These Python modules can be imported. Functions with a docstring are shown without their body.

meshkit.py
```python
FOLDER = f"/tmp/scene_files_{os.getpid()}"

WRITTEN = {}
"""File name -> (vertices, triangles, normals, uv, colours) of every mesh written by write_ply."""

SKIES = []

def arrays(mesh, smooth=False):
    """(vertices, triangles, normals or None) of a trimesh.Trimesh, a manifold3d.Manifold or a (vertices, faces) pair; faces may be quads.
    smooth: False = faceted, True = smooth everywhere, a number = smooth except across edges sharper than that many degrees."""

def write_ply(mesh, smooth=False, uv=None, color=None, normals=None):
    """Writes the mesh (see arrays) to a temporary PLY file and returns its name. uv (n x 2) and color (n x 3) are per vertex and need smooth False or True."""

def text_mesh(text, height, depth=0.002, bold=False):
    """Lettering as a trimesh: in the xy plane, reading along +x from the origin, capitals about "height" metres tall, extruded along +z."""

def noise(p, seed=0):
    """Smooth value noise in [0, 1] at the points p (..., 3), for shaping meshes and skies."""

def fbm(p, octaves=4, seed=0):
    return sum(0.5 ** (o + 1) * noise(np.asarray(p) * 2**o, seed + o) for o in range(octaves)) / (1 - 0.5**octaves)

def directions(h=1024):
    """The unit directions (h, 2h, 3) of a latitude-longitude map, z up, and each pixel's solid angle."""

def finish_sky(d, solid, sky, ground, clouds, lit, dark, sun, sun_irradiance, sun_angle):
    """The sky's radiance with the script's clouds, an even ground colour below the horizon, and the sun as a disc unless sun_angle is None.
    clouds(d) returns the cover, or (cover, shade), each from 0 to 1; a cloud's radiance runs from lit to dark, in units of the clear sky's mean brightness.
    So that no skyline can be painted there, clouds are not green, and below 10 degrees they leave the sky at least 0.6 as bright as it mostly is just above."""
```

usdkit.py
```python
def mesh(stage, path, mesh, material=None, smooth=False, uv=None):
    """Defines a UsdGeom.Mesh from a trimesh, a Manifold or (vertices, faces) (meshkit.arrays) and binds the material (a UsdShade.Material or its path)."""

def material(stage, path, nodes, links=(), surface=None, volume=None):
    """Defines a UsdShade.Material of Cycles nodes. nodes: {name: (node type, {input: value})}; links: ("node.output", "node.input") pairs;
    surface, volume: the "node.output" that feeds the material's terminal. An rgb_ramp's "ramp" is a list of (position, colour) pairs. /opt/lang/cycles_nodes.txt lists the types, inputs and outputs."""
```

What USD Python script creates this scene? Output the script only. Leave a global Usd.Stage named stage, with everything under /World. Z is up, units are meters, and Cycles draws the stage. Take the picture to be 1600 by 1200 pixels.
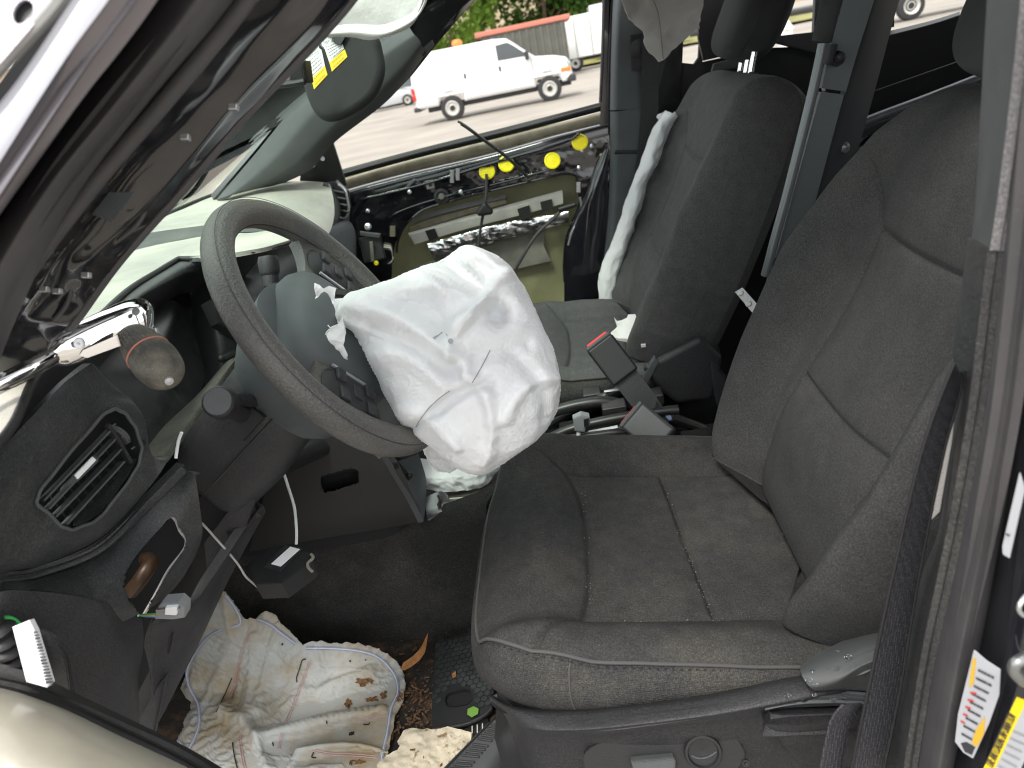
import math, random
import numpy as np, trimesh, manifold3d as m3, shapely.geometry as sg
from scipy.interpolate import PchipInterpolator, CubicSpline
from pxr import Usd, UsdGeom, UsdLux, UsdShade, Gf, Sdf, Vt
import usdkit, meshkit

stage = Usd.Stage.CreateInMemory()
UsdGeom.SetStageUpAxis(stage, UsdGeom.Tokens.z)
UsdGeom.SetStageMetersPerUnit(stage, 1.0)
UsdGeom.Xform.Define(stage, '/World')

# ------------------------------------------------------------------ camera
EYE = np.array([0, -1.30, 1.45])
PIT, ROL, YAW, FPX = math.radians(23.5), math.radians(11.7), math.radians(7), 1150.0
_h = np.array([-math.sin(YAW), math.cos(YAW), 0]); _r = np.array([math.cos(YAW), math.sin(YAW), 0])
FW = _h * math.cos(PIT) + np.array([0, 0, -math.sin(PIT)])
_u = _h * math.sin(PIT) + np.array([0, 0, math.cos(PIT)])
RT = math.cos(ROL) * _r - math.sin(ROL) * _u
UP = math.sin(ROL) * _r + math.cos(ROL) * _u
cam = UsdGeom.Camera.Define(stage, '/World/camera')
M4 = np.eye(4); M4[0, :3], M4[1, :3], M4[2, :3], M4[3, :3] = RT, UP, -FW, EYE
cam.AddTransformOp().Set(Gf.Matrix4d(*M4.ravel().tolist()))
cam.CreateHorizontalApertureAttr(36.0); cam.CreateVerticalApertureAttr(27.0)
cam.CreateFocalLengthAttr(36.0 * FPX / 1600)
cam.CreateClippingRangeAttr(Gf.Vec2f(0.02, 2000))
cam.CreateExposureAttr(1.38)
cam.CreateFStopAttr(7.0); cam.CreateFocusDistanceAttr(1.05)

# ------------------------------------------------------------------ sky and sun (bright overcast)
SUN_EL, SUN_AZ = math.radians(58), math.radians(205)          # azimuth from +y towards +x
sund = np.array([math.sin(SUN_AZ) * math.cos(SUN_EL), math.cos(SUN_AZ) * math.cos(SUN_EL), math.sin(SUN_EL)])
sky_mat = usdkit.material(stage, '/World/Looks/sky', {
    's': ('sky_texture', {'sky_type': 'single_scattering', 'sun_disc': False, 'sun_elevation': SUN_EL, 'sun_rotation': SUN_AZ}),
    'tc': ('texture_coordinate', {}),
    'n': ('noise_texture', {'scale': 2.2, 'detail': 5.0}),
    'rp': ('rgb_ramp', {'ramp': [(0.30, (.62, .62, .62)), (0.62, (1, 1, 1))]}),
    'cl': ('rgb_ramp', {'ramp': [(0.25, (8.6, 8.8, 9.1)), (0.7, (12.2, 12.1, 11.9))]}),
    'mx': ('mix', {}),
    'bg': ('background_shader', {'strength': 0.08})},
    [('tc.generated', 'n.vector'), ('n.fac', 'rp.fac'), ('n.fac', 'cl.fac'), ('rp.color', 'mx.fac'), ('s.color', 'mx.color1'), ('cl.color', 'mx.color2'), ('mx.color', 'bg.color')],
    surface='bg.background')
dome = UsdLux.DomeLight.Define(stage, '/World/sky')
UsdShade.MaterialBindingAPI.Apply(dome.GetPrim()).Bind(sky_mat)
dome.GetPrim().SetCustomDataByKey('label', 'bright hazy overcast sky over the vehicle lot')
dome.GetPrim().SetCustomDataByKey('kind', 'structure')
sun = UsdLux.DistantLight.Define(stage, '/World/sun')
sun.CreateIntensityAttr(0.36); sun.CreateAngleAttr(16.0); sun.CreateColorAttr(Gf.Vec3f(1.0, 0.95, 0.88))
sun.GetPrim().CreateAttribute('inputs:normalize', Sdf.ValueTypeNames.Bool).Set(True)
_z = sund; _x = np.cross([0, 0, 1], _z); _x /= np.linalg.norm(_x); _y = np.cross(_z, _x)
S4 = np.eye(4); S4[0, :3], S4[1, :3], S4[2, :3] = _x, _y, _z
sun.AddTransformOp().Set(Gf.Matrix4d(*S4.ravel().tolist()))

# ------------------------------------------------------------------ scene helpers
BASE = {}
COUNT = {}
def uniq(parent, name):
    k = (parent, name); n = COUNT.get(k, 0); COUNT[k] = n + 1
    return f'{parent}/{name}' if n == 0 else f'{parent}/{name}_{n:03d}'
def meta(prim, label=None, cat=None, group=None, kind=None):
    for k, v in (('label', label), ('category', cat), ('group', group), ('kind', kind)):
        if v: prim.SetCustomDataByKey(k, v)
def thing(name, label, cat, loc=(0, 0, 0), group=None):
    p = uniq('/World', name); x = UsdGeom.Xform.Define(stage, p)
    x.AddTranslateOp().Set(Gf.Vec3d(*map(float, loc))); BASE[p] = np.array(loc, float)
    meta(x.GetPrim(), label, cat, group); return p
def cat(ms):
    vs, fs, o = [], [], 0
    for m in ms:
        v, f, _ = meshkit.arrays(m)
        vs.append(v); fs.append(f + o); o += len(v)
    return (np.vstack(vs), np.vstack(fs))
def part(parent, name, mesh, mat, smooth=40, label=None, kind=None):
    if isinstance(mesh, list): mesh = cat(mesh)
    v, f, _ = meshkit.arrays(mesh)
    root = '/'.join(parent.split('/')[:3])
    p = uniq(parent, name); BASE[p] = BASE.get(root, np.zeros(3))
    pr = usdkit.mesh(stage, p, (v - BASE.get(root, np.zeros(3)), f), mat, smooth=smooth)
    meta(pr.GetPrim(), label=label, kind=kind); return p
def top(name, mesh, mat, label, cat_=None, smooth=40, group=None, kind=None):
    if isinstance(mesh, list): mesh = cat(mesh)
    p = uniq('/World', name); pr = usdkit.mesh(stage, p, mesh, mat, smooth=smooth)
    meta(pr.GetPrim(), label, cat_, group, kind); return p

# ------------------------------------------------------------------ geometry helpers
def ray(x, y): return FW + RT * ((x - 800) / FPX) + UP * ((600 - y) / FPX)
def PY(x, y, Y): d = ray(x, y); return EYE + d * ((Y - EYE[1]) / d[1])
def PX(x, y, X): d = ray(x, y); return EYE + d * ((X - EYE[0]) / d[0])
def PZ(x, y, Z): d = ray(x, y); return EYE + d * ((Z - EYE[2]) / d[2])
def PP(x, y, O, n):
    d = ray(x, y); O = np.asarray(O, float); n = np.asarray(n, float)
    return EYE + d * (((O - EYE) @ n) / (d @ n))
def nrm(v): v = np.asarray(v, float); return v / max(np.linalg.norm(v), 1e-12)
def smooth_line(p, n, closed=False):
    p = np.asarray(p, float)
    if closed: p = np.vstack([p, p[:1]])
    s = np.r_[0, np.cumsum(np.linalg.norm(np.diff(p, axis=0), axis=1) ** 0.7)]
    if closed: return CubicSpline(s, p, bc_type='periodic')(np.linspace(0, s[-1], n, endpoint=False))
    if len(p) == 2: return p[0] + (p[1] - p[0]) * np.linspace(0, 1, n)[:, None]
    return PchipInterpolator(s, p)(np.linspace(0, s[-1], n))
def L3(pts, Y=None, n=24):
    """pixel polyline -> smooth 3D line; points (px,py) at depth plane Y, or (px,py,y)"""
    return smooth_line([PY(*q) if len(q) == 3 else PY(q[0], q[1], Y) for q in pts], n)
def frames(path):
    t = np.gradient(path, axis=0); t /= np.linalg.norm(t, axis=1)[:, None] + 1e-12
    a = np.array([0, 0, 1.0]) if abs(t[0, 2]) < .9 else np.array([1.0, 0, 0])
    n = nrm(np.cross(t[0], a)); N = []
    for k in range(len(path)):
        n = nrm(n - t[k] * (n @ t[k])); N.append(n)
    N = np.array(N); return t, N, np.cross(t, N)
def rings(R, closed_caps=True, wrap=True):
    """loft of rings (m,n,3)"""
    R = np.asarray(R, float); m, n = R.shape[:2]
    v = R.reshape(-1, 3); i = np.arange(m - 1)[:, None] * n
    j = np.arange(n if wrap else n - 1)[None]; j2 = (j + 1) % n
    q = np.stack([i + j, i + j2, i + n + j2, i + n + j], -1).reshape(-1, 4)
    f = np.vstack([q[:, [0, 1, 2]], q[:, [0, 2, 3]]])
    if closed_caps:
        c0, c1 = len(v), len(v) + 1
        v = np.vstack([v, R[0].mean(0), R[-1].mean(0)])
        jj = np.arange(n); k2 = (jj + 1) % n
        f = np.vstack([f, np.stack([np.full(n, c0), k2, jj], 1), np.stack([np.full(n, c1), (m - 1) * n + jj, (m - 1) * n + k2], 1)])
    return (v, f)
def tube(path, r, seg=8, closed=False):
    path = np.asarray(path, float); t, N, B = frames(path)
    r = np.broadcast_to(np.asarray(r, float), (len(path),))
    a = np.linspace(0, 2 * np.pi, seg, endpoint=False)
    R = path[:, None] + r[:, None, None] * (np.cos(a)[None, :, None] * N[:, None] + np.sin(a)[None, :, None] * B[:, None])
    if closed:
        return rings(np.concatenate([R, R[:1]]), closed_caps=False)
    return rings(R)
def ribbon(path, wid, thick, side):
    """flat band along path; side = width direction (3) or (n,3)"""
    path = np.asarray(path, float); n = len(path)
    t = np.gradient(path, axis=0); t /= np.linalg.norm(t, axis=1)[:, None]
    s = np.broadcast_to(np.asarray(side, float), (n, 3)); s = s - t * np.sum(s * t, 1)[:, None]; s = s / np.linalg.norm(s, axis=1)[:, None]
    u = np.cross(t, s); w = np.broadcast_to(np.asarray(wid, float), (n,))[:, None] / 2; h = thick / 2
    return rings(np.stack([path - s * w - u * h, path + s * w - u * h, path + s * w + u * h, path - s * w + u * h], 1))
def grid_solid(G, thick, away=None):
    """G (m,n,3) surface made a closed shell, thickened away from the camera side"""
    G = np.asarray(G, float); m, n = G.shape[:2]
    du = np.gradient(G, axis=0); dv = np.gradient(G, axis=1); N = np.cross(du, dv)
    N /= np.linalg.norm(N, axis=2)[..., None] + 1e-12
    c = G[m // 2, n // 2]; ref = (EYE - c) if away is None else -np.asarray(away, float)
    if (N[m // 2, n // 2] @ ref) < 0: N = -N; flip = True
    else: flip = False
    Bk = G - N * thick
    v = np.vstack([G.reshape(-1, 3), Bk.reshape(-1, 3)]); k = m * n
    i, j = np.meshgrid(np.arange(m - 1), np.arange(n - 1), indexing='ij'); a = (i * n + j).ravel()
    q = np.stack([a, a + n, a + n + 1, a + 1], 1)
    if flip: q = q[:, ::-1]
    b = np.r_[np.arange(n), np.arange(1, m) * n + n - 1, (m - 1) * n + np.arange(n - 2, -1, -1), np.arange(m - 2, 0, -1) * n]
    b2 = np.roll(b, -1)
    s = np.stack([b, b2, b2 + k, b + k], 1)
    if flip: s = s[:, ::-1]
    q = np.vstack([q, q[:, ::-1] + k, s[:, ::-1]])
    return (v, np.vstack([q[:, [0, 1, 2]], q[:, [0, 2, 3]]]))
def interp_grid(C, nu, nv):
    C = np.asarray(C, float); m, n = C.shape[:2]
    ip = lambda A, k, N: PchipInterpolator(np.arange(k), A, axis=0)(np.linspace(0, k - 1, N)) if k > 2 else A[0][None] + (A[1] - A[0])[None] * np.linspace(0, 1, N).reshape(-1, *[1] * (A.ndim - 1))
    A = ip(C, m, nu); return np.swapaxes(ip(np.swapaxes(A, 0, 1), n, nv), 0, 1)
def patch(ctrl, thick=.006, nu=28, nv=28, away=None, bump=None):
    G = interp_grid([[PY(*q) for q in row] for row in ctrl], nu, nv)
    if bump is not None: G = bump(G)
    return grid_solid(G, thick, away)
def sm(pix, n=40): return smooth_line(np.array(pix, float), n, closed=True)
def basis(n, upref=(0, 0, 1)):
    n = nrm(n); u = np.asarray(upref, float); u = nrm(u - n * (u @ n)); return np.cross(u, n), u, n
def xsec(polys):
    return m3.CrossSection([np.asarray(p, float) for p in polys], m3.FillRule.EvenOdd)
def slab(pts3, n, thick, bevel=0.0, holes3=(), lift=0.0):
    """polygon of 3D points, flattened on the plane through their mean with normal n (facing out); back side thick behind"""
    pts3 = np.asarray(pts3, float); O = pts3.mean(0); r, u, n = basis(n, (0, 0, 1) if abs(nrm(n)[2]) < .95 else (0, 1, 0))
    to2 = lambda P: np.stack([(np.asarray(P) - O) @ r, (np.asarray(P) - O) @ u], 1)
    cs = xsec([to2(pts3)] + [to2(h_) for h_ in holes3])
    if bevel > 0:
        m = m3.Manifold()
        for k, a in enumerate((0, 30, 60, 90)):
            off = bevel * (1 - math.cos(math.radians(a))); hh = thick - bevel * (1 - math.sin(math.radians(a)))
            c2 = cs.offset(-off, m3.JoinType.Round) if off > 0 else cs
            m = m + c2.extrude(max(hh, 1e-4))
    else: m = cs.extrude(thick)
    v, f, _ = meshkit.arrays(m)
    return (O + v[:, :1] * r + v[:, 1:2] * u + (v[:, 2:3] - thick + lift) * n, f)
def slabY(pix, Y, thick, bevel=0.0, holes=(), n=(0, -1, 0)):
    return slab([PY(x, y, Y) for x, y in pix], n, thick, bevel, [[PY(x, y, Y) for x, y in h_] for h_ in holes])
def slabP(pix, O, n, thick, bevel=0.0, holes=(), lift=0.0):
    return slab([PP(x, y, O, n) for x, y in pix], n, thick, bevel, [[PP(x, y, O, n) for x, y in h_] for h_ in holes], lift)
def hull(pts): return m3.Manifold.hull_points(np.asarray(pts, float))
_sph = np.array(trimesh.creation.icosphere(subdivisions=2).vertices)
_sph1 = np.array(trimesh.creation.icosphere(subdivisions=1).vertices)
def rhull(pts, r, fine=True):
    s = _sph if fine else _sph1
    r = np.broadcast_to(np.asarray(r, float), (len(pts),))
    return hull(np.vstack([np.asarray(p) + s * q for p, q in zip(pts, r)]))
def rbox(c, ax, half, r, fine=False):
    """rounded box: centre, 3 axis vectors (rows), half sizes"""
    ax = np.asarray(ax, float); h = np.maximum(np.asarray(half, float) - r, 1e-5)
    P = [np.asarray(c) + (np.array(s) * h) @ ax for s in np.ndindex(2, 2, 2) for s in [np.array(s) * 2 - 1]]
    return rhull(P, r, fine)
def cyl(a, b, r, seg=24, r2=None, bev=0.0):
    a, b = np.asarray(a, float), np.asarray(b, float); L = np.linalg.norm(b - a); r2 = r if r2 is None else r2
    if bev: prof = [(0, 0), (r - bev, 0), (r, bev), (r2, L - bev), (r2 - bev, L), (0, L)]
    else: prof = [(0, 0), (r, 0), (r2, L), (0, L)]
    return lathe(a, b - a, prof, seg)
def lathe(o, axis, prof, seg=32):
    x, y, n = basis(axis, (0, 0, 1) if abs(nrm(axis)[2]) < .9 else (1, 0, 0))
    a = np.linspace(0, 2 * np.pi, seg, endpoint=False)
    R = [np.asarray(o) + rr * (np.cos(a)[:, None] * x + np.sin(a)[:, None] * y) + z * n for rr, z in prof]
    return rings(R)
def text3(s, h, O, right, up, depth=.0006, bold=False, sx=1.0):
    t = meshkit.text_mesh(s, h, depth, bold); v = np.array(t.vertices); r, u = nrm(right), nrm(up); n = np.cross(r, u)
    return (np.asarray(O) + v[:, :1] * sx * r + v[:, 1:2] * u + v[:, 2:3] * n, np.array(t.faces))
def crumple(v, f, stretch=1.1, iters=160, k=.02, noise=.002, seed=0, bend=.3, freq=20, floor=None, pin=None, bendk=.4):
    """lets the surface buckle: edges grow by 'stretch' while vertices are held softly to where they were"""
    rng = np.random.default_rng(seed); v = np.asarray(v, float); tm = trimesh.Trimesh(v, f, process=False)
    e = tm.edges_unique; L0 = np.linalg.norm(v[e[:, 0]] - v[e[:, 1]], axis=1) * stretch
    adj = tm.face_adjacency_unshared; B0 = np.linalg.norm(v[adj[:, 0]] - v[adj[:, 1]], axis=1) * (stretch * .985)
    n = tm.vertex_normals; p = v + n * ((meshkit.fbm(v * freq + seed * 7, 3, seed) - .5) * 2 * noise)[:, None]
    E = np.vstack([e, adj]); L = np.r_[L0, B0]; W = np.r_[np.ones(len(e)), np.full(len(adj), bendk)]
    idx = np.r_[E[:, 0], E[:, 1]]; den = np.bincount(idx, np.r_[W, W], len(v))
    kk = np.broadcast_to(k, (len(v),)) if np.ndim(k) else np.full(len(v), k)
    for it in range(iters):
        d = p[E[:, 1]] - p[E[:, 0]]; l = np.linalg.norm(d, axis=1) + 1e-9
        c = d * ((l - L) / l * .5 * W)[:, None]; cc = np.vstack([c, -c])
        p = p + 1.4 * np.stack([np.bincount(idx, cc[:, a], len(v)) for a in range(3)], 1) / den[:, None]
        p = p + (v - p) * kk[:, None]
        if floor is not None: p[:, 2] = np.maximum(p[:, 2], floor(p))
    return p

# ------------------------------------------------------------------ materials
def mat(name, col, rough=.5, metal=0., coat=0., bump=0., bscale=400., dust=0., dustcol=(.16, .15, .12), dscale=14., var=0., spec=.5, trans=None, detail=3., vscale=30., dustlo=.45, dusthi=.72, extra=None, grain=0., gscale=520.):
    nodes = {'g': ('geometry', {}), 'p': ('principled_bsdf', {'base_color': col, 'roughness': rough, 'metallic': metal, 'coat_weight': coat, 'coat_roughness': .06, 'specular_ior_level': spec})}
    links = []; out = None
    if var > 0:
        nodes['nv'] = ('noise_texture', {'scale': vscale, 'detail': 4.})
        nodes['rv'] = ('rgb_ramp', {'ramp': [(.3, tuple(c * (1 - var) for c in col)), (.7, tuple(c * (1 + var) for c in col))]})
        links += [('g.position', 'nv.vector'), ('nv.fac', 'rv.fac')]; out = 'rv.color'
    if dust > 0:
        nodes['nd'] = ('noise_texture', {'scale': dscale, 'detail': 6., 'roughness': .68})
        nodes['rd'] = ('rgb_ramp', {'ramp': [(dustlo, (0, 0, 0)), (dusthi, (dust,) * 3)]})
        nodes['md'] = ('mix', {'color1': col, 'color2': dustcol})
        links += [('g.position', 'nd.vector'), ('nd.fac', 'rd.fac'), ('rd.color', 'md.fac')]
        if out: links.append((out, 'md.color1'))
        out = 'md.color'
        nodes['ns'] = ('noise_texture', {'scale': 620., 'detail': 1.})
        nodes['rs'] = ('rgb_ramp', {'ramp': [(.70, (0, 0, 0)), (.74, (min(dust, .8),) * 3)]})
        nodes['ms'] = ('mix', {'color2': tuple(min(1, c * 1.6) for c in dustcol)})
        links += [('g.position', 'ns.vector'), ('ns.fac', 'rs.fac'), ('rs.color', 'ms.fac'), (out, 'ms.color1')]
        out = 'ms.color'
    if grain > 0:
        nodes['ng'] = ('noise_texture', {'scale': gscale, 'detail': 2.}); nodes['rg'] = ('rgb_ramp', {'ramp': [(.32, (1 - grain,) * 3), (.5, (1, 1, 1)), (.68, (1 + grain * 1.5,) * 3)]})
        nodes['mg'] = ('mix', {'mix_type': 'multiply', 'fac': 1.0, 'color1': col})
        links += [('g.position', 'ng.vector'), ('ng.fac', 'rg.fac'), ('rg.color', 'mg.color2')]
        if out: links.append((out, 'mg.color1'))
        out = 'mg.color'
    if out: links.append((out, 'p.base_color'))
    if bump > 0:
        nodes['nb'] = ('noise_texture', {'scale': bscale, 'detail': detail})
        nodes['b'] = ('bump', {'strength': bump, 'distance': .002})
        links += [('g.position', 'nb.vector'), ('nb.fac', 'b.height'), ('b.normal', 'p.normal')]
    surf = 'p.BSDF'
    if trans:
        nodes['t'] = ('translucent_bsdf', {'color': trans[1]}); nodes['mt'] = ('mix_closure', {'fac': trans[0]})
        links += [('p.BSDF', 'mt.closure1'), ('t.BSDF', 'mt.closure2')]; surf = 'mt.closure'
    if extra: extra(nodes, links)
    return usdkit.material(stage, '/World/Looks/' + name, nodes, links, surface=surf)
M = {}
M['fabric'] = mat('seat_fabric', (.0385, .038, .0385), .92, bump=.5, bscale=900, dust=.45, dustcol=(.090, .083, .068), dscale=7, var=.14, vscale=45, spec=.12, grain=.26)
M['fabric_clean'] = mat('seat_fabric_clean', (.080, .079, .080), .92, bump=.4, bscale=900, var=.10, vscale=50, spec=.12, grain=.22)
M['fabric_back'] = mat('backrest_fabric', (.042, .042, .0425), .92, bump=.45, bscale=900, dust=.25, dustcol=(.080, .076, .067), dscale=5, var=.08, vscale=30, spec=.12, grain=.24)
def _weave(nodes, links):
    nodes['vo'] = ('voronoi_texture', {'scale': 430., 'randomness': .3}); nodes['bw'] = ('bump', {'strength': .8, 'distance': .0015})
    links += [('g.position', 'vo.vector'), ('vo.distance', 'bw.height'), ('bw.normal', 'p.normal')]
M['fabric_side'] = mat('seat_side_knit', (.037, .037, .038), .9, dust=.5, dustcol=(.095, .088, .072), dscale=7, var=.12, vscale=90, spec=.12, grain=.30, extra=_weave)
M['trim'] = mat('grained_trim', (.018, .018, .020), .5, bump=.4, bscale=700, var=.12, grain=.4, gscale=420.)
M['trim_dusty'] = mat('dusty_trim', (.022, .023, .025), .46, bump=.4, bscale=600, dust=.35, dustcol=(.09, .09, .08), dscale=9, grain=.4, gscale=420.)
M['trim_grey'] = mat('grey_trim', (.062, .066, .068), .6, bump=.3, bscale=800, var=.08)
M['trim_slate'] = mat('slate_trim', (.055, .062, .066), .55, bump=.25, bscale=800, var=.1)
M['black'] = mat('matt_black_plastic', (.011, .011, .012), .5, bump=.15, bscale=500)
M['blackest'] = mat('void_black', (.006, .006, .007), .8)
M['screen'] = mat('cluster_screen', (.012, .013, .013), .18, dust=.25, dustcol=(.06, .06, .05), dscale=30)
M['gloss'] = mat('gloss_black_paint', (.006, .006, .008), .12, coat=1., dust=.18, dustcol=(.06, .055, .05), dscale=30, dustlo=.5, dusthi=.8)
M['paint_inner'] = mat('thin_black_paint', (.006, .006, .008), .14, coat=.8, bump=.05, bscale=25, dust=.14, dustcol=(.07, .065, .05), dscale=25)
M['rubber'] = mat('grey_rubber', (.050, .048, .051), .6, bump=.12, bscale=300, dust=.35, dustcol=(.085, .076, .074), dscale=12, var=.1)
M['rubber_black'] = mat('black_rubber', (.012, .012, .012), .5, bump=.2, bscale=200)
M['dash_top'] = mat('dusty_daylit_dash_top', (.27, .27, .245), .6, bump=.25, bscale=500, dust=.9, dustcol=(.50, .48, .41), dscale=4, dustlo=.3, dusthi=.65)  # real dust, paled further to stand in for light through the windshield
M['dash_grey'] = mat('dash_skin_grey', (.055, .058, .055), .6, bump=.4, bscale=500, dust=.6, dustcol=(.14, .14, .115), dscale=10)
M['leather'] = mat('wheel_leather', (.070, .068, .065), .42, bump=.7, bscale=330, dust=.55, dustcol=(.105, .085, .06), dscale=9, dustlo=.5, dusthi=.7, grain=.22, gscale=600.)
def _wrinkle(nodes, links):
    nodes['w1'] = ('noise_texture', {'scale': 26., 'detail': 5., 'distortion': 1.6, 'type': 'ridged_multifractal'}); nodes['wb'] = ('bump', {'strength': .30, 'distance': .006})
    links[:] = [l for l in links if l[1] != 'p.normal'] + [('g.position', 'w1.vector'), ('w1.fac', 'wb.height'), ('b.normal', 'wb.normal'), ('wb.normal', 'p.normal')]
M['airbag'] = mat('airbag_cloth', (.82, .825, .835), .7, bump=.25, bscale=260, trans=(.28, (.78, .79, .80)), spec=.2, extra=_wrinkle)
M['foam_white'] = mat('torn_white_lining', (.80, .78, .77), .9, bump=.4, bscale=200, trans=(.2, (.7, .68, .67)))
M['sky_sheen_paint'] = mat('sky_sheen_bracket_paint', (.27, .245, .29), .4, coat=.3)  # lavender tint stands in for sky reflected in the frame paint
M['gloss_pillar'] = mat('sky_sheen_black_paint', (.17, .16, .175), .30, metal=.75, coat=.5)  # black paint lightened to stand in for the reflected sky
M['lining_grey'] = mat('grey_headlining', (.46, .44, .43), .95, bump=.4, bscale=400, trans=(.15, (.3, .28, .27)))
M['foam_cream'] = mat('cream_foam', (.62, .55, .42), .9, bump=.8, bscale=120, dust=.9, dustcol=(.20, .11, .04), dscale=26, dustlo=.56, dusthi=.62)
M['chrome'] = mat('chrome', (.88, .88, .88), .06, metal=1.)
M['satin'] = mat('satin_silver', (.48, .49, .50), .32, metal=.8)
M['steel'] = mat('brushed_steel', (.30, .31, .31), .38, metal=.9, dust=.3, dustcol=(.16, .13, .1), dscale=40)
M['cage'] = mat('powder_coat_slate', (.085, .098, .100), .5, bump=.2, bscale=900)
M['cage_tube'] = mat('grey_tube', (.14, .15, .16), .35, metal=.4)
M['cage_dark'] = mat('cage_side_dark', (.020, .022, .025), .6)
M['white'] = mat('white_plastic', (.8, .8, .8), .4)
M['label'] = mat('paper_label', (.80, .81, .82), .5)
M['shaded_label'] = mat('shaded_label', (.40, .41, .44), .45)  # white label stock greyed to stand in for shade on the pillar
M['label_yellow'] = mat('yellow_label', (.85, .62, .01), .5)
M['ink'] = mat('printing_ink', (.03, .03, .035), .6)
M['ink_grey'] = mat('grey_ink', (.25, .26, .28), .6)
M['ink_red'] = mat('red_ink', (.55, .04, .03), .6)
M['amber_print'] = mat('amber_print', (.62, .36, .03), .6)
M['yellow'] = mat('yellow_cap', (.93, .80, .01), .45, bump=.15, bscale=300)
M['red'] = mat('red_button', (.62, .025, .03), .45)
M['buckle'] = mat('buckle_shell', (.040, .042, .046), .45, bump=.1, bscale=200)
M['grey_plug'] = mat('grey_connector', (.22, .23, .24), .5)
M['beige'] = mat('beige_inner_panel', (.30, .28, .225), .4, coat=.3, dust=.5, dustcol=(.20, .18, .135), dscale=6)
M['olive'] = mat('olive_primer', (.25, .245, .13), .55, var=.15, vscale=8, dust=.3, dustcol=(.12, .11, .06), dscale=10)
M['felt_grey'] = mat('felt_grey', (.17, .165, .168), .9, grain=.3)
M['foil'] = mat('foil', (.8, .79, .8), .22, metal=1., bump=.9, bscale=45)
M['felt'] = mat('grey_felt', (.21, .20, .17), .95, bump=.3, bscale=300, var=.15)
M['strip_white'] = mat('cream_strip', (.60, .58, .53), .6, dust=.5, dustcol=(.4, .37, .3), dscale=15)
M['tan_strip'] = mat('tan_strip', (.34, .30, .22), .5, dust=.5, dustcol=(.2, .17, .1), dscale=20, var=.2)
M['carpet'] = mat('carpet', (.016, .0155, .015), .98, bump=.8, bscale=350, dust=.7, dustcol=(.055, .05, .042), dscale=7, grain=.45, gscale=380.)
M['carpet_worn'] = mat('carpet_worn', (.055, .053, .047), .95, bump=.7, bscale=350, dust=.9, dustcol=(.16, .145, .11), dscale=5)
M['dirt'] = mat('floor_dirt', (.020, .017, .014), .85, bump=.8, bscale=120, dust=.9, dustcol=(.085, .048, .026), dscale=26, dustlo=.5, dusthi=.62)
M['copper'] = mat('copper_bracket', (.05, .028, .016), .45, metal=.4, dust=.6, dustcol=(.08, .05, .03), dscale=60)
M['wire_white'] = mat('white_wire', (.7, .71, .72), .4)
M['wire_dark'] = mat('dark_wire', (.02, .02, .02), .5)
M['wire_green'] = mat('green_wire', (.05, .5, .10), .4)
M['wire_purple'] = mat('purple_wire', (.22, .10, .45), .4)
M['wire_blue'] = mat('blue_wire', (.10, .25, .5), .4)
M['wire_orange'] = mat('orange_wire', (.75, .33, .03), .4)
M['leaf'] = mat('dry_leaf', (.42, .19, .06), .7, bump=.4, bscale=300, var=.25, vscale=120, trans=(.25, (.5, .2, .05)))
M['leaf_green'] = mat('green_leaf', (.18, .36, .06), .6, trans=(.2, (.2, .4, .05)))
M['thread_blue'] = mat('blue_thread', (.27, .33, .53), .8)
M['thread_red'] = mat('red_thread', (.50, .30, .30), .8)
M['thread_white'] = mat('pale_thread', (.55, .56, .58), .8)
M['thread_dark'] = mat('dark_thread', (.02, .02, .022), .8)
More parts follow.
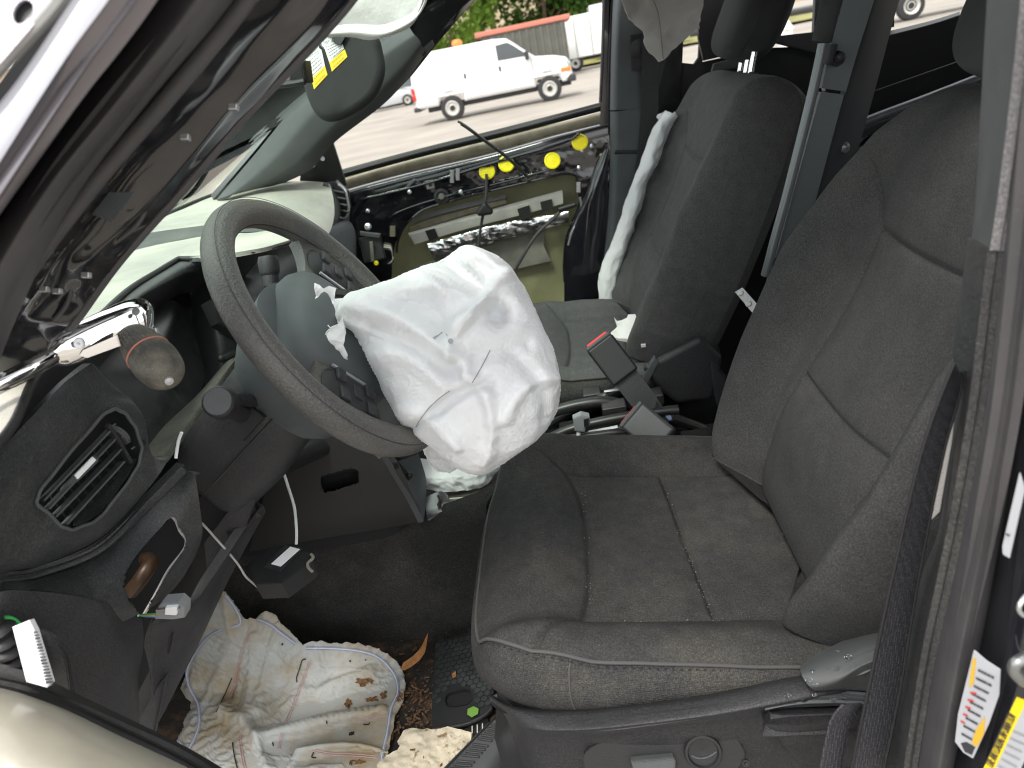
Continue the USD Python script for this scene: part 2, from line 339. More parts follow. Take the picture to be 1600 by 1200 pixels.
M['seam'] = mat('seam_thread', (.062, .061, .060), .8)
M['belt'] = None
def _belt():
    nodes = {'g': ('geometry', {}), 'v': ('voronoi_texture', {'scale': 420., 'randomness': .35}), 'r': ('rgb_ramp', {'ramp': [(.10, (.16, .16, .19)), (.32, (.035, .034, .040)), (.7, (.016, .016, .019))]}),
             'b': ('bump', {'strength': .6, 'distance': .001}), 'p': ('principled_bsdf', {'roughness': .6})}
    return usdkit.material(stage, '/World/Looks/belt_webbing', nodes, [('g.position', 'v.vector'), ('v.distance', 'r.fac'), ('r.color', 'p.base_color'), ('v.distance', 'b.height'), ('b.normal', 'p.normal')], surface='p.BSDF')
M['belt'] = _belt()
def glass(name, tint, refl=.9, ior=1.45):
    return usdkit.material(stage, '/World/Looks/' + name, {'t': ('transparent_bsdf', {'color': tint}), 'g': ('glossy_bsdf', {'color': (refl,) * 3, 'roughness': .02}), 'f': ('fresnel', {'IOR': ior}), 'm': ('mix_closure', {})},
                           [('f.fac', 'm.fac'), ('t.BSDF', 'm.closure1'), ('g.BSDF', 'm.closure2')], surface='m.closure')
M['windshield'] = glass('windshield_glass', (.88, .95, .91), ior=1.10)
M['pane'] = glass('clear_pane', (.80, .86, .84))
M['dark_pane'] = mat('dark_window', (.05, .06, .065), .08, coat=.6)
# ================================================================== EXTERIOR
M['concrete'] = mat('lot_concrete', (.27, .245, .21), .9, var=.16, vscale=.5, dust=.5, dustcol=(.19, .17, .145), dscale=.35, bump=.1, bscale=20)
M['verge'] = mat('dry_grass', (.20, .19, .055), .95, var=.4, vscale=1.2)
M['hill'] = mat('hill_soil', (.22, .17, .10), .95, var=.4, vscale=.4)
M['van'] = mat('white_van_paint', (.80, .80, .79), .25, coat=.6)
M['tyre'] = mat('tyre_rubber', (.025, .025, .026), .8)
M['rim'] = mat('wheel_steel', (.55, .54, .50), .4, metal=.4)
M['bumper'] = mat('bumper_black', (.03, .03, .033), .5)
M['orange'] = mat('orange_plastic', (.85, .20, .03), .45)
M['redlamp'] = mat('red_lamp', (.6, .03, .02), .2)
M['container'] = mat('dark_container', (.10, .10, .085), .7, var=.15, vscale=2)
M['red_rim'] = mat('red_orange_rim', (.48, .17, .12), .6)
M['house'] = mat('house_wall', (.55, .38, .22), .85)
M['roof_t'] = mat('roof_shingle', (.14, .10, .08), .9)
M['trunk'] = mat('bark', (.13, .085, .055), .9, var=.3, vscale=4)
M['car_dark'] = mat('car_dark_paint', (.03, .035, .04), .2, coat=1.)
M['car_silver'] = mat('car_silver_paint', (.45, .47, .48), .25, coat=1.)
def leafmat(name, a, b):
    return usdkit.material(stage, '/World/Looks/' + name, {'g': ('geometry', {}), 'n': ('noise_texture', {'scale': 1.1, 'detail': 3.}), 'r': ('rgb_ramp', {'ramp': [(.3, a), (.7, b)]}), 'd': ('diffuse_bsdf', {}), 't': ('translucent_bsdf', {}), 'm': ('mix_closure', {'fac': .35})},
        [('g.position', 'n.vector'), ('n.fac', 'r.fac'), ('r.color', 'd.color'), ('r.color', 't.color'), ('d.BSDF', 'm.closure1'), ('t.BSDF', 'm.closure2')], surface='m.closure')
M['leaf_light'] = leafmat('foliage_light', (.07, .13, .02), (.17, .26, .05))
M['leaf_dark'] = leafmat('foliage_dark', (.025, .055, .012), (.075, .13, .03))

# ground sheet, grass verge, hillside
def sheet(x0, x1, y0, y1, nx, ny, zf):
    x, y = np.meshgrid(np.linspace(x0, x1, nx), np.linspace(y0, y1, ny), indexing='ij')
    G = np.stack([x, y, zf(x, y)], -1); i, j = np.meshgrid(np.arange(nx - 1), np.arange(ny - 1), indexing='ij'); a = (i * ny + j).ravel()
    q = np.stack([a, a + ny, a + ny + 1, a + 1], 1); return (G.reshape(-1, 3), np.vstack([q[:, [0, 1, 2]], q[:, [0, 2, 3]]]))
top('ground', sheet(-400, 400, -300, 600, 9, 9, lambda x, y: 0 * x), M['concrete'], 'pale sunlit concrete of the vehicle lot', kind='structure', smooth=False)
top('grass_verge', sheet(-60, 70, 50, 62, 60, 10, lambda x, y: .02 + .05 * np.clip(y - 50, 0, 3) + .25 * meshkit.fbm(np.stack([x * .4, y * .4, 0 * x], -1))), M['verge'], 'dry yellow green grass verge behind the white van', kind='structure', smooth=True)
top('hillside', sheet(-90, 100, 61.5, 130, 60, 30, lambda x, y: .1 + (y - 61.5) * .22 + 1.5 * meshkit.fbm(np.stack([x * .08, y * .08, 0 * x], -1))), M['hill'], 'brown wooded slope rising beyond the lot', kind='structure', smooth=True)

def wheel(par, c, r, w, name='wheel', ax=(0, -1, 0), rimm='rim'):
    c = np.array(c, float); a = nrm(ax)
    p = part(par, name, lathe(c - a * w / 2, a, [(r * .55, 0), (r * .86, 0), (r * .97, w * .1), (r, w * .25), (r, w * .75), (r * .97, w * .9), (r * .86, w), (r * .6, w * 1.0), (r * .58, w * .8)], 36), M['tyre'])
    ms = [lathe(c + a * w * .18, a, [(0, 0), (r * .22, .01), (r * .24, .05), (r * .34, .03), (r * .46, .04), (r * .55, .09), (r * .60, w * .36), (r * .57, w * .36), (r * .57, -.05), (0, -.05)], 36)]
    for k in range(8):
        t = k * math.pi / 4; e1, e2, _ = basis(a); d = math.cos(t) * e1 + math.sin(t) * e2
        ms.append(cyl(c + a * w * .22 + d * r * .28, c + a * (w * .22 + .05) + d * r * .28, .018, 8))
    part(p, 'rim', ms, M[rimm])
# ---- white van
VX, VY = 0.0, 23.2
van = thing('white_van', 'white cargo van with an orange roof beacon parked across the lot', 'van', (-1.7, VY, 0))
prof = [(-4.17, .50), (-4.22, .62), (-4.22, 1.2), (-4.14, 1.9), (-4.05, 2.03), (-3.6, 2.07), (-1.5, 2.05), (-1.08, 2.0), (-.75, 1.72), (-.28, 1.34), (.30, 1.26), (.62, 1.16), (.74, 1.02), (.77, .62), (.70, .48)]
pts = [np.array([x, VY, z]) for x, z in prof]
body = xsec([[(x, z) for x, z in prof]])
for wx in (-3.08, 0.01):
    body = body - m3.CrossSection.circle(.44, 40).translate((wx, .36))
mm = m3.Manifold()
for a in (0, 22, 45, 67, 90):
    b = .16; off = b * (1 - math.cos(math.radians(a))); hh = .94 - b * (1 - math.sin(math.radians(a)))
    e = body.offset(-off, m3.JoinType.Round).extrude(2 * hh).translate((0, 0, -hh)); mm = mm + e
v, f, _ = meshkit.arrays(mm); v = np.stack([v[:, 0], VY + .94 - v[:, 2], v[:, 1]], 1)
part(van, 'body', (v, f[:, ::1]), M['van'], smooth=50)
ys = VY - .003
part(van, 'door_window', slab([(x, ys, z) for x, z in [(-1.42, 1.42), (-1.42, 1.86), (-1.05, 1.88), (-.88, 1.76), (-.46, 1.40)]], (0, -1, 0), .02, .006), M['dark_pane'])
part(van, 'windshield', slab([(-.70, VY + .2, 1.70), (-.28, VY + .2, 1.36), (-.28, VY + 1.7, 1.36), (-.70, VY + 1.7, 1.70)], (.63, 0, .78), .02, lift=.012), M['dark_pane'])
for x in (-4.0, -2.66, -1.52, -.40):
    part(van, 'door_seam', [cyl((x, ys + .002, .62), (x, ys + .002, 1.92), .007, 6)], M['bumper'])
part(van, 'side_moulding', rbox((-1.7, ys, .78), np.eye(3), (2.1, .012, .03), .01), M['van'])
for x in (-1.40, -2.5): part(van, 'door_handle', rbox((x, ys - .01, 1.20), np.eye(3), (.03, .018, .075), .012), M['bumper'])
wheel(van, (-3.08, VY + .10, .36), .37, .23); wheel(van, (.01, VY + .10, .36), .37, .23)
part(van, 'front_bumper', rbox((.72, VY + .94, .55), np.eye(3), (.14, .93, .11), .05), M['bumper'])
part(van, 'rear_bumper', rbox((-4.2, VY + .94, .50), np.eye(3), (.10, .90, .07), .03), M['bumper'])
part(van, 'headlight', rbox((.70, VY + .18, .98), np.eye(3), (.07, .16, .10), .03), M['pane'])
part(van, 'indicator', rbox((.58, VY + .03, .82), np.eye(3), (.15, .05, .06), .02), M['orange'])
for z in (1.05, .86): part(van, 'tail_light', rbox((-4.2, VY + .06, z), np.eye(3), (.05, .08, .09), .02), M['redlamp'])
part(van, 'roof_beacon', lathe((-2.62, VY + .7, 2.05), (0, 0, 1), [(0, 0), (.14, 0), (.14, .05), (.17, .10), (.13, .2), (0, .22)], 20), M['orange'])
part(van, 'wing_mirror', rbox((-.52, VY - .12, 1.42), np.eye(3), (.06, .12, .13), .04), M['bumper'])
part(van, 'underbody', rbox((-1.6, VY + .94, .42), np.eye(3), (2.3, .6, .08), .03), M['bumper'])

# ---- dark container with a red-orange rim, white trucks, house
YC = 40.
con = thing('container', 'dark grey container with a red-orange top rim standing behind the white van', 'container', (5.0, YC, 0))
x0, x1 = PY(752, 60, YC)[0], PY(886, 60, YC)[0]; zt = PY(800, 44, YC)[2]
part(con, 'shell', rbox(((x0 + x1) / 2, YC + 2, zt / 2 + .1), np.eye(3), ((x1 - x0) / 2, 2, zt / 2 - .15), .04), M['container'])
for k in range(12): part(con, 'rib', rbox((x0 + (k + .5) * (x1 - x0) / 12, YC - .02, zt / 2 + .1), np.eye(3), (.07, .05, zt / 2 - .3), .01), M['container'])
part(con, 'top_rim', rbox(((x0 + x1) / 2, YC + 2, zt), np.eye(3), ((x1 - x0) / 2 + .3, 2.1, .12), .04), M['red_rim'])
def box_truck(xa, xb, Y, h, label):
    t = thing('box_truck', label, 'truck', ((xa + xb) / 2, Y, 0)); L = xb - xa
    part(t, 'cargo_box', rbox((xa + L * .38, Y + 1.2, h * .62), np.eye(3), (L * .38, 1.2, h * .38), .06), M['van'])
    part(t, 'cab', slab([(xa + L * .77, Y + .1, .5), (xa + L * .77, Y + .1, h * .72), (xa + L * .87, Y + .1, h * .72), (xa + L * .95, Y + .1, h * .45), (xb, Y + .1, h * .4), (xb, Y + .1, .5)], (0, -1, 0), 2.1, .08), M['van'])
    part(t, 'cab_window', slab([(xa + L * .80, Y + .08, h * .45), (xa + L * .80, Y + .08, h * .66), (xa + L * .87, Y + .08, h * .66), (xa + L * .93, Y + .08, h * .45)], (0, -1, 0), .02), M['dark_pane'])
    part(t, 'chassis', rbox((xa + L * .5, Y + 1.2, .6), np.eye(3), (L * .46, .5, .1), .03), M['bumper'])
    for fx in (.2, .86): wheel(t, (xa + L * fx, Y + .2, .45), .45, .25)
    for fx in (.25, .5): part(t, 'panel_seam', rbox((xa + L * fx, Y - .005, h * .62), np.eye(3), (.02, .02, h * .36), .004), M['container'])
a, b = PY(874, 60, 45)[0], PY(920, 60, 45)[0]
box_truck(a, a + 3.6, 45., 2.9, 'white box truck at the right of the dark container')
box_truck(a + 2.3, a + 8.5, 52., 3.5, 'larger white box truck farthest behind the dark container')
hs = thing('house', 'tan house with brown roof up the slope between the trees', 'house', (3.5, 95, 5))
hx0, hx1 = PY(742, 20, 95)[0], PY(826, 20, 95)[0]
part(hs, 'wall', rbox(((hx0 + hx1) / 2, 98, 7), np.eye(3), ((hx1 - hx0) / 2, 3, 5), .05), M['house'])
part(hs, 'roof', slab([(hx0 - .5, 95, 11.5), ((hx0 + hx1) / 2, 95, 14.5), (hx1 + .5, 95, 11.5)], (0, -1, 0), 6.6, lift=.4), M['roof_t'])
for wx in (.2, .5, .8):
    w_ = part(hs, 'window', rbox((hx0 + (hx1 - hx0) * wx, 94.98, 7.6), np.eye(3), (.6, .06, .8), .03), M['van'])
    part(w_, 'pane', rbox((hx0 + (hx1 - hx0) * wx, 94.93, 7.6), np.eye(3), (.5, .03, .7), .01), M['dark_pane'])

def tree(x, y, h, cr, leaf, label, seed, z0=None, n=1500, low=.25, group=None):
    rng = np.random.default_rng(seed); z0 = max(0, (y - 61.5) * .22) if z0 is None else z0
    t = thing('tree', label, 'tree', (x, y, z0), group=group)
    pth = np.array([[x + rng.normal(0, .1) * k, y + rng.normal(0, .1) * k, z0 - .3 + h * .9 * k / 5] for k in range(6)])
    ms = [tube(pth, np.linspace(h * .028, h * .006, 6), 7)]
    bl = []
    for k in range(14):
        a = rng.uniform(0, 6.28); s = rng.uniform(low, .92); rad = cr * (1.1 - .75 * abs(s - .5)) * rng.uniform(.25, .95)
        c = np.array([x + rad * math.cos(a), y + rad * math.sin(a), z0 + h * s]); bl.append((c, cr * rng.uniform(.28, .55)))
        b0 = pth[0] + (pth[-1] - pth[0]) * max(.15, s - .12)
        ms.append(tube(np.array([b0, (b0 + c) / 2 + [0, 0, .15], c]), np.array([.09, .06, .03]) * h / 9, 5))
    part(t, 'trunk', ms, M['trunk'])
    i = rng.integers(0, len(bl), n); u = rng.normal(size=(n, 3)); u /= np.linalg.norm(u, axis=1)[:, None]
    c = np.array([bl[k][0] for k in i]) + u * (np.array([bl[k][1] for k in i]) * rng.uniform(.45, 1.1, n))[:, None]
    d1 = rng.normal(size=(n, 3)); d1 /= np.linalg.norm(d1, axis=1)[:, None]; d2 = np.cross(d1, rng.normal(size=(n, 3))); d2 /= np.linalg.norm(d2, axis=1)[:, None]
    s = rng.uniform(.14, .34, n)[:, None] * (h / 9); v = np.stack([c - d1 * s, c + d2 * s * .6, c + d1 * s, c - d2 * s * .6], 1).reshape(-1, 3)
    k4 = np.arange(n)[:, None] * 4
    part(t, 'crown', (v, np.vstack([k4 + [0, 1, 2], k4 + [0, 2, 3]])), M[leaf], smooth=False)
def tx(px, y, py=60): return PY(px, py, y)[0]
tree(tx(745, 58), 58, 9, 2.6, 'leaf_light', 'bright green tree hanging over the roof of the white van', 1, low=.30)
tree(tx(700, 66), 66, 10, 3.0, 'leaf_light', 'loose pale green tree beyond the back of the white van', 2, low=.2)
tree(tx(775, 70), 70, 11, 2.4, 'leaf_light', 'slim tree in front of the tan house', 3, low=.35, n=900)
tree(tx(862, 60), 60, 9, 3.6, 'leaf_dark', 'dense dark green tree above the dark container', 4, low=.12, n=2600)
tree(tx(905, 62), 62, 9, 3.4, 'leaf_dark', 'dense dark green tree above the white box trucks', 5, low=.12, n=2600)
tree(tx(945, 64), 64, 9, 3.2, 'leaf_dark', 'dark tree at the rear edge of the passenger window', 6, low=.15, n=2000)
tree(tx(655, 60), 60, 8, 2.6, 'leaf_light', 'bushy tree behind the tail of the white van', 7, low=.1, n=1800)
for k, (px, y, h) in enumerate([(300, 60, 9), (350, 66, 10), (395, 62, 8), (440, 64, 9), (470, 58, 8)]):
    tree(tx(px, y, 170), y, h, 3.0, 'leaf_light', ['leftmost', 'second from left', 'middle', 'second from right', 'rightmost'][k] + ' of the roadside trees seen through the windshield', 20 + k, z0=0, n=3200, low=.1, group='trees seen through the windshield')
# ---- parked cars in front, small car and cones behind
def car(x, y, yaw, paint, label, L=4.5, H=1.48):
    t = thing('parked_car', label, 'car', (x, y, 0)); c, s = math.cos(yaw), math.sin(yaw)
    T = lambda P: np.stack([x + c * P[:, 0] - s * P[:, 1], y + s * P[:, 0] + c * P[:, 1], P[:, 2]], 1)
    h = L / 2
    secs = []
    for (xx, w, zb, zt) in [(-h, .55, .45, .75), (-h + .08, .78, .28, .92), (-h + .7, .86, .24, 1.0), (0, .89, .22, 1.0), (h - 1.1, .87, .24, .96), (h - .2, .78, .28, .80), (h, .55, .42, .62)]:
        secs.append([(xx, -w * .9, zb), (xx, -w, (zb + zt) / 2), (xx, -w * .9, zt), (xx, w * .9, zt), (xx, w, (zb + zt) / 2), (xx, w * .9, zb)])
    v, f = rings(secs); part(t, 'body', (T(v), f), M[paint], smooth=35)
    secs = [[(xx, -w, 0.96), (xx, -w * .8, zt), (xx, w * .8, zt), (xx, w, .96)] for xx, w, zt in [(-h + .5, .78, .99), (-h + 1.2, .80, H - .06), (-.2, .82, H), (.35, .80, H - .04), (h - 1.2, .78, .99)]]
    v, f = rings(secs); part(t, 'cabin_glass', (T(v), f), M['dark_pane'], smooth=35)
    secs = [[(xx, -w, zt - .02), (xx, -w, zt + .015), (xx, w, zt + .015), (xx, w, zt - .02)] for xx, w, zt in [(-h + 1.15, .62, H - .05), (-.2, .66, H), (.36, .62, H - .03)]]
    v, f = rings(secs); part(t, 'roof', (T(v), f), M[paint], smooth=35)
    for sx in (-h + .85, h - .85):
        for sy in (-1, 1): wheel(t, T(np.array([[sx, sy * .80, .32]]))[0], .32, .2, ax=(s * sy, -c * sy, 0) if False else (-s * sy, c * sy, 0))
for (px, py, Y, yaw, pt, lb) in [(398, 186, 44, .5, 'car_silver', 'silver car glinting just outside the windshield'), (335, 196, 47, .4, 'car_silver', 'pale car left of the glinting silver car outside the windshield'), (455, 172, 52, .3, 'car_dark', 'dark car behind the silver car outside the windshield'),
                                 (600, 150, 46, .1, 'car_silver', 'small silver car far off left of the white van')]:
    car(tx(px, Y, py), Y, yaw, pt, lb)
car(tx(640, 52, 135), 50, .1, 'car_silver', 'pale car parked just behind the tail of the white van')
def cone(px, py, label):
    c = PZ(px, py, 0.); t = thing('traffic_barrel', label, 'traffic barrel', c)
    part(t, 'barrel', lathe(c, (0, 0, 1), [(0, 0), (.36, 0), (.36, .08), (.28, .09), (.22, .95), (.1, 1.0), (0, 1.0)], 20), M['orange'])
    part(t, 'reflective_band', lathe(c + [0, 0, .5], (0, 0, 1), [(.262, 0), (.247, .18), (.2, .18), (.2, 0)], 20), M['white'])
cone(621, 158, 'orange traffic barrel standing left of the white van')
# ---- pickup wheel seen through the rear side window
pk = thing('pickup_truck', 'dark pickup truck with bright wheel beyond the rear side window', 'pickup truck', (8.5, 14.5, 0))
wc = PY(1422, 9, 26.); zc = .47; wc = PZ(1422, 9, zc)
part(pk, 'body', rbox((wc[0] + 1.2, wc[1] + .9, zc + .62), np.eye(3), (3.0, .95, .45), .1), M['car_dark'])
part(pk, 'cab', rbox((wc[0] + .6, wc[1] + .9, zc + 1.3), np.eye(3), (1.1, .85, .42), .15), M['dark_pane'])
wheel(pk, (wc[0], wc[1], zc), .47, .30); wheel(pk, (wc[0] + 3.6, wc[1], zc), .47, .30)
# white post + strip outside the second rear window
pst = PY(1226, 40, 13.); t = thing('white_post', 'white marker post by the road behind the passenger seat', 'post', (pst[0], 13., 0))
part(t, 'shaft', rbox((pst[0], 13., .5), np.eye(3), (.10, .10, .5), .02), M['white']); part(t, 'cap', lathe((pst[0], 13., 1.0), (0, 0, 1), [(0, 0), (.16, 0), (0, .25)], 4), M['white'])
top('rear_grass', sheet(2.5, 14, 10.5, 22, 20, 20, lambda x, y: .02 + .06 * meshkit.fbm(np.stack([x, y, 0 * x], -1))), M['verge'], 'dry grass strip seen through the small rear window', kind='structure', smooth=True)
# ================================================================== CAR SHELL
def proj(P):
    q = np.asarray(P, float) - EYE; z = q @ FW
    return np.stack([800 + FPX * (q @ RT) / z, 600 - FPX * (q @ UP) / z], -1)
def pt(q): return {'y': PY, 'z': PZ, 'x': PX}[q[3]](*q[:3]) if len(q) == 4 else PY(*q)
def patch(ctrl, thick=.006, nu=30, nv=30, away=None, bump=None, hole=None):
    G = interp_grid([[pt(q) for q in row] for row in ctrl], nu, nv)
    if bump is not None: G = bump(G)
    v, f = grid_solid(G, thick, away)
    if hole is not None:
        c = proj(v[f].mean(1)); pg = sg.Polygon(hole)
        import shapely
        f = f[~shapely.contains_xy(pg, c[:, 0], c[:, 1])]
    return (v, f)
def pillow(pix, O, n, thick, round_=.5, nb=10, out=90):
    """rounded pad: outline on the plane, edges rolled over"""
    pts = np.array([PP(x, y, O, n) for x, y in pix]); n = nrm(n); c = pts.mean(0); R_ = []
    rb = thick * round_; sc = np.linalg.norm(pts - c, axis=1).mean()
    for k in range(-nb, nb + 1):
        a = k / nb * math.pi / 2; s_ = 1 - (1 - math.cos(a)) * rb / sc; R_.append(c + (pts - c) * s_ + n * (thick / 2 * math.sin(a) - thick / 2))
    for s2 in (.8, .5, .2): R_.append(c + (R_[2 * nb] - n * 0 - c) * s2 + n * 0); 
    for s2 in (.8, .5, .2): R_.insert(0, c + (pts - c) * (1 - rb / sc) * s2 - n * thick)
    return rings(R_)
def railpatch(rails, nu=40, nv=40, thick=.008, away=None):
    return grid_solid(interp_grid([L3(r, Y, nv) for r, Y in rails], nu, nv), thick, away)

shell = thing('car_body', 'black painted body shell of the stripped utility vehicle around the seats', 'car body', (0, 0, .4))
# --- floor, roof, firewall, rear, rocker (closed, real surroundings)
def box(c, h, r=.01): return rbox(c, np.eye(3), h, r)
part(shell, 'floor_pan', box((.35, 0, .435), (1.35, .76, .02)), M['carpet'])
part(shell, 'roof', [box((.95, 0, 1.665), (1.05, .64, .02)), box((.95, 0, 1.64), (1.03, .60, .004))], M['gloss'])
part(shell, 'firewall', box((-1.06, 0, .83), (.03, .76, .40)), M['blackest'])
part(shell, 'cowl', box((-1.12, 0, 1.20), (.10, .74, .03)), M['black'])
part(shell, 'bonnet', box((-1.75, 0, 1.12), (.60, .80, .03), .02), M['gloss'])
part(shell, 'rear_bulkhead', box((2.0, 0, 1.0), (.03, .74, .6)), M['blackest'])
part(shell, 'driver_rear_door', box((1.15, -.93, .86), (.78, .03, .43), .03), M['gloss'])
part(shell, 'rocker', box((.1, -.72, .43), (.95, .10, .07), .03), M['gloss'])
part(shell, 'rear_quarter_glass', box((1.35, -.80, 1.45), (.5, .006, .17), .004), M['dark_pane'])
part(shell, 'roof_rail', tube(L3([(520, -160, -.60), (900, -420, -.60), (1400, -700, -.60)], n=10), .05, 10), M['gloss'])
# --- driver A-pillar: painted outer shell, weatherstrips, thin-painted inner flange
A = 'driver_a_pillar'
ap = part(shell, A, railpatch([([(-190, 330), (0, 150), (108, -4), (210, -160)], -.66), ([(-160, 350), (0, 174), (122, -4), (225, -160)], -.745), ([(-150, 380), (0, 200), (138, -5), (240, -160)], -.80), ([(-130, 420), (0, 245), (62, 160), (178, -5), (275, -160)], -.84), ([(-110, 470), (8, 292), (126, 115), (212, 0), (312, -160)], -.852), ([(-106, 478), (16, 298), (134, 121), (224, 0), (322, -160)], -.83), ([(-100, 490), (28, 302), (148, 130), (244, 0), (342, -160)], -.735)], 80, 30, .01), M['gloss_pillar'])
part(ap, 'pillar_core', railpatch([([(-170, 330), (0, 130), (90, 0), (200, -160)], -.69), ([(-60, 500), (60, 300), (180, 140), (290, 0), (390, -160)], -.69), ([(-10, 590), (100, 480), (260, 290), (420, 110), (530, -20), (620, -150)], -.648)], 20, 20, .02), M['blackest'])
part(ap, 'door_seal', railpatch([([(-100, 480), (25, 300), (142, 130), (238, 0), (340, -160)], -.745), ([(-90, 500), (38, 300), (155, 148), (257, 0), (355, -160)], -.775), ([(-60, 530), (70, 300), (190, 150), (305, 0), (400, -160)], -.80), ([(-30, 560), (105, 300), (212, 160), (345, 0), (440, -160)], -.785), ([(-10, 560), (118, 300), (225, 162), (358, 0), (455, -160)], -.765), ([(-5, 575), (130, 297), (237, 157), (371, 0), (468, -160)], -.735)], 50, 30, .012), M['rubber'])
part(ap, 'inner_bead', tube(L3([(-20, 560), (5, 490), (140, 295), (262, 152), (388, -5), (480, -150)], -.745, 40), .0062, 10), M['rubber'])
def _dent(G):
    n = meshkit.fbm(G * [16, 16, 16], 3, 5) - .5; m = meshkit.noise(G * 34, 9) - .5
    G = G.copy(); G[..., 1] += .014 * n + .006 * m; return G
inn = grid_solid(_dent(interp_grid([L3(r, Y, 70) for r, Y in [([(5, 490), (145, 295), (266, 156), (395, 0), (490, -160)], -.735), ([(-10, 560), (100, 400), (190, 290), (330, 140), (470, -40), (520, -160)], -.69), ([(0, 580), (80, 470), (150, 400), (225, 330), (380, 150), (510, 10), (560, -120)], -.675), ([(20, 600), (75, 545), (187, 407), (275, 303), (425, 135), (552, -5), (640, -150)], -.655)]], 50, 70)), .006)
part(ap, 'inner_flange', inn, M['paint_inner'])
part(ap, 'flange_lip', [tube(L3([(10, 606), (50, 578), (100, 525), (187, 407), (282, 300), (400, 162), (450, 110), (550, -2), (640, -140)], -.652, 50), .0042, 8),
                        tube(L3([(85, 500), (107, 470), (117, 432), (150, 400), (215, 350), (240, 300), (325, 205), (345, 150), (400, 110), (470, 20)], -.668, 50), .0022, 6)], M['rubber'])
part(ap, 'adhesive_patch', slabP([(143, 335), (170, 300), (210, 300), (175, 347)], PY(175, 320, -.700), (.2, -.9, .35), .001, .0005), M['trim_slate'])
for (px, py) in [(365, 168), (290, 215), (135, 430), (70, 452), (90, 455)]:
    part(ap, 'clip', rbox(PY(px, py, -.70), [RT, UP, -FW], (.0035, .0025, .003), .001), M['satin'])
# --- windshield
wsn = interp_grid([[PY(150, 425, -.60), np.array([-1.06, 0, 1.235]), np.array([-1.02, .78, 1.25])], [PY(330, 180, -.60), np.array([-.62, 0, 1.44]), np.array([-.62, .77, 1.43])], [PY(520, -60, -.58), np.array([-.12, 0, 1.635]), np.array([-.12, .70, 1.625])]], 20, 20)
part(shell, 'windshield', grid_solid(wsn, .004), M['windshield'])
part(shell, 'windshield_seal', tube(L3([(225, 352, .45), (262, 335, .58), (300, 318, .66), (355, 297, .71)], n=20), .006, 8), M['rubber_black'])
# --- passenger A-pillar: painted body and grey trim with broken end
part(shell, 'passenger_a_pillar', railpatch([([(333, 312), (390, 245), (474, 147), (556, 79), (640, 30), (720, -50)], .64), ([(380, 320), (440, 270), (530, 190), (610, 130), (676, 62), (745, -10)], .69), ([(430, 300), (500, 240), (560, 190), (625, 138), (690, 60), (760, -20)], .70)], 20, 20, .02), M['paint_inner'])
trim = part(shell, 'a_pillar_trim', railpatch([([(338, 312), (395, 245), (478, 148), (560, 80), (640, 43)], .62), ([(360, 305), (430, 250), (510, 160), (580, 105), (648, 55)], .58), ([(385, 298), (450, 262), (530, 185), (600, 130), (658, 68)], .585), ([(420, 292), (478, 270), (520, 225), (610, 153), (666, 82)], .63)], 30, 30, .006), M['trim_grey'])
part(trim, 'broken_end_tab', slabY([(655, 80), (675, 62), (678, 70), (665, 86), (652, 92)], .62, .006, .002), M['black'])
part(shell, 'sail_panel', slabY([(468, 282), (474, 224), (505, 230), (520, 224), (541, 290), (480, 297)], .74, .012, .004), M['black'])
for (px, py) in [(489, 258), (504, 248), (527, 285)]: part(shell, 'sail_screw', cyl(PY(px, py, .738), PY(px, py, .732), .006, 10), M['satin'])
# --- passenger B-pillar with trims
part(shell, 'passenger_b_pillar', slabY([(948, -80), (1075, -80), (1060, 260), (1030, 480), (930, 480), (940, 200)], .80, .04, .01), M['paint_inner'])
part(shell, 'upper_b_trim', railpatch([([(962, -60), (957, 20), (953, 172)], .775), ([(975, -60), (969, 20), (966, 172)], .745), ([(1000, -60), (988, 30), (1000, 172)], .745), ([(1060, -60), (1050, 40), (1020, 172)], .78)], 20, 14, .006), M['trim_slate'])
part(shell, 'lower_b_trim', railpatch([([(953, 174), (953, 236), (950, 330), (935, 460)], .772), ([(966, 174), (966, 235), (962, 330), (950, 460)], .74), ([(1000, 170), (1000, 235), (990, 330), (970, 460)], .74), ([(1022, 168), (1010, 240), (1000, 330), (985, 460)], .775)], 20, 20, .006), M['trim_slate'])
part(shell, 'trim_step', rbox(PY(978, 238, .742), [RT, UP, -FW], (.030, .004, .008), .002), M['black'])
part(shell, 'belt_anchor_plate', slabY([(985, 55), (1015, 50), (1020, 105), (988, 110)], .735, .01, .004), M['black'])
part(shell, 'belt_anchor', lathe(PY(998, 76, .725), (0, -1, 0), [(0, 0), (.022, 0), (.022, .006), (.008, .01), (0, .012)], 18), M['trim'])
pb = top('passenger_seat_belt', ribbon(L3([(1018, 20, .73), (1016, 80, .715), (1016, 150, .72), (1008, 240, .735), (990, 330, .74)], n=24), .042, .0015, RT), M['trim'], 'dark seat belt running down the passenger side pillar', 'seat belt')
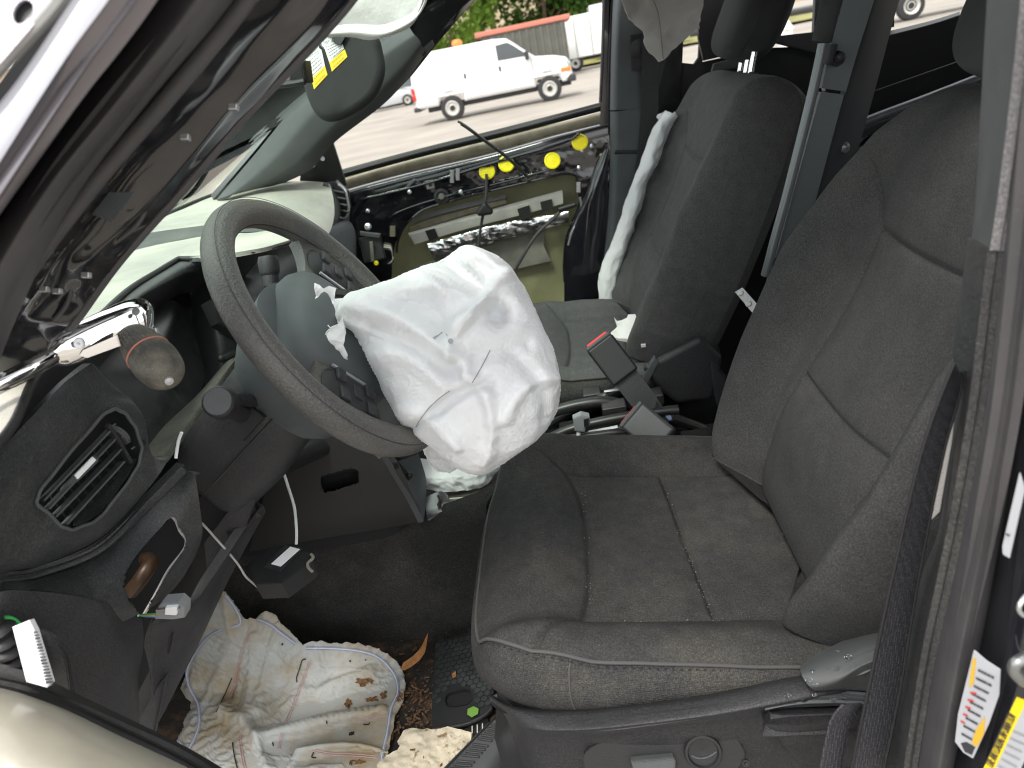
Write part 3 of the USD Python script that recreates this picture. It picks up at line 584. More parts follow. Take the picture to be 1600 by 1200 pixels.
# --- rear passenger side: door panel, ledge, quarter panel, windows
part(shell, 'passenger_rear_door', [box((1.05, .84, .82), (.72, .05, .40), .03)], M['blackest'])
rw = [[(1310, 60, .80), (1400, 48, .80), (1500, 17, .80), (1640, -30, .80)], [(1310, 90, .77), (1375, 57, .77), (1500, 26, .77), (1640, -18, .77)], [(1310, 130, .775), (1400, 110, .775), (1500, 80, .775), (1640, 20, .775)]]
part(shell, 'rear_window_ledge', patch([[(1372, 52, .80), (1440, 36, .80), (1500, 18, .80)], [(1373, 58, .775), (1440, 42, .775), (1500, 23, .775)]], .01, 6, 12), M['trim_grey'])
part(shell, 'rear_door_card', patch([[(1300, 80, .775), (1375, 60, .775), (1500, 26, .775), (1660, -30, .775)], [(1280, 240, .775), (1375, 220, .775), (1500, 180, .775), (1660, 130, .775)], [(1240, 470, .76), (1375, 440, .76), (1500, 400, .76), (1660, 300, .76)]], .02), M['blackest'])
part(shell, 'rear_pillar', slabY([(1385, -60), (1400, -60), (1398, 42), (1378, 46)], .79, .02, .004), M['black'])
part(shell, 'c_pillar', slabY([(1180, -60), (1215, -60), (1213, 60), (1185, 75), (1100, 95), (1092, 60), (1094, -60)], .76, .02, .004), M['black'])
part(shell, 'b_pillar_rear_face', slabY([(1030, -60), (1070, -60), (1068, 60), (1066, 98), (1085, 100), (1092, 90), (1094, 60), (1105, 60), (1098, 97), (1200, 75), (1260, 72), (1280, 56), (1290, 70), (1260, 480), (985, 480), (1000, 300)], .81, .02, .004), M['blackest'])
part(shell, 'window_frame', slabY([(1206, -30), (1212, -30), (1216, 56), (1272, 50), (1276, -30), (1400, -30), (1378, 50), (1300, 90), (1206, 66)], .80, .02, .004), M['black'])
part(shell, 'trim_ledge_end', slabY([(1116, 100), (1160, 88), (1152, 106), (1113, 112)], .70, .02, .004), M['trim_grey'])
# --- driver B-pillar: trims, rubber, painted body with labels
part(shell, 'upper_trim', railpatch([([(1553, -90), (1547, 0), (1527, 300), (1518, 383)], -.7300), ([(1556, -90), (1550, 0), (1531, 300), (1521, 381)], -.7650), ([(1605, -90), (1600, 0), (1565, 300), (1550, 391)], -.8050)], 20, 20, .006), M['trim_grey'])
part(shell, 'upper_trim_edge', railpatch([([(1605, -90), (1600, 0), (1565, 300), (1551, 391)], -.8060), ([(1618, -90), (1612, 0), (1576, 300), (1561, 395)], -.8200), ([(1624, -90), (1618, 0), (1583, 300), (1567, 396)], -.8100)], 10, 20, .006), M['felt_grey'])
part(shell, 'lower_trim', railpatch([([(1515, 372), (1500, 475), (1489, 550), (1500, 600), (1487, 690), (1467, 825), (1440, 900), (1415, 1025), (1380, 1220)], -.7400), ([(1519, 375), (1504, 475), (1494, 550), (1504, 600), (1490, 690), (1471, 825), (1446, 900), (1420, 1025), (1386, 1220)], -.7700), ([(1549, 389), (1536, 475), (1527, 550), (1522, 600), (1503, 725), (1478, 850), (1462, 925), (1440, 1025), (1408, 1220)], -.8050), ([(1558, 393), (1547, 475), (1538, 550), (1532, 600), (1512, 725), (1488, 850), (1472, 925), (1451, 1025), (1420, 1220)], -.8200), ([(1567, 396), (1556, 475), (1547, 550), (1540, 600), (1520, 725), (1496, 850), (1480, 925), (1458, 1025), (1428, 1220)], -.8020)], 30, 50, .006), M['trim_dusty'])
part(shell, 'door_weatherstrip', railpatch([([(1612, -90), (1605, 0), (1562, 395), (1538, 600), (1493, 850), (1455, 1025), (1424, 1220)], -.8050), ([(1628, -90), (1622, 0), (1580, 395), (1556, 600), (1512, 850), (1475, 1025), (1443, 1220)], -.8350), ([(1648, -90), (1642, 0), (1602, 395), (1578, 600), (1535, 850), (1500, 1025), (1465, 1220)], -.8520), ([(1668, -90), (1662, 0), (1622, 395), (1598, 600), (1556, 850), (1522, 1025), (1480, 1220)], -.8420), ([(1680, -90), (1674, 0), (1634, 395), (1610, 600), (1566, 850), (1532, 1025), (1487, 1220)], -.8150)], 40, 40, .01), M['rubber'])
bpo = part(shell, 'driver_b_pillar', railpatch([([(1660, -90), (1650, 0), (1606, 500), (1570, 800), (1515, 1080), (1478, 1240)], -.8300), ([(1700, -90), (1690, 0), (1640, 500), (1600, 800), (1556, 1080), (1520, 1240)], -.8650), ([(1800, -90), (1790, 0), (1740, 500), (1690, 800), (1640, 1080), (1610, 1240)], -.8950), ([(1900, -90), (1890, 0), (1840, 500), (1790, 800), (1740, 1080), (1720, 1240)], -.9050)], 30, 30, .02), M['gloss'])
# --- labels on the pillar
Op = PY(1560, 1080, -.8725); npil = nrm(np.cross(PY(1600, 800, -.8750) - PY(1556, 1080, -.8725), PY(1640, 1080, -.9000) - PY(1556, 1080, -.8725)))
if npil @ (EYE - Op) < 0: npil = -npil
st = part(shell, 'narrow_sticker', slabP([(1598, 735), (1606, 760), (1582, 868), (1572, 862), (1571, 850)], PY(1588, 800, -.8720), npil, .001, lift=.004), M['shaded_label'])
def rows(poly_l, poly_r, n, O, nv, par, name, mt, w=.0016, lo=.06, hi=.94, seed=3, lift=.0065):
    """short print strokes in rows between two pixel lines"""
    rng = np.random.default_rng(seed); ms = []
    a0, a1 = np.array(poly_l, float); b0, b1 = np.array(poly_r, float)
    for k in range(n):
        t = (k + .5) / n; p = a0 + (a1 - a0) * t; q = b0 + (b1 - b0) * t; x = lo
        while x < hi:
            L = rng.uniform(.04, .13); e = min(hi, x + L)
            P0, P1 = PP(*(p + (q - p) * x), O, nv) + nv * lift, PP(*(p + (q - p) * e), O, nv) + nv * lift
            ms.append(ribbon(np.array([P0, (P0 + P1) / 2, P1]), w, .0003, np.cross(nv, P1 - P0))); x = e + rng.uniform(.015, .04)
    part(par, name, ms, M[mt], smooth=False)
rows([(1583, 800), (1576, 855)], [(1590, 802), (1582, 860)], 1, PY(1588, 800, -.8720), npil, st, 'print', 'ink')
lab = part(shell, 'safety_label', slabP([(1533, 1006), (1552, 1022), (1574, 1036), (1572, 1075), (1556, 1120), (1531, 1174), (1516, 1165), (1503, 1148), (1508, 1105), (1522, 1050)], Op, npil, .001, lift=.010), M['shaded_label'])
part(lab, 'amber_patch', slabP([(1532, 1018), (1537, 1018), (1533, 1058), (1526, 1063)], Op, npil, .0006, lift=.0108), M['amber_print'])
part(lab, 'amber_patch', slabP([(1536, 1130), (1551, 1108), (1549, 1135), (1538, 1155), (1530, 1150)], Op, npil, .0006, lift=.0108), M['amber_print'])
rows([(1541, 1028), (1512, 1140)], [(1570, 1042), (1530, 1150)], 9, Op, npil, lab, 'print', 'ink', .0020, seed=5, lift=.0112)
rows([(1530, 1065), (1511, 1120)], [(1541, 1066), (1518, 1124)], 5, Op, npil, lab, 'red_print', 'ink_red', .0016, seed=6, lift=.0112)
part(lab, 'print_symbol', slabP([(1513, 1150), (1521, 1148), (1535, 1156), (1530, 1168), (1519, 1163)], Op, npil, .0006, lift=.0108), M['ink'])
tl = part(shell, 'tyre_label', slabP([(1611, 1080), (1650, 1100), (1590, 1225), (1540, 1225)], Op, npil, .001, lift=.013), M['shaded_label'])
part(tl, 'yellow_band', slabP([(1604, 1074), (1619, 1080), (1565, 1194), (1551, 1186)], Op, npil, .0008, lift=.0138), M['label_yellow'])
a_, b_ = PP(1567, 1188, Op, npil), PP(1609, 1098, Op, npil); rr = nrm(b_ - a_)
part(tl, 'lettering', text3('TIRE AND LOADING INFORMATION', .0056, PP(1566, 1185, Op, npil) + npil * .0142, rr, np.cross(npil, rr), .0004, False, .50), M['ink'], smooth=False)
rows([(1600, 1120), (1572, 1185)], [(1625, 1130), (1600, 1200)], 6, Op, npil, tl, 'print', 'ink_grey', .0014, seed=8, lift=.0142)
part(shell, 'door_striker', [tube(smooth_line([PY(1612, 1022, -.9100), PY(1588, 1035, -.9150), PY(1584, 1045, -.9150), PY(1590, 1056, -.9150), PY(1612, 1068, -.9100)], 20), .0040, 10)], M['steel'])
part(shell, 'sill_clip', tube(smooth_line([PY(1606, 928, -.9000), PY(1592, 950, -.9050), PY(1600, 962, -.9050)], 12), .0016, 8), M['satin'])
# --- open driver's door (near edge of the frame)
dd = thing('front_door', 'swung open driver door with bare beige inner skin at the lower left corner', 'car door', PY(10, 1100, -.95))
dpl = [(-60, 1060), (8, 1066), (40, 1072), (90, 1090), (180, 1130), (280, 1178), (335, 1202), (360, 1260), (-60, 1260)]
Od = PY(120, 1150, -.86); nd = nrm((.35, -.55, .75))
def _dp(G): return G
part(dd, 'inner_skin', patch([[(-60, 1064, -.83), (10, 1076, -.83), (90, 1103, -.83), (190, 1150, -.83), (290, 1196, -.83), (345, 1225, -.83)], [(-60, 1130, -.90), (10, 1130, -.90), (90, 1150, -.90), (190, 1190, -.90), (290, 1230, -.90), (345, 1260, -.90)], [(-60, 1300, -.96), (10, 1300, -.96), (90, 1300, -.96), (190, 1300, -.96), (290, 1300, -.96), (345, 1300, -.96)]], .01), M['beige'])
part(dd, 'edge_seal', railpatch([([(-60, 1050), (30, 1060), (100, 1086), (200, 1130), (290, 1172), (345, 1206)], -.80), ([(-60, 1054), (34, 1066), (98, 1094), (196, 1140), (286, 1184), (340, 1216)], -.835), ([(-60, 1062), (30, 1073), (92, 1103), (190, 1150), (280, 1195), (335, 1226)], -.828)], 14, 30, .01), M['rubber_black'])
hb = part(dd, 'frame_bracket', slabP([(-60, -60), (120, -60), (83, 0), (40, 52), (0, 98), (-60, 170)], PY(40, 40, -.93), nrm((.2, -.85, .5)), .0015, 0, holes=[sm([(22, 12), (38, -2), (51, 5), (51, 22), (40, 34), (26, 38), (19, 26)], 30)]), M['sky_sheen_paint'], label='pale upper bracket with a round hole')
part(dd, 'bracket_backing', slabP(sm([(16, 6), (38, -8), (57, 0), (57, 26), (44, 41), (22, 44), (13, 28)], 30), PY(40, 40, -.93) - nrm((.2, -.85, .5)) * .004, nrm((.2, -.85, .5)), .003), M['black'])  # dark sheet added to give the hole its shade
part(dd, 'bracket_edge', tube(L3([(-40, 145, -.925), (0, 102, -.925), (45, 52, -.925), (90, 0, -.925), (130, -60, -.925)], n=20), .004, 8), M['satin'])
wh = thing('wiring_harness', 'black corrugated wiring boot with coloured wires at the left door hinge', 'wiring', PY(10, 1020, -.80))
part(wh, 'boot', [tube(L3([(-40, 960, -.80), (0, 990, -.80), (18, 1030, -.80), (22, 1062, -.80), (10, 1110, -.82)], n=40), .012 + .003 * np.sin(np.arange(40) * 1.6), 14)], M['rubber_black'])
for k, (mt_, dy) in enumerate([('wire_green', 0), ('wire_purple', 5), ('wire_white', 9), ('wire_blue', 3)]):
    part(wh, 'wire', tube(L3([(-30, 972 + dy, -.79), (5, 965 + dy, -.785), (22, 968 + dy, -.78), (34, 984 + dy, -.775)], n=16), .0018, 6), M[mt_])
for k, dy in enumerate([0, 8]): part(wh, 'wire', tube(L3([(-5, 1080 + dy, -.83), (6, 1090 + dy, -.835), (10, 1102 + dy, -.835)], n=10), .0025, 6), M['wire_orange'])
pc = thing('plug_connector', 'white plug with black barcode stripes beside the wiring boot', 'connector', PY(45, 1020, -.835))
part(pc, 'housing', slabP([(18, 980), (45, 969), (53, 985), (78, 1068), (72, 1075), (40, 1066)], PY(45, 1020, -.835), nrm((.3, -.8, .5)), .010, .002), M['white'])
rng = np.random.default_rng(2)
bars = []
for k in range(17):
    t = k / 16; a = np.array([53, 988]) + t * np.array([19, 78]); b = a + [7 + 5 * t, -1]
    P0, P1 = PP(*a, PY(45, 1020, -.835), nrm((.3, -.8, .5))) + nrm((.3, -.8, .5)) * .0008, PP(*b, PY(45, 1020, -.835), nrm((.3, -.8, .5))) + nrm((.3, -.8, .5)) * .0008
    bars.append(ribbon(np.array([P0, (P0 + P1) / 2, P1]), rng.uniform(.0008, .0022), .0003, np.cross(nrm((.3, -.8, .5)), P1 - P0)))
part(pc, 'barcode', bars, M['ink'], smooth=False)
# ================================================================== DASHBOARD
dash = thing('dashboard', 'dusty grey dashboard with air vents and empty knee panel in front of the driver', 'dashboard', (-.75, 0, .9))
gask = [(-60, 765, 1.235, 'z'), (0, 690, 1.245, 'z'), (60, 585, 1.25, 'z'), (150, 500, 1.25, 'z'), (220, 440, 1.25, 'z'), (280, 404, 1.25, 'z'), (333, 402, 1.25, 'z'), (400, 392, 1.25, 'z'), (452, 378, 1.245, 'z')]
G3 = smooth_line([pt(q) for q in gask], 70)
def und(G):
    G = G.copy(); G[..., 2] += .0025 * (meshkit.fbm(G * 14, 3, 2) - .5); return G
part(dash, 'hood_seal', tube(G3, .0045, 10), M['rubber_black'])
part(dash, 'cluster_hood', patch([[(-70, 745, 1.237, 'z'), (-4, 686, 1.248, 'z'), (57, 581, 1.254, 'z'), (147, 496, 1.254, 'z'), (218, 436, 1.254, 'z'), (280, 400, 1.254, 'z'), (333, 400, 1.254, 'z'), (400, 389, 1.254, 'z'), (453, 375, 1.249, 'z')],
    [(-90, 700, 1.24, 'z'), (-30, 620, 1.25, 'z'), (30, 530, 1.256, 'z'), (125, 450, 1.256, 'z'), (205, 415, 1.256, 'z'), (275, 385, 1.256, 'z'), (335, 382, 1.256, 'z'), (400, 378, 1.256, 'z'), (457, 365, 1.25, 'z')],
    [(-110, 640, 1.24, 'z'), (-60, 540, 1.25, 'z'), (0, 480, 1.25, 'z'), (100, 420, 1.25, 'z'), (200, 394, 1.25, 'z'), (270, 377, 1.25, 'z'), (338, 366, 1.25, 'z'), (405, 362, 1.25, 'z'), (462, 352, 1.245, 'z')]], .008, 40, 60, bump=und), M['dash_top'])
part(dash, 'dash_step', patch([[(60, 430, -.05), (205, 393, .09), (270, 377, .09), (338, 366, .10), (420, 362, .12)], [(90, 395, .0), (216, 366, .22), (280, 357, .22), (340, 350, .23), (430, 346, .24)]], .006, 10, 30), M['dash_grey'])
for (p_, q_) in [((262, 399), (290, 384)), ((300, 392), (320, 382))]: part(dash, 'speaker_dimple', rhull([PZ(*p_, 1.2505), PZ(*q_, 1.2505)], .0025, False), M['dash_grey'])
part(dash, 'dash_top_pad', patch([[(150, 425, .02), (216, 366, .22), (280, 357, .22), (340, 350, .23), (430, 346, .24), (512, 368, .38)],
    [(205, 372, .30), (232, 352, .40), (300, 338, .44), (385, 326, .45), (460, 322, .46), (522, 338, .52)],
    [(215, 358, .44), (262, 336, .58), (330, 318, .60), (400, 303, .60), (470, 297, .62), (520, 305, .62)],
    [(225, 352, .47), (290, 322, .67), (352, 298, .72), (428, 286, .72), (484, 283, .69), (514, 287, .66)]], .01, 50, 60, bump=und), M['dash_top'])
part(dash, 'passenger_end', patch([[(505, 286, .655), (520, 300, .64), (523, 335, .55), (511, 365, .40)], [(530, 292, .70), (540, 318, .70), (532, 345, .66), (505, 375, .44)], [(545, 320, .74), (546, 340, .74), (540, 360, .70), (490, 395, .42)]], .012), M['dash_grey'])
part(dash, 'glovebox', patch([[(500, 368, .36), (520, 352, .52), (536, 345, .64), (546, 346, .70)], [(500, 385, .32), (530, 365, .50), (549, 360, .62), (555, 362, .70)], [(500, 440, .30), (535, 418, .46), (552, 402, .60), (557, 395, .69)], [(480, 480, .25), (520, 460, .42), (545, 440, .56), (552, 430, .68)]], .02), M['trim_slate'])
pv = part(dash, 'passenger_vent', slabY([(506, 287), (524, 285), (541, 300), (545, 325), (538, 342), (523, 337), (514, 312)], .66, .03, .004), M['black'])
part(pv, 'vent_frame', tube(smooth_line([PY(x, y, .655) for x, y in [(528, 288), (541, 302), (545, 325), (538, 341), (530, 339)]], 20), .0035, 8), M['satin'])
for k in range(4): part(pv, 'slat', rhull([PY(513 + 3 * k, 296 + 10 * k, .652), PY(537 + 2.2 * k, 301 + 10 * k, .652)], .003, False), M['trim_grey'])

# --- instrument cluster recess
part(dash, 'cluster_shroud', patch([[(-60, 770, 1.23, 'z'), (0, 694, 1.242, 'z'), (60, 589, 1.247, 'z'), (150, 504, 1.247, 'z'), (220, 444, 1.247, 'z'), (280, 408, 1.247, 'z'), (333, 406, 1.247, 'z'), (440, 384, 1.243, 'z')],
    [(-60, 800, -.57, 'x'), (20, 710, -.585, 'x'), (95, 590, -.60, 'x'), (165, 520, -.615, 'x'), (225, 460, -.62, 'x'), (282, 428, -.625, 'x'), (325, 425, -.625, 'x'), (400, 412, -.60, 'x')],
    [(-60, 830, -.575, 'x'), (40, 730, -.59, 'x'), (125, 610, -.625, 'x'), (182, 545, -.665, 'x'), (222, 500, -.675, 'x'), (268, 464, -.68, 'x'), (300, 460, -.68, 'x'), (345, 480, -.65, 'x')]], .006, 50, 70), M['trim_dusty'])
part(dash, 'cluster_screen', slab([PX(x, y, -.665) for x, y in [(120, 640), (150, 585), (195, 522), (245, 476), (285, 458), (297, 472), (314, 585), (275, 655), (200, 720)]], (.93, 0, .36), .01, .002), M['screen'])
part(dash, 'cluster_side', patch([[(296, 455, -.67, 'x'), (330, 445, -.64, 'x'), (370, 450, -.60, 'x'), (420, 470, -.56, 'x')], [(302, 520, -.67, 'x'), (338, 510, -.60, 'x'), (380, 505, -.57, 'x'), (430, 520, -.55, 'x')], [(312, 592, -.66, 'x'), (345, 570, -.60, 'x'), (390, 550, -.575, 'x'), (440, 560, -.56, 'x')], [(290, 660, -.65, 'x'), (345, 610, -.60, 'x'), (400, 585, -.58, 'x'), (440, 590, -.56, 'x')]], .01), M['trim'])
cv = part(dash, 'centre_vent', slab([PX(x, y, -.568) for x, y in [(340, 462), (352, 456), (395, 500), (392, 520), (372, 526), (350, 500)]], (.9, -.3, .3), .02, .003), M['black'])
for k in range(3): part(cv, 'slat', rhull([PX(345 + 8 * k, 470 + 12 * k, -.563), PX(372 + 8 * k, 478 + 12 * k, -.563)], .0028, False), M['trim_grey'])
part(dash, 'centre_vent_button', rhull([PX(346, 560, -.585), PX(362, 552, -.585)], .007, False), M['black'])
part(dash, 'dusty_ledge', patch([[(352, 566, -.585, 'x'), (300, 625, -.60, 'x'), (262, 660, -.60, 'x'), (217, 718, -.60, 'x')], [(372, 556, -.545, 'x'), (325, 615, -.555, 'x'), (290, 662, -.56, 'x'), (250, 712, -.56, 'x')], [(385, 556, -.545, 'x'), (335, 628, -.55, 'x'), (300, 670, -.555, 'x'), (262, 722, -.555, 'x')]], .006, 16, 30), M['carpet_worn'])
# --- driver vent housing
vp = [(57, 785), (62, 768), (110, 706), (164, 646), (180, 639), (196, 646), (212, 668), (222, 700), (217, 726), (200, 754), (160, 805), (146, 816), (112, 828), (97, 823)]
def dense(p, m=6):
    p = np.array(p, float); q = np.roll(p, -1, 0); return (p[:, None] + (q - p)[:, None] * (np.arange(m) / m)[None, :, None]).reshape(-1, 2)
vo = dense(vp)
_vq = np.array([PY(*q) for q in [(66, 760, -.69), (120, 705, -.645), (190, 645, -.58), (226, 655, -.55), (215, 720, -.575), (120, 790, -.66), (66, 830, -.695), (140, 806, -.64)]]); nv = np.linalg.svd(_vq - _vq.mean(0))[2][2]
nv = nv * np.sign(nv @ (EYE - _vq.mean(0))); OV = PP(140, 735, _vq.mean(0), nv)
rbump = None
part(dash, 'vent_housing', patch([[(-80, 790, -.80), (-10, 715, -.75), (60, 640, -.685), (110, 590, -.63), (142, 568, -.595), (158, 620, -.57)],
    [(-80, 815, -.81), (-5, 755, -.76), (72, 690, -.69), (128, 636, -.63), (176, 616, -.575), (206, 625, -.55)],
    [(-80, 850, -.805), (0, 800, -.755), (66, 760, -.69), (120, 705, -.645), (190, 645, -.58), (226, 655, -.55)],
    [(-80, 905, -.79), (0, 868, -.745), (66, 830, -.695), (120, 790, -.66), (215, 720, -.575), (232, 692, -.555)],
    [(-80, 925, -.775), (0, 890, -.735), (70, 870, -.69), (150, 828, -.635), (226, 752, -.57), (240, 715, -.55)],
    [(-80, 935, -.75), (0, 899, -.72), (70, 882, -.675), (155, 842, -.62), (228, 768, -.565), (262, 718, -.545)]], .008, 130, 130, hole=dense([(x + (140 - x) * .012, y + (737 - y) * .012) for x, y in vp])), M['trim_dusty'])
vent = part(dash, 'driver_vent', slabP(vo, OV, nv, .030, .003, holes=[dense([(x + (140 - x) * .07, y + (737 - y) * .07) for x, y in vp])], lift=.008), M['trim_slate'])
part(vent, 'bezel_line', tube(smooth_line([PP(x, y, OV + nv * .0078, nv) for x, y in dense(vp, 3)], 120, closed=True), .0020, 8, closed=True), M['trim_grey'])
part(vent, 'duct', slabP(dense([(x + (140 - x) * .02, y + (737 - y) * .02) for x, y in vp]), OV - nv * .03, nv, .006), M['blackest'])
part(vent, 'side_wall', railpatch([([(128, 822), (150, 806), (192, 752), (210, 720)], None)] if False else [([(115, 820, -.64), (148, 806, -.62), (192, 752, -.575), (212, 718, -.56)], None), ([(110, 808, -.625), (140, 790, -.605), (176, 740, -.565), (190, 712, -.55)], None)], 6, 14, .002), M['trim_dusty'])
for (a_, b_) in [((64, 783), (170, 672)), ((72, 796), (178, 685)), ((83, 808), (186, 702)), ((100, 820), (190, 722))]:
    A0, B0 = PP(*a_, OV - nv * .004, nv), PP(*b_, OV - nv * .004, nv); s_ = nrm(np.cross(B0 - A0, nv))
    part(vent, 'slat', ribbon(np.array([A0, (A0 + B0) / 2, B0]), .014, .0020, nrm(EYE - OV) * .9 + s_ * .28), M['trim_grey'])
for k in range(9):
    t = k / 8; c0 = PP(78 + 92 * t, 775 - 92 * t, OV - nv * .016, nv); c1 = PP(108 + 92 * t, 815 - 92 * t, OV - nv * .016, nv)
    part(vent, 'vane', ribbon(np.array([c0, (c0 + c1) / 2, c1]), .010, .0012, nrm(EYE - OV)), M['black'])
part(vent, 'divider', ribbon(np.array([PP(168, 664, OV, nv), PP(186, 692, OV, nv), PP(203, 722, OV, nv)]), .006, .004, nv), M['trim'])
part(vent, 'thumbwheel', [lathe(PP(184, 680, OV - nv * .006, nv) - nrm(np.cross(PP(203, 722, OV, nv) - PP(168, 664, OV, nv), nv)) * .003, np.cross(PP(203, 722, OV, nv) - PP(168, 664, OV, nv), nv), [(0, 0), (.0135, 0), (.0135, .006), (0, .006)], 24)] +
     [rbox(PP(178 + 7.5 * k, 664 + 9 * k, OV + nv * .006, nv), basis(nv), (.0028, .0008, .0008), .0004) for k in range(5)], M['trim_grey'])
tab = rhull([PP(118, 742, OV + nv * .004, nv), PP(146, 715, OV + nv * .004, nv), PP(121, 748, OV + nv * .004, nv), PP(150, 720, OV + nv * .004, nv), PP(98, 764, OV - nv * .006, nv)], .0024)
part(vent, 'tab', tab, M['trim_slate'])
part(vent, 'tab_strip', slabP([(118, 743), (146, 714), (151, 719), (122, 749)], OV + nv * .0075, nv, .002, .0006), M['label'])  # chrome strip coloured white in place of its bright reflection
# --- lower edge trim, knee panel, cavity
part(dash, 'lower_ledge', patch([[(-60, 930, -.74), (0, 902, -.715), (60, 886, -.675), (150, 848, -.62), (226, 772, -.56), (276, 722, -.535)], [(-60, 934, -.755), (0, 906, -.73), (64, 893, -.69), (156, 856, -.635), (234, 780, -.572), (284, 728, -.545)], [(-60, 942, -.75), (0, 912, -.725), (66, 901, -.68), (160, 864, -.625), (240, 790, -.565), (292, 738, -.54)]], .006, 16, 40), M['trim_dusty'])
cavp = [(192, 918), (196, 895), (212, 868), (262, 812), (272, 806), (279, 822), (291, 842), (288, 858), (262, 895), (225, 962), (214, 956), (204, 942)]
part(dash, 'knee_panel', patch([[(-60, 945, -.745), (0, 908, -.72), (64, 897, -.675), (158, 860, -.62), (238, 786, -.56), (290, 734, -.535)],
    [(-60, 955, -.775), (0, 925, -.75), (60, 918, -.71), (150, 890, -.65), (245, 820, -.575), (305, 745, -.545)],
    [(-60, 985, -.785), (0, 950, -.76), (70, 938, -.725), (168, 925, -.665), (256, 850, -.585), (312, 790, -.545)],
    [(-60, 1030, -.78), (0, 990, -.755), (90, 960, -.715), (186, 945, -.66), (272, 880, -.585), (316, 835, -.54)],
    [(-60, 1060, -.76), (10, 1020, -.735), (110, 990, -.70), (200, 968, -.65), (262, 930, -.60), (300, 878, -.55)]], .010, 90, 90, hole=cavp), M['trim_dusty'])
part(dash, 'cavity_lip', tube(smooth_line([pt((268, 806, -.557)), pt((276, 815, -.557)), pt((281, 828, -.556)), pt((291, 842, -.556)), pt((290, 854, -.556)), pt((264, 890, -.575)), pt((245, 925, -.585)), pt((224, 962, -.60))], 40), .0022, 6), M['lining_grey'])
part(dash, 'cavity_back', patch([[(180, 930, -.50), (230, 850, -.46), (290, 790, -.42)], [(200, 990, -.50), (260, 900, -.46), (310, 830, -.42)]], .01), M['blackest'])
cb = part(dash, 'copper_bracket', tube(L3([(204, 925, -.54), (222, 902, -.54), (234, 884, -.53), (228, 874, -.50)], n=16), .010, 12), M['copper'])
part(dash, 'side_end_cap', patch([[(-60, 945, -.768), (0, 925, -.76), (70, 925, -.73), (150, 938, -.69), (186, 952, -.655), (222, 968, -.62)], [(-60, 1000, -.775), (0, 985, -.77), (90, 975, -.73), (160, 975, -.69), (196, 1000, -.66), (224, 1010, -.62)], [(-60, 1060, -.775), (0, 1050, -.77), (105, 1045, -.73), (170, 1050, -.69), (206, 1065, -.66), (216, 1060, -.62)], [(-60, 1200, -.77), (0, 1200, -.76), (110, 1190, -.73), (180, 1190, -.69), (213, 1190, -.66), (218, 1190, -.63)]], .012, 40, 40), M['trim'])
part(dash, 'fuse_cover', slabY(sm([(-40, 985), (40, 985), (75, 995), (96, 1012), (107, 1040), (114, 1085), (117, 1140), (-40, 1140)], 50), -.785, .006, .003), M['trim'])
part(dash, 'column_bracket', patch([[(225, 1010, -.60), (240, 975, -.60), (290, 960, -.575), (330, 905, -.53), (400, 800, -.45)], [(240, 1090, -.60), (262, 1030, -.585), (318, 960, -.55), (350, 890, -.50), (410, 790, -.44)], [(236, 1150, -.60), (258, 1110, -.585), (318, 990, -.54), (358, 905, -.49), (415, 800, -.43)]], .012, 20, 30), M['trim'])
part(dash, 'lower_rail', slabY([(214, 1085), (262, 994), (270, 990), (267, 1005), (240, 1142), (228, 1150), (214, 1130)], -.585, .01, .002), M['black'])
part(dash, 'lower_strut', slabY([(213, 1130), (245, 1075), (258, 1060), (240, 1150), (225, 1160)], -.60, .01, .003), M['trim'])
part(dash, 'footwell_liner', slabY([(190, 900), (330, 760), (400, 790), (350, 896), (310, 985), (240, 1136), (205, 1150)], -.43, .006), M['blackest'])  # added black sheet, fills a bright gap with the dark of the footwell
part(dash, 'reinforcement_bar', [tube(L3([(320, 800, -.40), (420, 735, -.30), (520, 690, -.20)], n=10), .02, 12)], M['black'])
for pl, Y in [([(318, 850), (356, 800), (385, 770), (400, 780), (352, 905), (340, 915), (322, 890)], -.47), ([(330, 870), (352, 835), (362, 838), (346, 905)], -.48)]:
    part(dash, 'inner_rib', slabY(pl, Y, .012, .003), M['trim'])
part(dash, 'release_bracket', patch([[(362, 775, -.44), (385, 762, -.43), (410, 752, -.40), (422, 745, -.37)], [(366, 792, -.45), (388, 785, -.44), (412, 772, -.41), (422, 762, -.38)]], .012), M['felt'])
part(dash, 'centre_stack', box((-.72, .12, .99), (.13, .24, .18), .04), M['trim'])
part(dash, 'under_dash_core', [box((-.90, 0, 1.02), (.17, .70, .17), .04), box((-.85, .25, .80), (.15, .38, .2), .04)], M['blackest'])  # black boxes added to block light through the under-dash void
part(dash, 'hood_fill', box((-.80, -.25, 1.215), (.13, .40, .012), .005), M['black'])
# --- steering column
Cw = np.array([-.315, -.42, 1.184]); TIL = .505
nW = np.array([math.cos(TIL), 0, math.sin(TIL)]); uW = np.array([-math.sin(TIL), 0, math.cos(TIL)]); sW = np.array([0, 1.0, 0])
def W(s, t, d=0.): return Cw + s * sW + t * uW + d * nW
col = thing('steering_column', 'grey plastic steering column shroud with adjuster knob and stalks', 'steering column', W(0, 0, -.2))
def rr(d, hs, ht, t0, n=40, p=3.2):
    a = np.linspace(0, 2 * np.pi, n, endpoint=False); c, s = np.cos(a), np.sin(a)
    return W(0, t0, d) + (np.sign(c) * np.abs(c) ** (2 / p) * hs)[:, None] * sW + (np.sign(s) * np.abs(s) ** (2 / p) * ht)[:, None] * uW
part(col, 'shroud', rings([rr(-.30, .045, .05, -.055), rr(-.28, .060, .066, -.05), rr(-.20, .072, .070, -.038), rr(-.14, .075, .068, -.025), rr(-.105, .072, .066, -.02), rr(-.098, .066, .060, -.02)]), M['trim'])
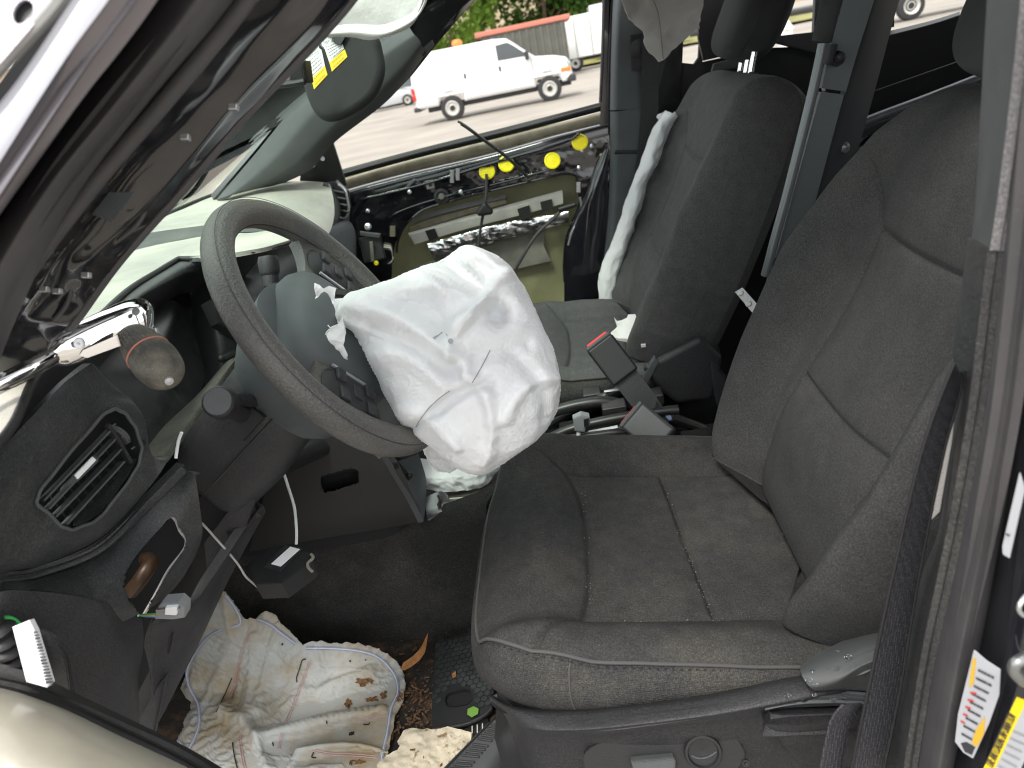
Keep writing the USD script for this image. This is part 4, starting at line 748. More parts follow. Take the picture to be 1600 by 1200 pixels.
part(col, 'shroud_seam', tube(np.array([W(-.074, -.03 - .02 * k / 9, -.11 - .16 * k / 9) for k in range(10)]), .0016, 6), M['black'])
part(col, 'collar', rings([rr(-.125, .070, .070, -.02, p=2.6), rr(-.10, .086, .088, -.02, p=2.4), rr(-.06, .096, .100, -.015, p=2.3), rr(-.035, .098, .102, -.01, p=2.2), rr(-.02, .07, .07, 0, p=2.)]), M['trim_slate'])
part(col, 'knob_recess', slabP([(352, 668), (378, 690), (412, 652), (385, 630)], PY(385, 660, -.502), (-.1, -.95, .3), .006, .002), M['black'])
kb = part(col, 'adjuster_knob', lathe(PY(340, 627, -.565), PY(388, 650, -.47) - PY(340, 627, -.565), [(0, 0), (.0165, 0), (.0185, .002), (.0185, .006), (.0185, .022), (.0175, .026), (.0135, .030), (.0125, .06), (.013, .085), (0, .085)], 40), M['black'])
part(kb, 'knob_face', lathe(PY(340, 627, -.565), -(PY(388, 650, -.47) - PY(340, 627, -.565)), [(0, 0), (.0158, 0), (.0155, .0008), (0, .0010)], 36), M['trim_grey'])
sk = part(col, 'stalk', tube(L3([(440, 520, -.30), (428, 465, -.26), (421, 430, -.25)], n=12), .0042, 10), M['satin'])
part(sk, 'stalk_grip', lathe(PY(428, 468, -.26), PY(416, 388, -.235) - PY(428, 468, -.26), [(0, 0), (.008, .0), (.009, .012), (.010, .018), (.0125, .02), (.0125, .03), (.012, .036), (.0150, .04), (.0155, .056), (.0135, .064), (0, .066)], 24), M['trim'])
part(col, 'wiper_stalk', tube(np.array([W(-.07, .0, -.12), W(-.10, .015, -.11), W(-.115, .02, -.108)]), .008, 10), M['black'])
# ---- hanging cables under the dash
def wire(pts, r, mt, label, name='cable', Y=None, n=30): return top(name, tube(L3(pts, Y, n), r, 8), M[mt], label, 'cable')
wire([(284, 676, -.53), (278, 694, -.53), (275, 716, -.535)], .0020, 'wire_white', 'short white wire poking out beside the dusty ledge left of the column')
wire([(442, 735, -.34), (450, 760, -.36), (461, 800, -.40), (463, 850, -.445)], .0022, 'wire_white', 'pale wire hanging straight down to the black module')
wire([(316, 818, -.53), (345, 850, -.50), (380, 895, -.48), (402, 917, -.485)], .0016, 'lining_grey', 'thin grey wire stretched from the knee panel to the black module')
mod = thing('control_module', 'black control module with a white label hanging on wires below the dash', 'module', PY(435, 885, -.46))
Om = PY(435, 880, -.47); a1 = nrm(PY(484, 862, -.40) - PY(428, 850, -.40)); nm = nrm((.05, -.22, .97))
def MM(x, y, l=0.): return PP(x, y, Om, nm) + nm * l
part(mod, 'case', slabP([(382, 884), (428, 851), (482, 862), (486, 876), (440, 910), (398, 912)], Om, nm, .034, .003), M['black'])
part(mod, 'lid', slabP([(412, 888), (446, 853), (472, 858), (438, 893)], Om, nm, .004, .001, lift=.003), M['trim'])
part(mod, 'label', slabP([(425, 884), (455, 857), (470, 861), (440, 888)], Om, nm, .0006, lift=.0042), M['label'])
part(mod, 'flange', slabP([(395, 912), (440, 912), (486, 878), (490, 884), (444, 920), (398, 920)], Om - nm * .030, nm, .004, .001), M['black'])
part(mod, 'mount_ear', [tube(smooth_line([MM(486, 866), MM(489, 872), MM(481, 880), MM(488, 893)], 14), .0022, 6)], M['felt'])
gc = thing('grey_connector', 'grey rectangular wire plug dangling from the knee panel cavity', 'connector', PY(265, 956, -.64))
part(gc, 'body', slabY([(241, 968), (243, 953), (252, 943), (279, 941), (289, 950), (288, 966), (270, 969)], -.645, .016, .002), M['grey_plug'])
part(gc, 'latch', slabY([(258, 950), (276, 949), (275, 962), (257, 961)], -.650, .006, .001), M['label'])
part(gc, 'rib', slabY([(243, 953), (280, 950), (280, 953), (243, 956)], -.648, .004, .0005), M['steel'])
for k, mt_ in enumerate(['wire_green', 'wire_orange', 'wire_white', 'wire_blue']):
    part(gc, 'wire', tube(L3([(216, 963 - k, -.60), (228, 960 + k, -.63), (242, 959 + 1.5 * k, -.64)], n=10), .0011, 6), M[mt_])
# ---- spotlight handle (chrome) through the A-pillar
sp = thing('spotlight_handle', 'chrome spotlight handle with dirty ribbed pear shaped grip by the pillar', 'spotlight', PY(200, 530, -.62))
ax = [PY(40, 580, -.70), PY(90, 553, -.665), PY(150, 523, -.635), PY(205, 500, -.61), PY(238, 498, -.595)]
tt, NN, BB = frames(smooth_line(ax, 30))
P = smooth_line(ax, 30); prof_r = np.interp(np.linspace(0, 1, 30), [0, .22, .26, .35, .8, .9, .96, 1.0], [.0075, .0075, .0135, .0165, .020, .0205, .017, .004])
a = np.linspace(0, 2 * np.pi, 32, endpoint=False); upv = UP
R_ = []
for k in range(30):
    t = tt[k]; v1 = nrm(upv - t * (upv @ t)); v2 = np.cross(t, v1); pw = 2 / 2.6
    R_.append(P[k] + prof_r[k] * ((np.sign(np.cos(a)) * np.abs(np.cos(a)) ** pw)[:, None] * v1 * 1.0 + (np.sign(np.sin(a)) * np.abs(np.sin(a)) ** pw)[:, None] * v2 * .85))
R_[-1] = R_[-1] * 1.0
part(sp, 'head', rings(R_), M['chrome'], smooth=60)
part(sp, 'shaft', tube(np.array([PY(-60, 630, -.745), PY(40, 580, -.70), PY(88, 554, -.666)]), .0085, 16), M['chrome'])
part(sp, 'cover_plate', slabP([(128, 548), (182, 524), (187, 541), (135, 560), (122, 556)], PY(155, 540, -.660), nrm((.1, -.9, .1)), .006, .002), M['chrome'])
part(sp, 'screw', lathe(PY(125, 536, -.668), (0, -1, .3), [(0, 0), (.0055, 0), (.0055, .0015), (.003, .002), (0, .001)], 16), M['satin'])
part(sp, 'screw', lathe(PY(213, 487, -.632), (0, -.8, .6), [(0, 0), (.004, 0), (.004, .0015), (0, .001)], 14), M['satin'])
part(sp, 'joint_line', tube(np.array([P[24] + prof_r[24] * 1.01 * (np.cos(q) * nrm(upv - tt[24] * (upv @ tt[24])) + .85 * np.sin(q) * np.cross(tt[24], nrm(upv - tt[24] * (upv @ tt[24])))) for q in np.linspace(0, 6.28, 24)]), .0006, 5), M['black'])
part(sp, 'switch', rbox(PY(238, 519, -.612), basis((.2, -.9, .3)), (.006, .0035, .004), .0015), M['satin'])
g0, g1 = PY(205, 522, -.625), PY(268, 594, -.665)
gl = np.linalg.norm(g1 - g0); gp = [(0, -.004), (.012, 0), (.0165, gl * .12), (.0205, gl * .38), (.0225, gl * .6), (.0205, gl * .82), (.014, gl * .97), (.006, gl * 1.03), (0, gl * 1.04)]
zz = np.linspace(-.004, gl * 1.04, 60); rz = PchipInterpolator([q[1] for q in gp], [q[0] for q in gp])(zz)
e1, e2, e3 = basis(g1 - g0, UP); th = np.linspace(0, 2 * np.pi, 120, endpoint=False)
R_ = [g0 + z * e3 + (r * (1 + (.030 * np.cos(30 * th) if z < gl * .42 else 0)))[:, None] * (np.cos(th)[:, None] * e1 + np.sin(th)[:, None] * e2) if np.ndim(r * (1 + (.030 * np.cos(30 * th) if z < gl * .42 else 0))) else g0 + z * e3 + r * (np.cos(th)[:, None] * e1 + np.sin(th)[:, None] * e2) for z, r in zip(zz, rz)]
M['grip'] = mat('dirty_rubber_grip', (.045, .043, .040), .55, bump=.5, bscale=500, dust=.85, dustcol=(.15, .135, .10), dscale=34, dustlo=.40, dusthi=.66)
part(sp, 'grip', rings(R_), M['grip'], smooth=50)
zr = gl * .44; rrr = float(np.interp(zr, zz, rz)); part(sp, 'orange_ring', tube(np.array([g0 + zr * e3 + rrr * (math.cos(q) * e1 + math.sin(q) * e2) for q in np.linspace(0, 6.2832, 48, endpoint=False)]), .0009, 6, closed=True), M['red_rim'])
part(sp, 'grip_screw', lathe(g0 + e3 * gl * 1.0 + .006 * (-FW), e3 - .6 * FW, [(0, 0), (.0045, 0), (.004, .003), (0, .004)], 12), M['satin'])
# ================================================================== STEERING WHEEL
RW = .177
whl = thing('steering_wheel', 'worn grey leather steering wheel with dusty rim and torn hub', 'steering wheel', Cw)
RA = math.radians(27)
def WR(s, t, d=0.): return W(s * math.cos(RA) - t * math.sin(RA), s * math.sin(RA) + t * math.cos(RA) - .012, d)
sR, uR = sW * math.cos(RA) + uW * math.sin(RA), -sW * math.sin(RA) + uW * math.cos(RA)
th = np.linspace(0, 2 * np.pi, 160, endpoint=False)
path = np.array([W(RW * math.sin(q), RW * math.cos(q)) for q in th])
sec = np.linspace(0, 2 * np.pi, 20, endpoint=False)
R_ = []
for q in th:
    rad = math.sin(q) * sW + math.cos(q) * uW
    sc = 1 + .10 * math.exp(-((abs((q % (2 * math.pi)) - math.pi) - .9) / .35) ** 2)
    R_.append(W(RW * math.sin(q), RW * math.cos(q)) + (.0178 * sc) * np.cos(sec)[:, None] * rad + (.0188 * sc) * np.sin(sec)[:, None] * nW)
R_.append(R_[0])
part(whl, 'rim', rings(R_, closed_caps=False), M['leather'])
part(whl, 'rim_seam', tube(np.array([W((RW - .0180) * math.sin(q), (RW - .0180) * math.cos(q), .001) for q in th]), .0006, 5, closed=True), M['black'])
part(whl, 'rim_seam', tube(np.array([W((RW + .0145) * math.sin(q), (RW + .0145) * math.cos(q), .0142) for q in th]), .0004, 5, closed=True), M['black'])
def dome(outline, d0, h, n=14, p=2.2):
    """outline: list of (s,t); puffed pad"""
    o = smooth_line(np.array(outline, float), 72, closed=True); c = o.mean(0); R_ = [[WR(x, y, d0 - .02) for x, y in o]]
    for k in range(n):
        r = 1 - (k / (n - 1)) * .96; hh = h * (1 - r ** p) ** (1 / p)
        R_.append([WR(*(c + (xy - c) * r), d0 + hh) for xy in o])
    return rings(R_)
part(whl, 'hub_cover', dome([(-.088, .060), (-.045, .082), (0, .086), (.045, .082), (.088, .060), (.096, 0), (.080, -.058), (.042, -.090), (0, -.097), (-.042, -.090), (-.080, -.058), (-.096, 0)], -.018, .042), M['trim_slate'])
def spoke(pts_a, pts_b, d, name, mt, th_=.02):
    A_ = [WR(*p, d) for p in pts_a]; B_ = [WR(*p, d) for p in pts_b]
    return part(whl, name, grid_solid(interp_grid([A_, [(np.array(x) + y) / 2 + nW * .006 for x, y in zip(A_, B_)], B_], 10, 16), th_), M[mt])
for s_ in (-1, 1):
    sp_ = spoke([(s_ * .165, .060), (s_ * .13, .050), (s_ * .085, .052), (s_ * .06, .06)], [(s_ * .168, -.062), (s_ * .135, -.055), (s_ * .09, -.05), (s_ * .06, -.05)], -.004, 'spoke', 'leather')
    pad = part(sp_, 'switch_pad', dome([(s_ * .148, .038), (s_ * .120, .046), (s_ * .094, .036), (s_ * .092, -.030), (s_ * .115, -.044), (s_ * .146, -.036), (s_ * .152, 0)], .000, .009, 6), M['black'])
    for k, (a_, b_) in enumerate([(.105, .024), (.135, .022), (.12, .0), (.105, -.022), (.135, -.02)]):
        part(sp_, 'button', rbox(WR(s_ * a_, b_, .0085), np.array([sR, uR, nW]), (.010, .007, .003), .002), M['trim'])
    part(sp_, 'silver_accent', tube(np.array([WR(s_ * .0915, .034 - .066 * k / 9, .006) for k in range(10)]), .0022, 6), M['satin'])
spoke([(-.035, -.07), (-.03, -.12), (-.04, -.165)], [(.035, -.07), (.03, -.12), (.04, -.165)], -.012, 'lower_spoke', 'trim')

# ================================================================== DEPLOYED AIRBAG
ab_out = sm([(540, 478), (575, 452), (640, 430), (690, 405), (725, 391), (755, 393), (792, 410), (815, 440), (838, 480), (856, 525), (872, 572), (876, 612), (866, 652), (848, 680), (818, 706), (780, 730), (745, 741), (705, 724), (665, 692), (640, 672), (620, 640), (600, 596), (572, 548), (550, 516), (532, 500)], 200)
ac = np.array([722.0, 568.0]); Rab = ab_out - ac; ang = np.arctan2(Rab[:, 1], Rab[:, 0]); o_ = np.argsort(ang); ang, rad_ = ang[o_], np.linalg.norm(Rab, axis=1)[o_]
Cab = PY(722, 568, -.44); dab = (Cab - EYE) @ FW
ico = trimesh.creation.icosphere(subdivisions=6); d_ = np.array(ico.vertices)
rho = np.hypot(d_[:, 0], d_[:, 1]); aa = np.arctan2(-d_[:, 1], d_[:, 0]); ro = np.interp(aa, ang, rad_, period=2 * np.pi) * .985
px_ = ac[0] + ro * rho ** .85 * np.cos(aa); py_ = ac[1] + ro * rho ** .85 * np.sin(aa)
px_[rho < 1e-6] = ac[0]; py_[rho < 1e-6] = ac[1]
dep = .105 * np.sign(d_[:, 2]) * np.abs(d_[:, 2]) ** .8
def segdist(P, line):
    P = np.asarray(P, float); best = np.full(len(P), 1e9); L_ = smooth_line(np.array(line, float), 40)
    for k in range(0, 40): best = np.minimum(best, np.hypot(P[:, 0] - L_[k, 0], P[:, 1] - L_[k, 1]))
    return best
Pp = np.stack([px_, py_], 1); front = np.clip(d_[:, 2] * 3 + .3, 0, 1)
for line, amp, w in [([(535, 488), (590, 490), (650, 512), (700, 550), (730, 570)], .016, 16), ([(560, 472), (620, 465), (680, 462), (740, 470), (765, 480)], .012, 14), ([(765, 480), (740, 505), (715, 540), (712, 565)], .020, 11), ([(735, 395), (765, 420), (795, 440)], .014, 9),
                     ([(795, 440), (770, 465), (765, 480)], .016, 9), ([(640, 430), (670, 440), (700, 470)], .010, 12), ([(700, 410), (722, 430), (760, 470), (780, 500)], -.030, 16), ([(650, 480), (690, 500), (712, 545)], -.014, 14), ([(712, 575), (760, 560), (820, 545)], -.010, 14),
                     ([(735, 590), (765, 620), (772, 670), (760, 720)], .010, 10), ([(650, 665), (690, 640), (730, 612), (770, 600)], -.012, 8), ([(590, 560), (640, 560), (700, 600)], .008, 14), ([(640, 640), (680, 650), (720, 690)], .008, 10), ([(800, 560), (840, 600), (850, 650)], -.010, 12), ([(790, 650), (830, 600), (868, 590)], .010, 10), ([(600, 520), (660, 545), (720, 585)], -.010, 12)]:
    dep = dep + amp * 1.25 * front * np.exp(-(segdist(Pp, line) / w) ** 2)
dirs = np.array([ray(x, y) for x, y in Pp]); v = EYE + dirs * dab - FW * dep[:, None]
v = crumple(v, ico.faces, stretch=1.11, iters=190, k=.040, noise=.007, seed=4, freq=30, bendk=.4)
ab = thing('airbag', 'deployed white driver airbag hanging crumpled from the steering wheel hub', 'airbag', Cab)
tm = trimesh.Trimesh(v, ico.faces, process=False); 
v2, f2 = v, np.array(ico.faces)
from scipy.spatial import cKDTree
def creases(v, f, cell, amp, stretch, seed):
    rng = np.random.default_rng(seed); A3 = np.array(stretch, float); q = v @ A3.T; lo, hi = q.min(0) - cell, q.max(0) + cell
    S = lo + rng.random((int(np.prod((hi - lo) / cell) * 1.0) + 8, 3)) * (hi - lo); d, _ = cKDTree(S).query(q)
    h = np.clip(d / cell, 0, 1.2) ** 1.5 - .35; return v + np.array(trimesh.Trimesh(v, f, process=False).vertex_normals) * (amp * h)[:, None]
_ex = nrm(RT * .75 - UP * .66); _ey = np.cross(FW, _ex)
v2 = creases(v2, f2, .050, .0055, [_ex * .45, _ey * 1.1, FW * .6], 3)
v2 = creases(v2, f2, .028, .0028, [(_ex + _ey) * .8, (_ex - _ey) * .35, FW * .7], 5)
v2 = creases(v2, f2, .016, .0012, [RT * .5, UP * 1.1, FW], 7)
v2 = v2 + trimesh.Trimesh(v2, f2, process=False).vertex_normals * ((meshkit.fbm(v2 * 120, 3, 3) - .5) * .0010)[:, None]
part(ab, 'cushion', (v2, f2), M['airbag'], smooth=True)
abt = trimesh.Trimesh(v2, f2, process=False)
def cast(pix, mesh_v, lift=.0012):
    """point on the side of the mesh facing the camera under a pixel"""
    pr = cast.c.get(id(mesh_v))
    if pr is None: pr = cast.c[id(mesh_v)] = (proj(mesh_v), (mesh_v - EYE) @ FW, mesh_v)
    d = np.hypot(pr[0][:, 0] - pix[0], pr[0][:, 1] - pix[1]); k = np.argpartition(d, 30)[:30]
    near = k[d[k] < d[k].min() + 8]; dm = pr[1][near].min(); k = k[pr[1][k] < dm + .03]; k = k[np.argsort(d[k])[:4]]
    w = 1 / (d[k] + .5); z = (pr[1][k] * w).sum() / w.sum()
    return EYE + ray(*pix) * (z - lift)
cast.c = {}
def online(line, mesh_v, n=40, lift=.0012): return np.array([cast(q, mesh_v, lift) for q in smooth_line(np.array(line, float), n)])
for line in [[(650, 667), (662, 648), (680, 628), (703, 611)], [(738, 598), (752, 574), (766, 547)]]:
    part(ab, 'seam_line', tube(smooth_line(online(line, v2, 14), 20), .0006, 5), M['ink_grey'])
for (a_, b_) in [((691, 519), (680, 528)), ((697, 522), (703, 531))]:
    c0, c1 = cast(a_, v2, .0015), cast(b_, v2, .0015); part(ab, 'printed_mark', ribbon(np.array([c0, (c0 + c1) / 2, c1]), .0012, .0003, UP), M['ink_grey'])
part(ab, 'printed_mark', slab([cast(q, v2, .0016) for q in [(684, 524), (679, 532), (669, 532), (676, 527)]], nrm(EYE - Cab), .0004), M['ink_grey'])
_c = cast((704, 533), v2, .0016); part(ab, 'printed_mark', cyl(_c + FW * .0004, _c - FW * .0003, .0030, 12), M['ink_grey'])
# torn edges of the bag at the hub
def shred(parent, name, pts, mt, thick=.0016, Y=-.47, curl=.006, seed=0):
    rng = np.random.default_rng(seed); P3 = np.array([PY(x, y, Y) for x, y in pts]); v, f, _ = meshkit.arrays(slab(P3, (0, -1, 0), thick))
    e = trimesh.remesh.subdivide_to_size(v, f, .007); v, f = e[0], e[1]
    v = v + (np.array([0, 1, 0]) * ((meshkit.fbm(v * 60, 3, seed) - .5) * 2 * curl)[:, None]) + np.array([0, 0, 1]) * ((meshkit.fbm(v * 90, 2, seed + 5) - .5) * curl)[:, None]
    return part(parent, name, (v, f), M[mt], smooth=30)
shred(ab, 'torn_strip', [(492, 442), (500, 444), (506, 450), (516, 447), (526, 452), (522, 464), (520, 476), (516, 468), (508, 455), (500, 460), (492, 466), (493, 455)], 'airbag', Y=-.475, curl=.010, seed=2)
shred(ab, 'torn_strip', [(516, 512), (528, 505), (536, 498), (540, 520), (538, 540), (544, 552), (541, 560), (535, 552), (523, 548), (512, 530), (510, 522)], 'airbag', Y=-.49, curl=.012, seed=3)
shred(ab, 'torn_strip', [(518, 468), (545, 466), (572, 474), (580, 482), (560, 500), (540, 510), (528, 506), (524, 486)], 'airbag', Y=-.46, curl=.006, seed=5)
for pts in [[(515, 514), (508, 525), (509, 540)], [(541, 556), (544, 566), (541, 574)], [(516, 512), (512, 508)], [(505, 540), (512, 543), (520, 546)]]:
    part(ab, 'loose_thread', tube(L3(pts, -.49, 12), .0007, 5), M['airbag'])
part(ab, 'hub_split', slabP([(520, 450), (548, 452), (562, 461), (540, 462), (524, 460)], W(0, .03, .025), nW, .006, .001), M['black'])
# lower loose fold of the bag
lf = thing('airbag_tail', 'creased grey tail of white cloth under the driver airbag', 'airbag cloth', PY(720, 722, -.36))
G = interp_grid([[PY(*q) for q in r] for r in [[(655, 690, -.36), (690, 700, -.37), (730, 712, -.38), (775, 705, -.38)], [(664, 712, -.35), (695, 716, -.36), (735, 722, -.37), (768, 722, -.37)], [(678, 735, -.345), (700, 738, -.35), (722, 730, -.355), (735, 738, -.36)]]], 40, 60)
G = G + (np.array([0, 1, 0]) * ((meshkit.fbm(G * 70, 3, 8) - .5) * .022)[..., None])
part(lf, 'cloth', grid_solid(G, .0015), M['airbag'], smooth=True)

# ================================================================== VISOR, TORN LININGS, MIRROR
vis = thing('sun_visor', 'dark grey cloth sun visor turned down with white and yellow stickers', 'sun visor', PY(540, 120, .22))
vpix = sm([(462, 88), (470, 130), (479, 158), (492, 180), (506, 188), (530, 184), (556, 170), (580, 150), (592, 128), (597, 102), (592, 72), (586, 55), (540, 45), (480, 60)], 70)
OVI = PY(530, 115, .20); nV = nrm((-.10, -.92, .25))
M['visor'] = mat('visor_cloth', (.025, .026, .027), .85, bump=.4, bscale=700, var=.12)
part(vis, 'panel', pillow(vpix, OVI, nV, .030), M['visor'], smooth=True)
part(vis, 'edge_seam', tube(smooth_line([PP(x, y, OVI - nV * .004, nV) for x, y in [(575, 62), (581, 80), (585, 105), (581, 132), (574, 150)]], 24), .0015, 6), M['black'])
for q, yb, sd in [([(477, 85), (500, 66), (508, 103), (487, 123)], [(487, 123), (508, 103), (512, 117), (491, 140)], 1), ([(503, 62), (532, 58), (538, 76), (515, 98)], [(515, 98), (539, 77), (543, 89), (519, 112)], 2)]:
    lb = part(vis, 'white_sticker', slabP(q, OVI, nV, .0006, lift=.0012), M['label'])
    rows([q[0], q[3]], [q[1], q[2]], 7, OVI, nV, lb, 'print', 'ink_grey', .0017, seed=sd, lift=.0016, lo=.12, hi=.88)
    yl = part(vis, 'yellow_sticker', slabP(yb, OVI, nV, .0006, lift=.0012), M['label_yellow'])
    rows([yb[0], yb[3]], [yb[1], yb[2]], 2, OVI, nV, yl, 'print', 'amber_print', .0022, seed=sd + 4, lift=.0016, lo=.15, hi=.85)
part(vis, 'hinge', slabP([(508, 55), (545, 55), (535, 72), (528, 70)], OVI, nV, .004, .001, lift=.008), M['black'])
mir = thing('mirror_mount', 'black camera and mirror mount on the windshield beside the visor', 'mirror mount', PY(455, 120, .1))
part(mir, 'housing', slabY([(452, 108), (475, 95), (480, 130), (452, 128)], .10, .04, .006), M['black'])
part(mir, 'arm', tube(L3([(430, 133, .1), (455, 131, .1), (476, 127, .1)], n=8), .006, 8), M['black'])
part(mir, 'bracket', slabY([(436, 122), (453, 112), (453, 126), (436, 130)], .11, .02, .004), M['lining_grey'])
def ragged(pix, Y, thick, mt, name, label, cat_, seed, amp=.01, dirn=(0, 1, 0), size=.012, n=None, tear=3.0):
    rng = np.random.default_rng(seed); p = np.array(pix, float); q = []
    for k in range(len(p)):
        a, b = p[k], p[(k + 1) % len(p)]; m = max(2, int(np.linalg.norm(b - a) / 6))
        for t in np.arange(m) / m: q.append(a + (b - a) * t + rng.normal(0, tear * .35, 2) * (0 if min((a + (b - a) * t)[1], 999) < 0 else 1))
    v, f, _ = meshkit.arrays(slabY(q, Y, thick)); v, f = trimesh.remesh.subdivide_to_size(v, f, size)[:2]
    d = (meshkit.fbm(v * 14, 3, seed) - .5) * 2 * amp
    return (v + np.asarray(dirn, float) * d[:, None], f)
hw = thing('torn_headliner', 'torn white curtain cloth hanging from the roof above the sun visor', 'torn lining', PY(580, 30, .05))
part(hw, 'sheet', ragged([(470, 40), (560, -60), (680, -60), (661, 0), (650, 24), (620, 40), (560, 43), (520, 42)], .02, .006, 'foam_white', '', '', '', 3, .012), M['foam_white'], smooth=30)
G = interp_grid([[PY(*q) for q in r] for r in [[(480, 48, -.01), (540, 38, -.01), (600, 38, -.01), (640, 22, -.01), (662, -20, -.01)], [(485, 56, -.035), (545, 50, -.035), (600, 52, -.035), (648, 28, -.035), (668, -20, -.035)], [(490, 60, -.02), (545, 58, -.02), (585, 62, -.02), (630, 49, -.02), (655, 22, -.02)]]], 12, 40)
part(hw, 'folded_edge', grid_solid(G, .004), M['foam_white'], smooth=True)
hg = thing('hanging_headliner', 'torn pale grey headlining flap hanging beside the passenger head restraint', 'torn lining', PY(1030, 30, .42))
part(hg, 'flap', ragged([(955, -60), (972, 4), (984, 30), (1004, 50), (1010, 78), (1030, 98), (1060, 70), (1092, 45), (1110, -60)], .42, .008, 'lining_grey', '', '', '', 5, .02), M['lining_grey'], smooth=30)
part(hg, 'crease', [tube(L3([(1015, -10, .405), (1030, 30, .405), (1036, 92, .41)], n=12), .0012, 5)], M['felt'])
# ================================================================== SEATS
def seg_d(P, line):
    best = np.full(P.shape[0], 1e9); line = np.asarray(line, float)
    for a, b in zip(line[:-1], line[1:]):
        ab_ = b - a; t = np.clip(((P - a) @ ab_) / (ab_ @ ab_), 0, 1); best = np.minimum(best, np.linalg.norm(P - a - t[:, None] * ab_, axis=1))
    return best
def sm_open(line, n=30): return smooth_line(np.array(line, float), n)
def cushion(xf, xr, cy, hw, sgn, zf, zslope, pw=4.2, dz=0.0):
    """seat cushion top + rolled side; sgn=+1: y grows to the inboard side. returns verts, faces and top function"""
    xc, hl = (xf + xr) / 2, (xr - xf) / 2
    NT, NR, NS = 640, 96, 22
    a = np.linspace(0, 2 * np.pi, NT, endpoint=False); c, s = np.cos(a), np.sin(a)
    rs = (np.abs(c) ** pw + np.abs(s) ** pw) ** (-1 / pw)
    ux, uy = rs * c, rs * s
    seams = [sm_open([(-.060, -.172), (-.048, -.10), (-.045, 0), (-.052, .10), (-.07, .172)]),
             sm_open([(-.060, -.172), (-.085, -.205), (-.112, -.248)], 10), sm_open([(-.07, .172), (-.10, .20), (-.15, .235)], 10),
             np.array([(-.060, -.172), (.235, -.168), (.34, -.166)]), np.array([(-.07, .172), (.215, .160), (.34, .158)]),
             sm_open([(.080, .166), (.090, 0), (.098, -.172)], 20), sm_open([(.222, .160), (.238, 0), (.245, -.168)], 20)]
    def height(X, Y):
        v = np.abs(Y) / hw
        b = np.where(v < .62, 0, np.where(v < .86, np.sin((v - .62) / .24 * np.pi / 2) ** 2, 1 - .25 * ((v - .86) / .14) ** 2))
        fr = np.clip((X + .06) / .28, -1, 1)
        z = zf - zslope * np.maximum(X + .06, -.02) + .028 * b * np.clip(1.15 - .9 * np.maximum(X, 0) / .34, .2, 1.2)
        z = z + .012 * np.clip((-.05 - X) / .05, 0, 1) * np.clip((X + .21) / .06, 0, 1)
        z = z - .035 * np.clip((-.10 - X) / .13, 0, 1.2) ** 2.2
        z = z - .010 * np.exp(-((X - .14) ** 2 / .02 + Y ** 2 / .015))
        return z
    def detail(X, Y):
        P = np.stack([X, Y], 1); g = np.zeros(len(P)); dm = np.full(len(P), 1e9)
        for sl in seams:
            d = seg_d(P, sl); dm = np.minimum(dm, d)
        g = -.0050 * np.exp(-(dm / .0034) ** 2) - .006 * np.exp(-dm / .020)
        w = .0022 * (meshkit.fbm(np.stack([X * 16, Y * 16, 0 * X], 1), 3, 11) - .5)
        return g + w
    R_ = []
    for k in range(NR):
        r = .004 + (1 - .004) * (k / (NR - 1)) ** .85
        X, Y = xc + hl * r * ux, hw * r * uy
        z = height(X, Y) + detail(X, Y) - .006 * np.clip((r - .90) / .10, 0, 1) ** 2
        R_.append(np.stack([X, cy + sgn * Y, z + dz], 1))
    top_edge = R_[-1].copy()
    zt = top_edge[:, 2]; zb = .712 + .10 * np.clip((top_edge[:, 0] + .05) / .35, 0, 1) ** 1.3 * .5 + dz
    for k in range(1, NS):
        t = k / (NS - 1); out = .016 * math.sin(min(1, t * 1.25) * math.pi) - .02 * t ** 3
        nx, ny = c * .9, s
        groove = -.004 if k == 1 else 0
        X, Y = top_edge[:, 0] + nx * (out + groove), top_edge[:, 1] + sgn * ny * (out + groove)
        R_.append(np.stack([X, Y, zt + (zb - zt) * t], 1))
    v, f = rings(R_)
    if sgn < 0: f = f[:, ::-1]
    return (v, f), top_edge, lambda X, Y: height(X, Y) + detail(X, Y) + dz, (a, c, s)
def split_faces(m, NT, k0):
    v, f = m; lim = k0 * NT
    side = (f.min(1) >= lim - NT); return (v, f[~side]), (v, f[side])

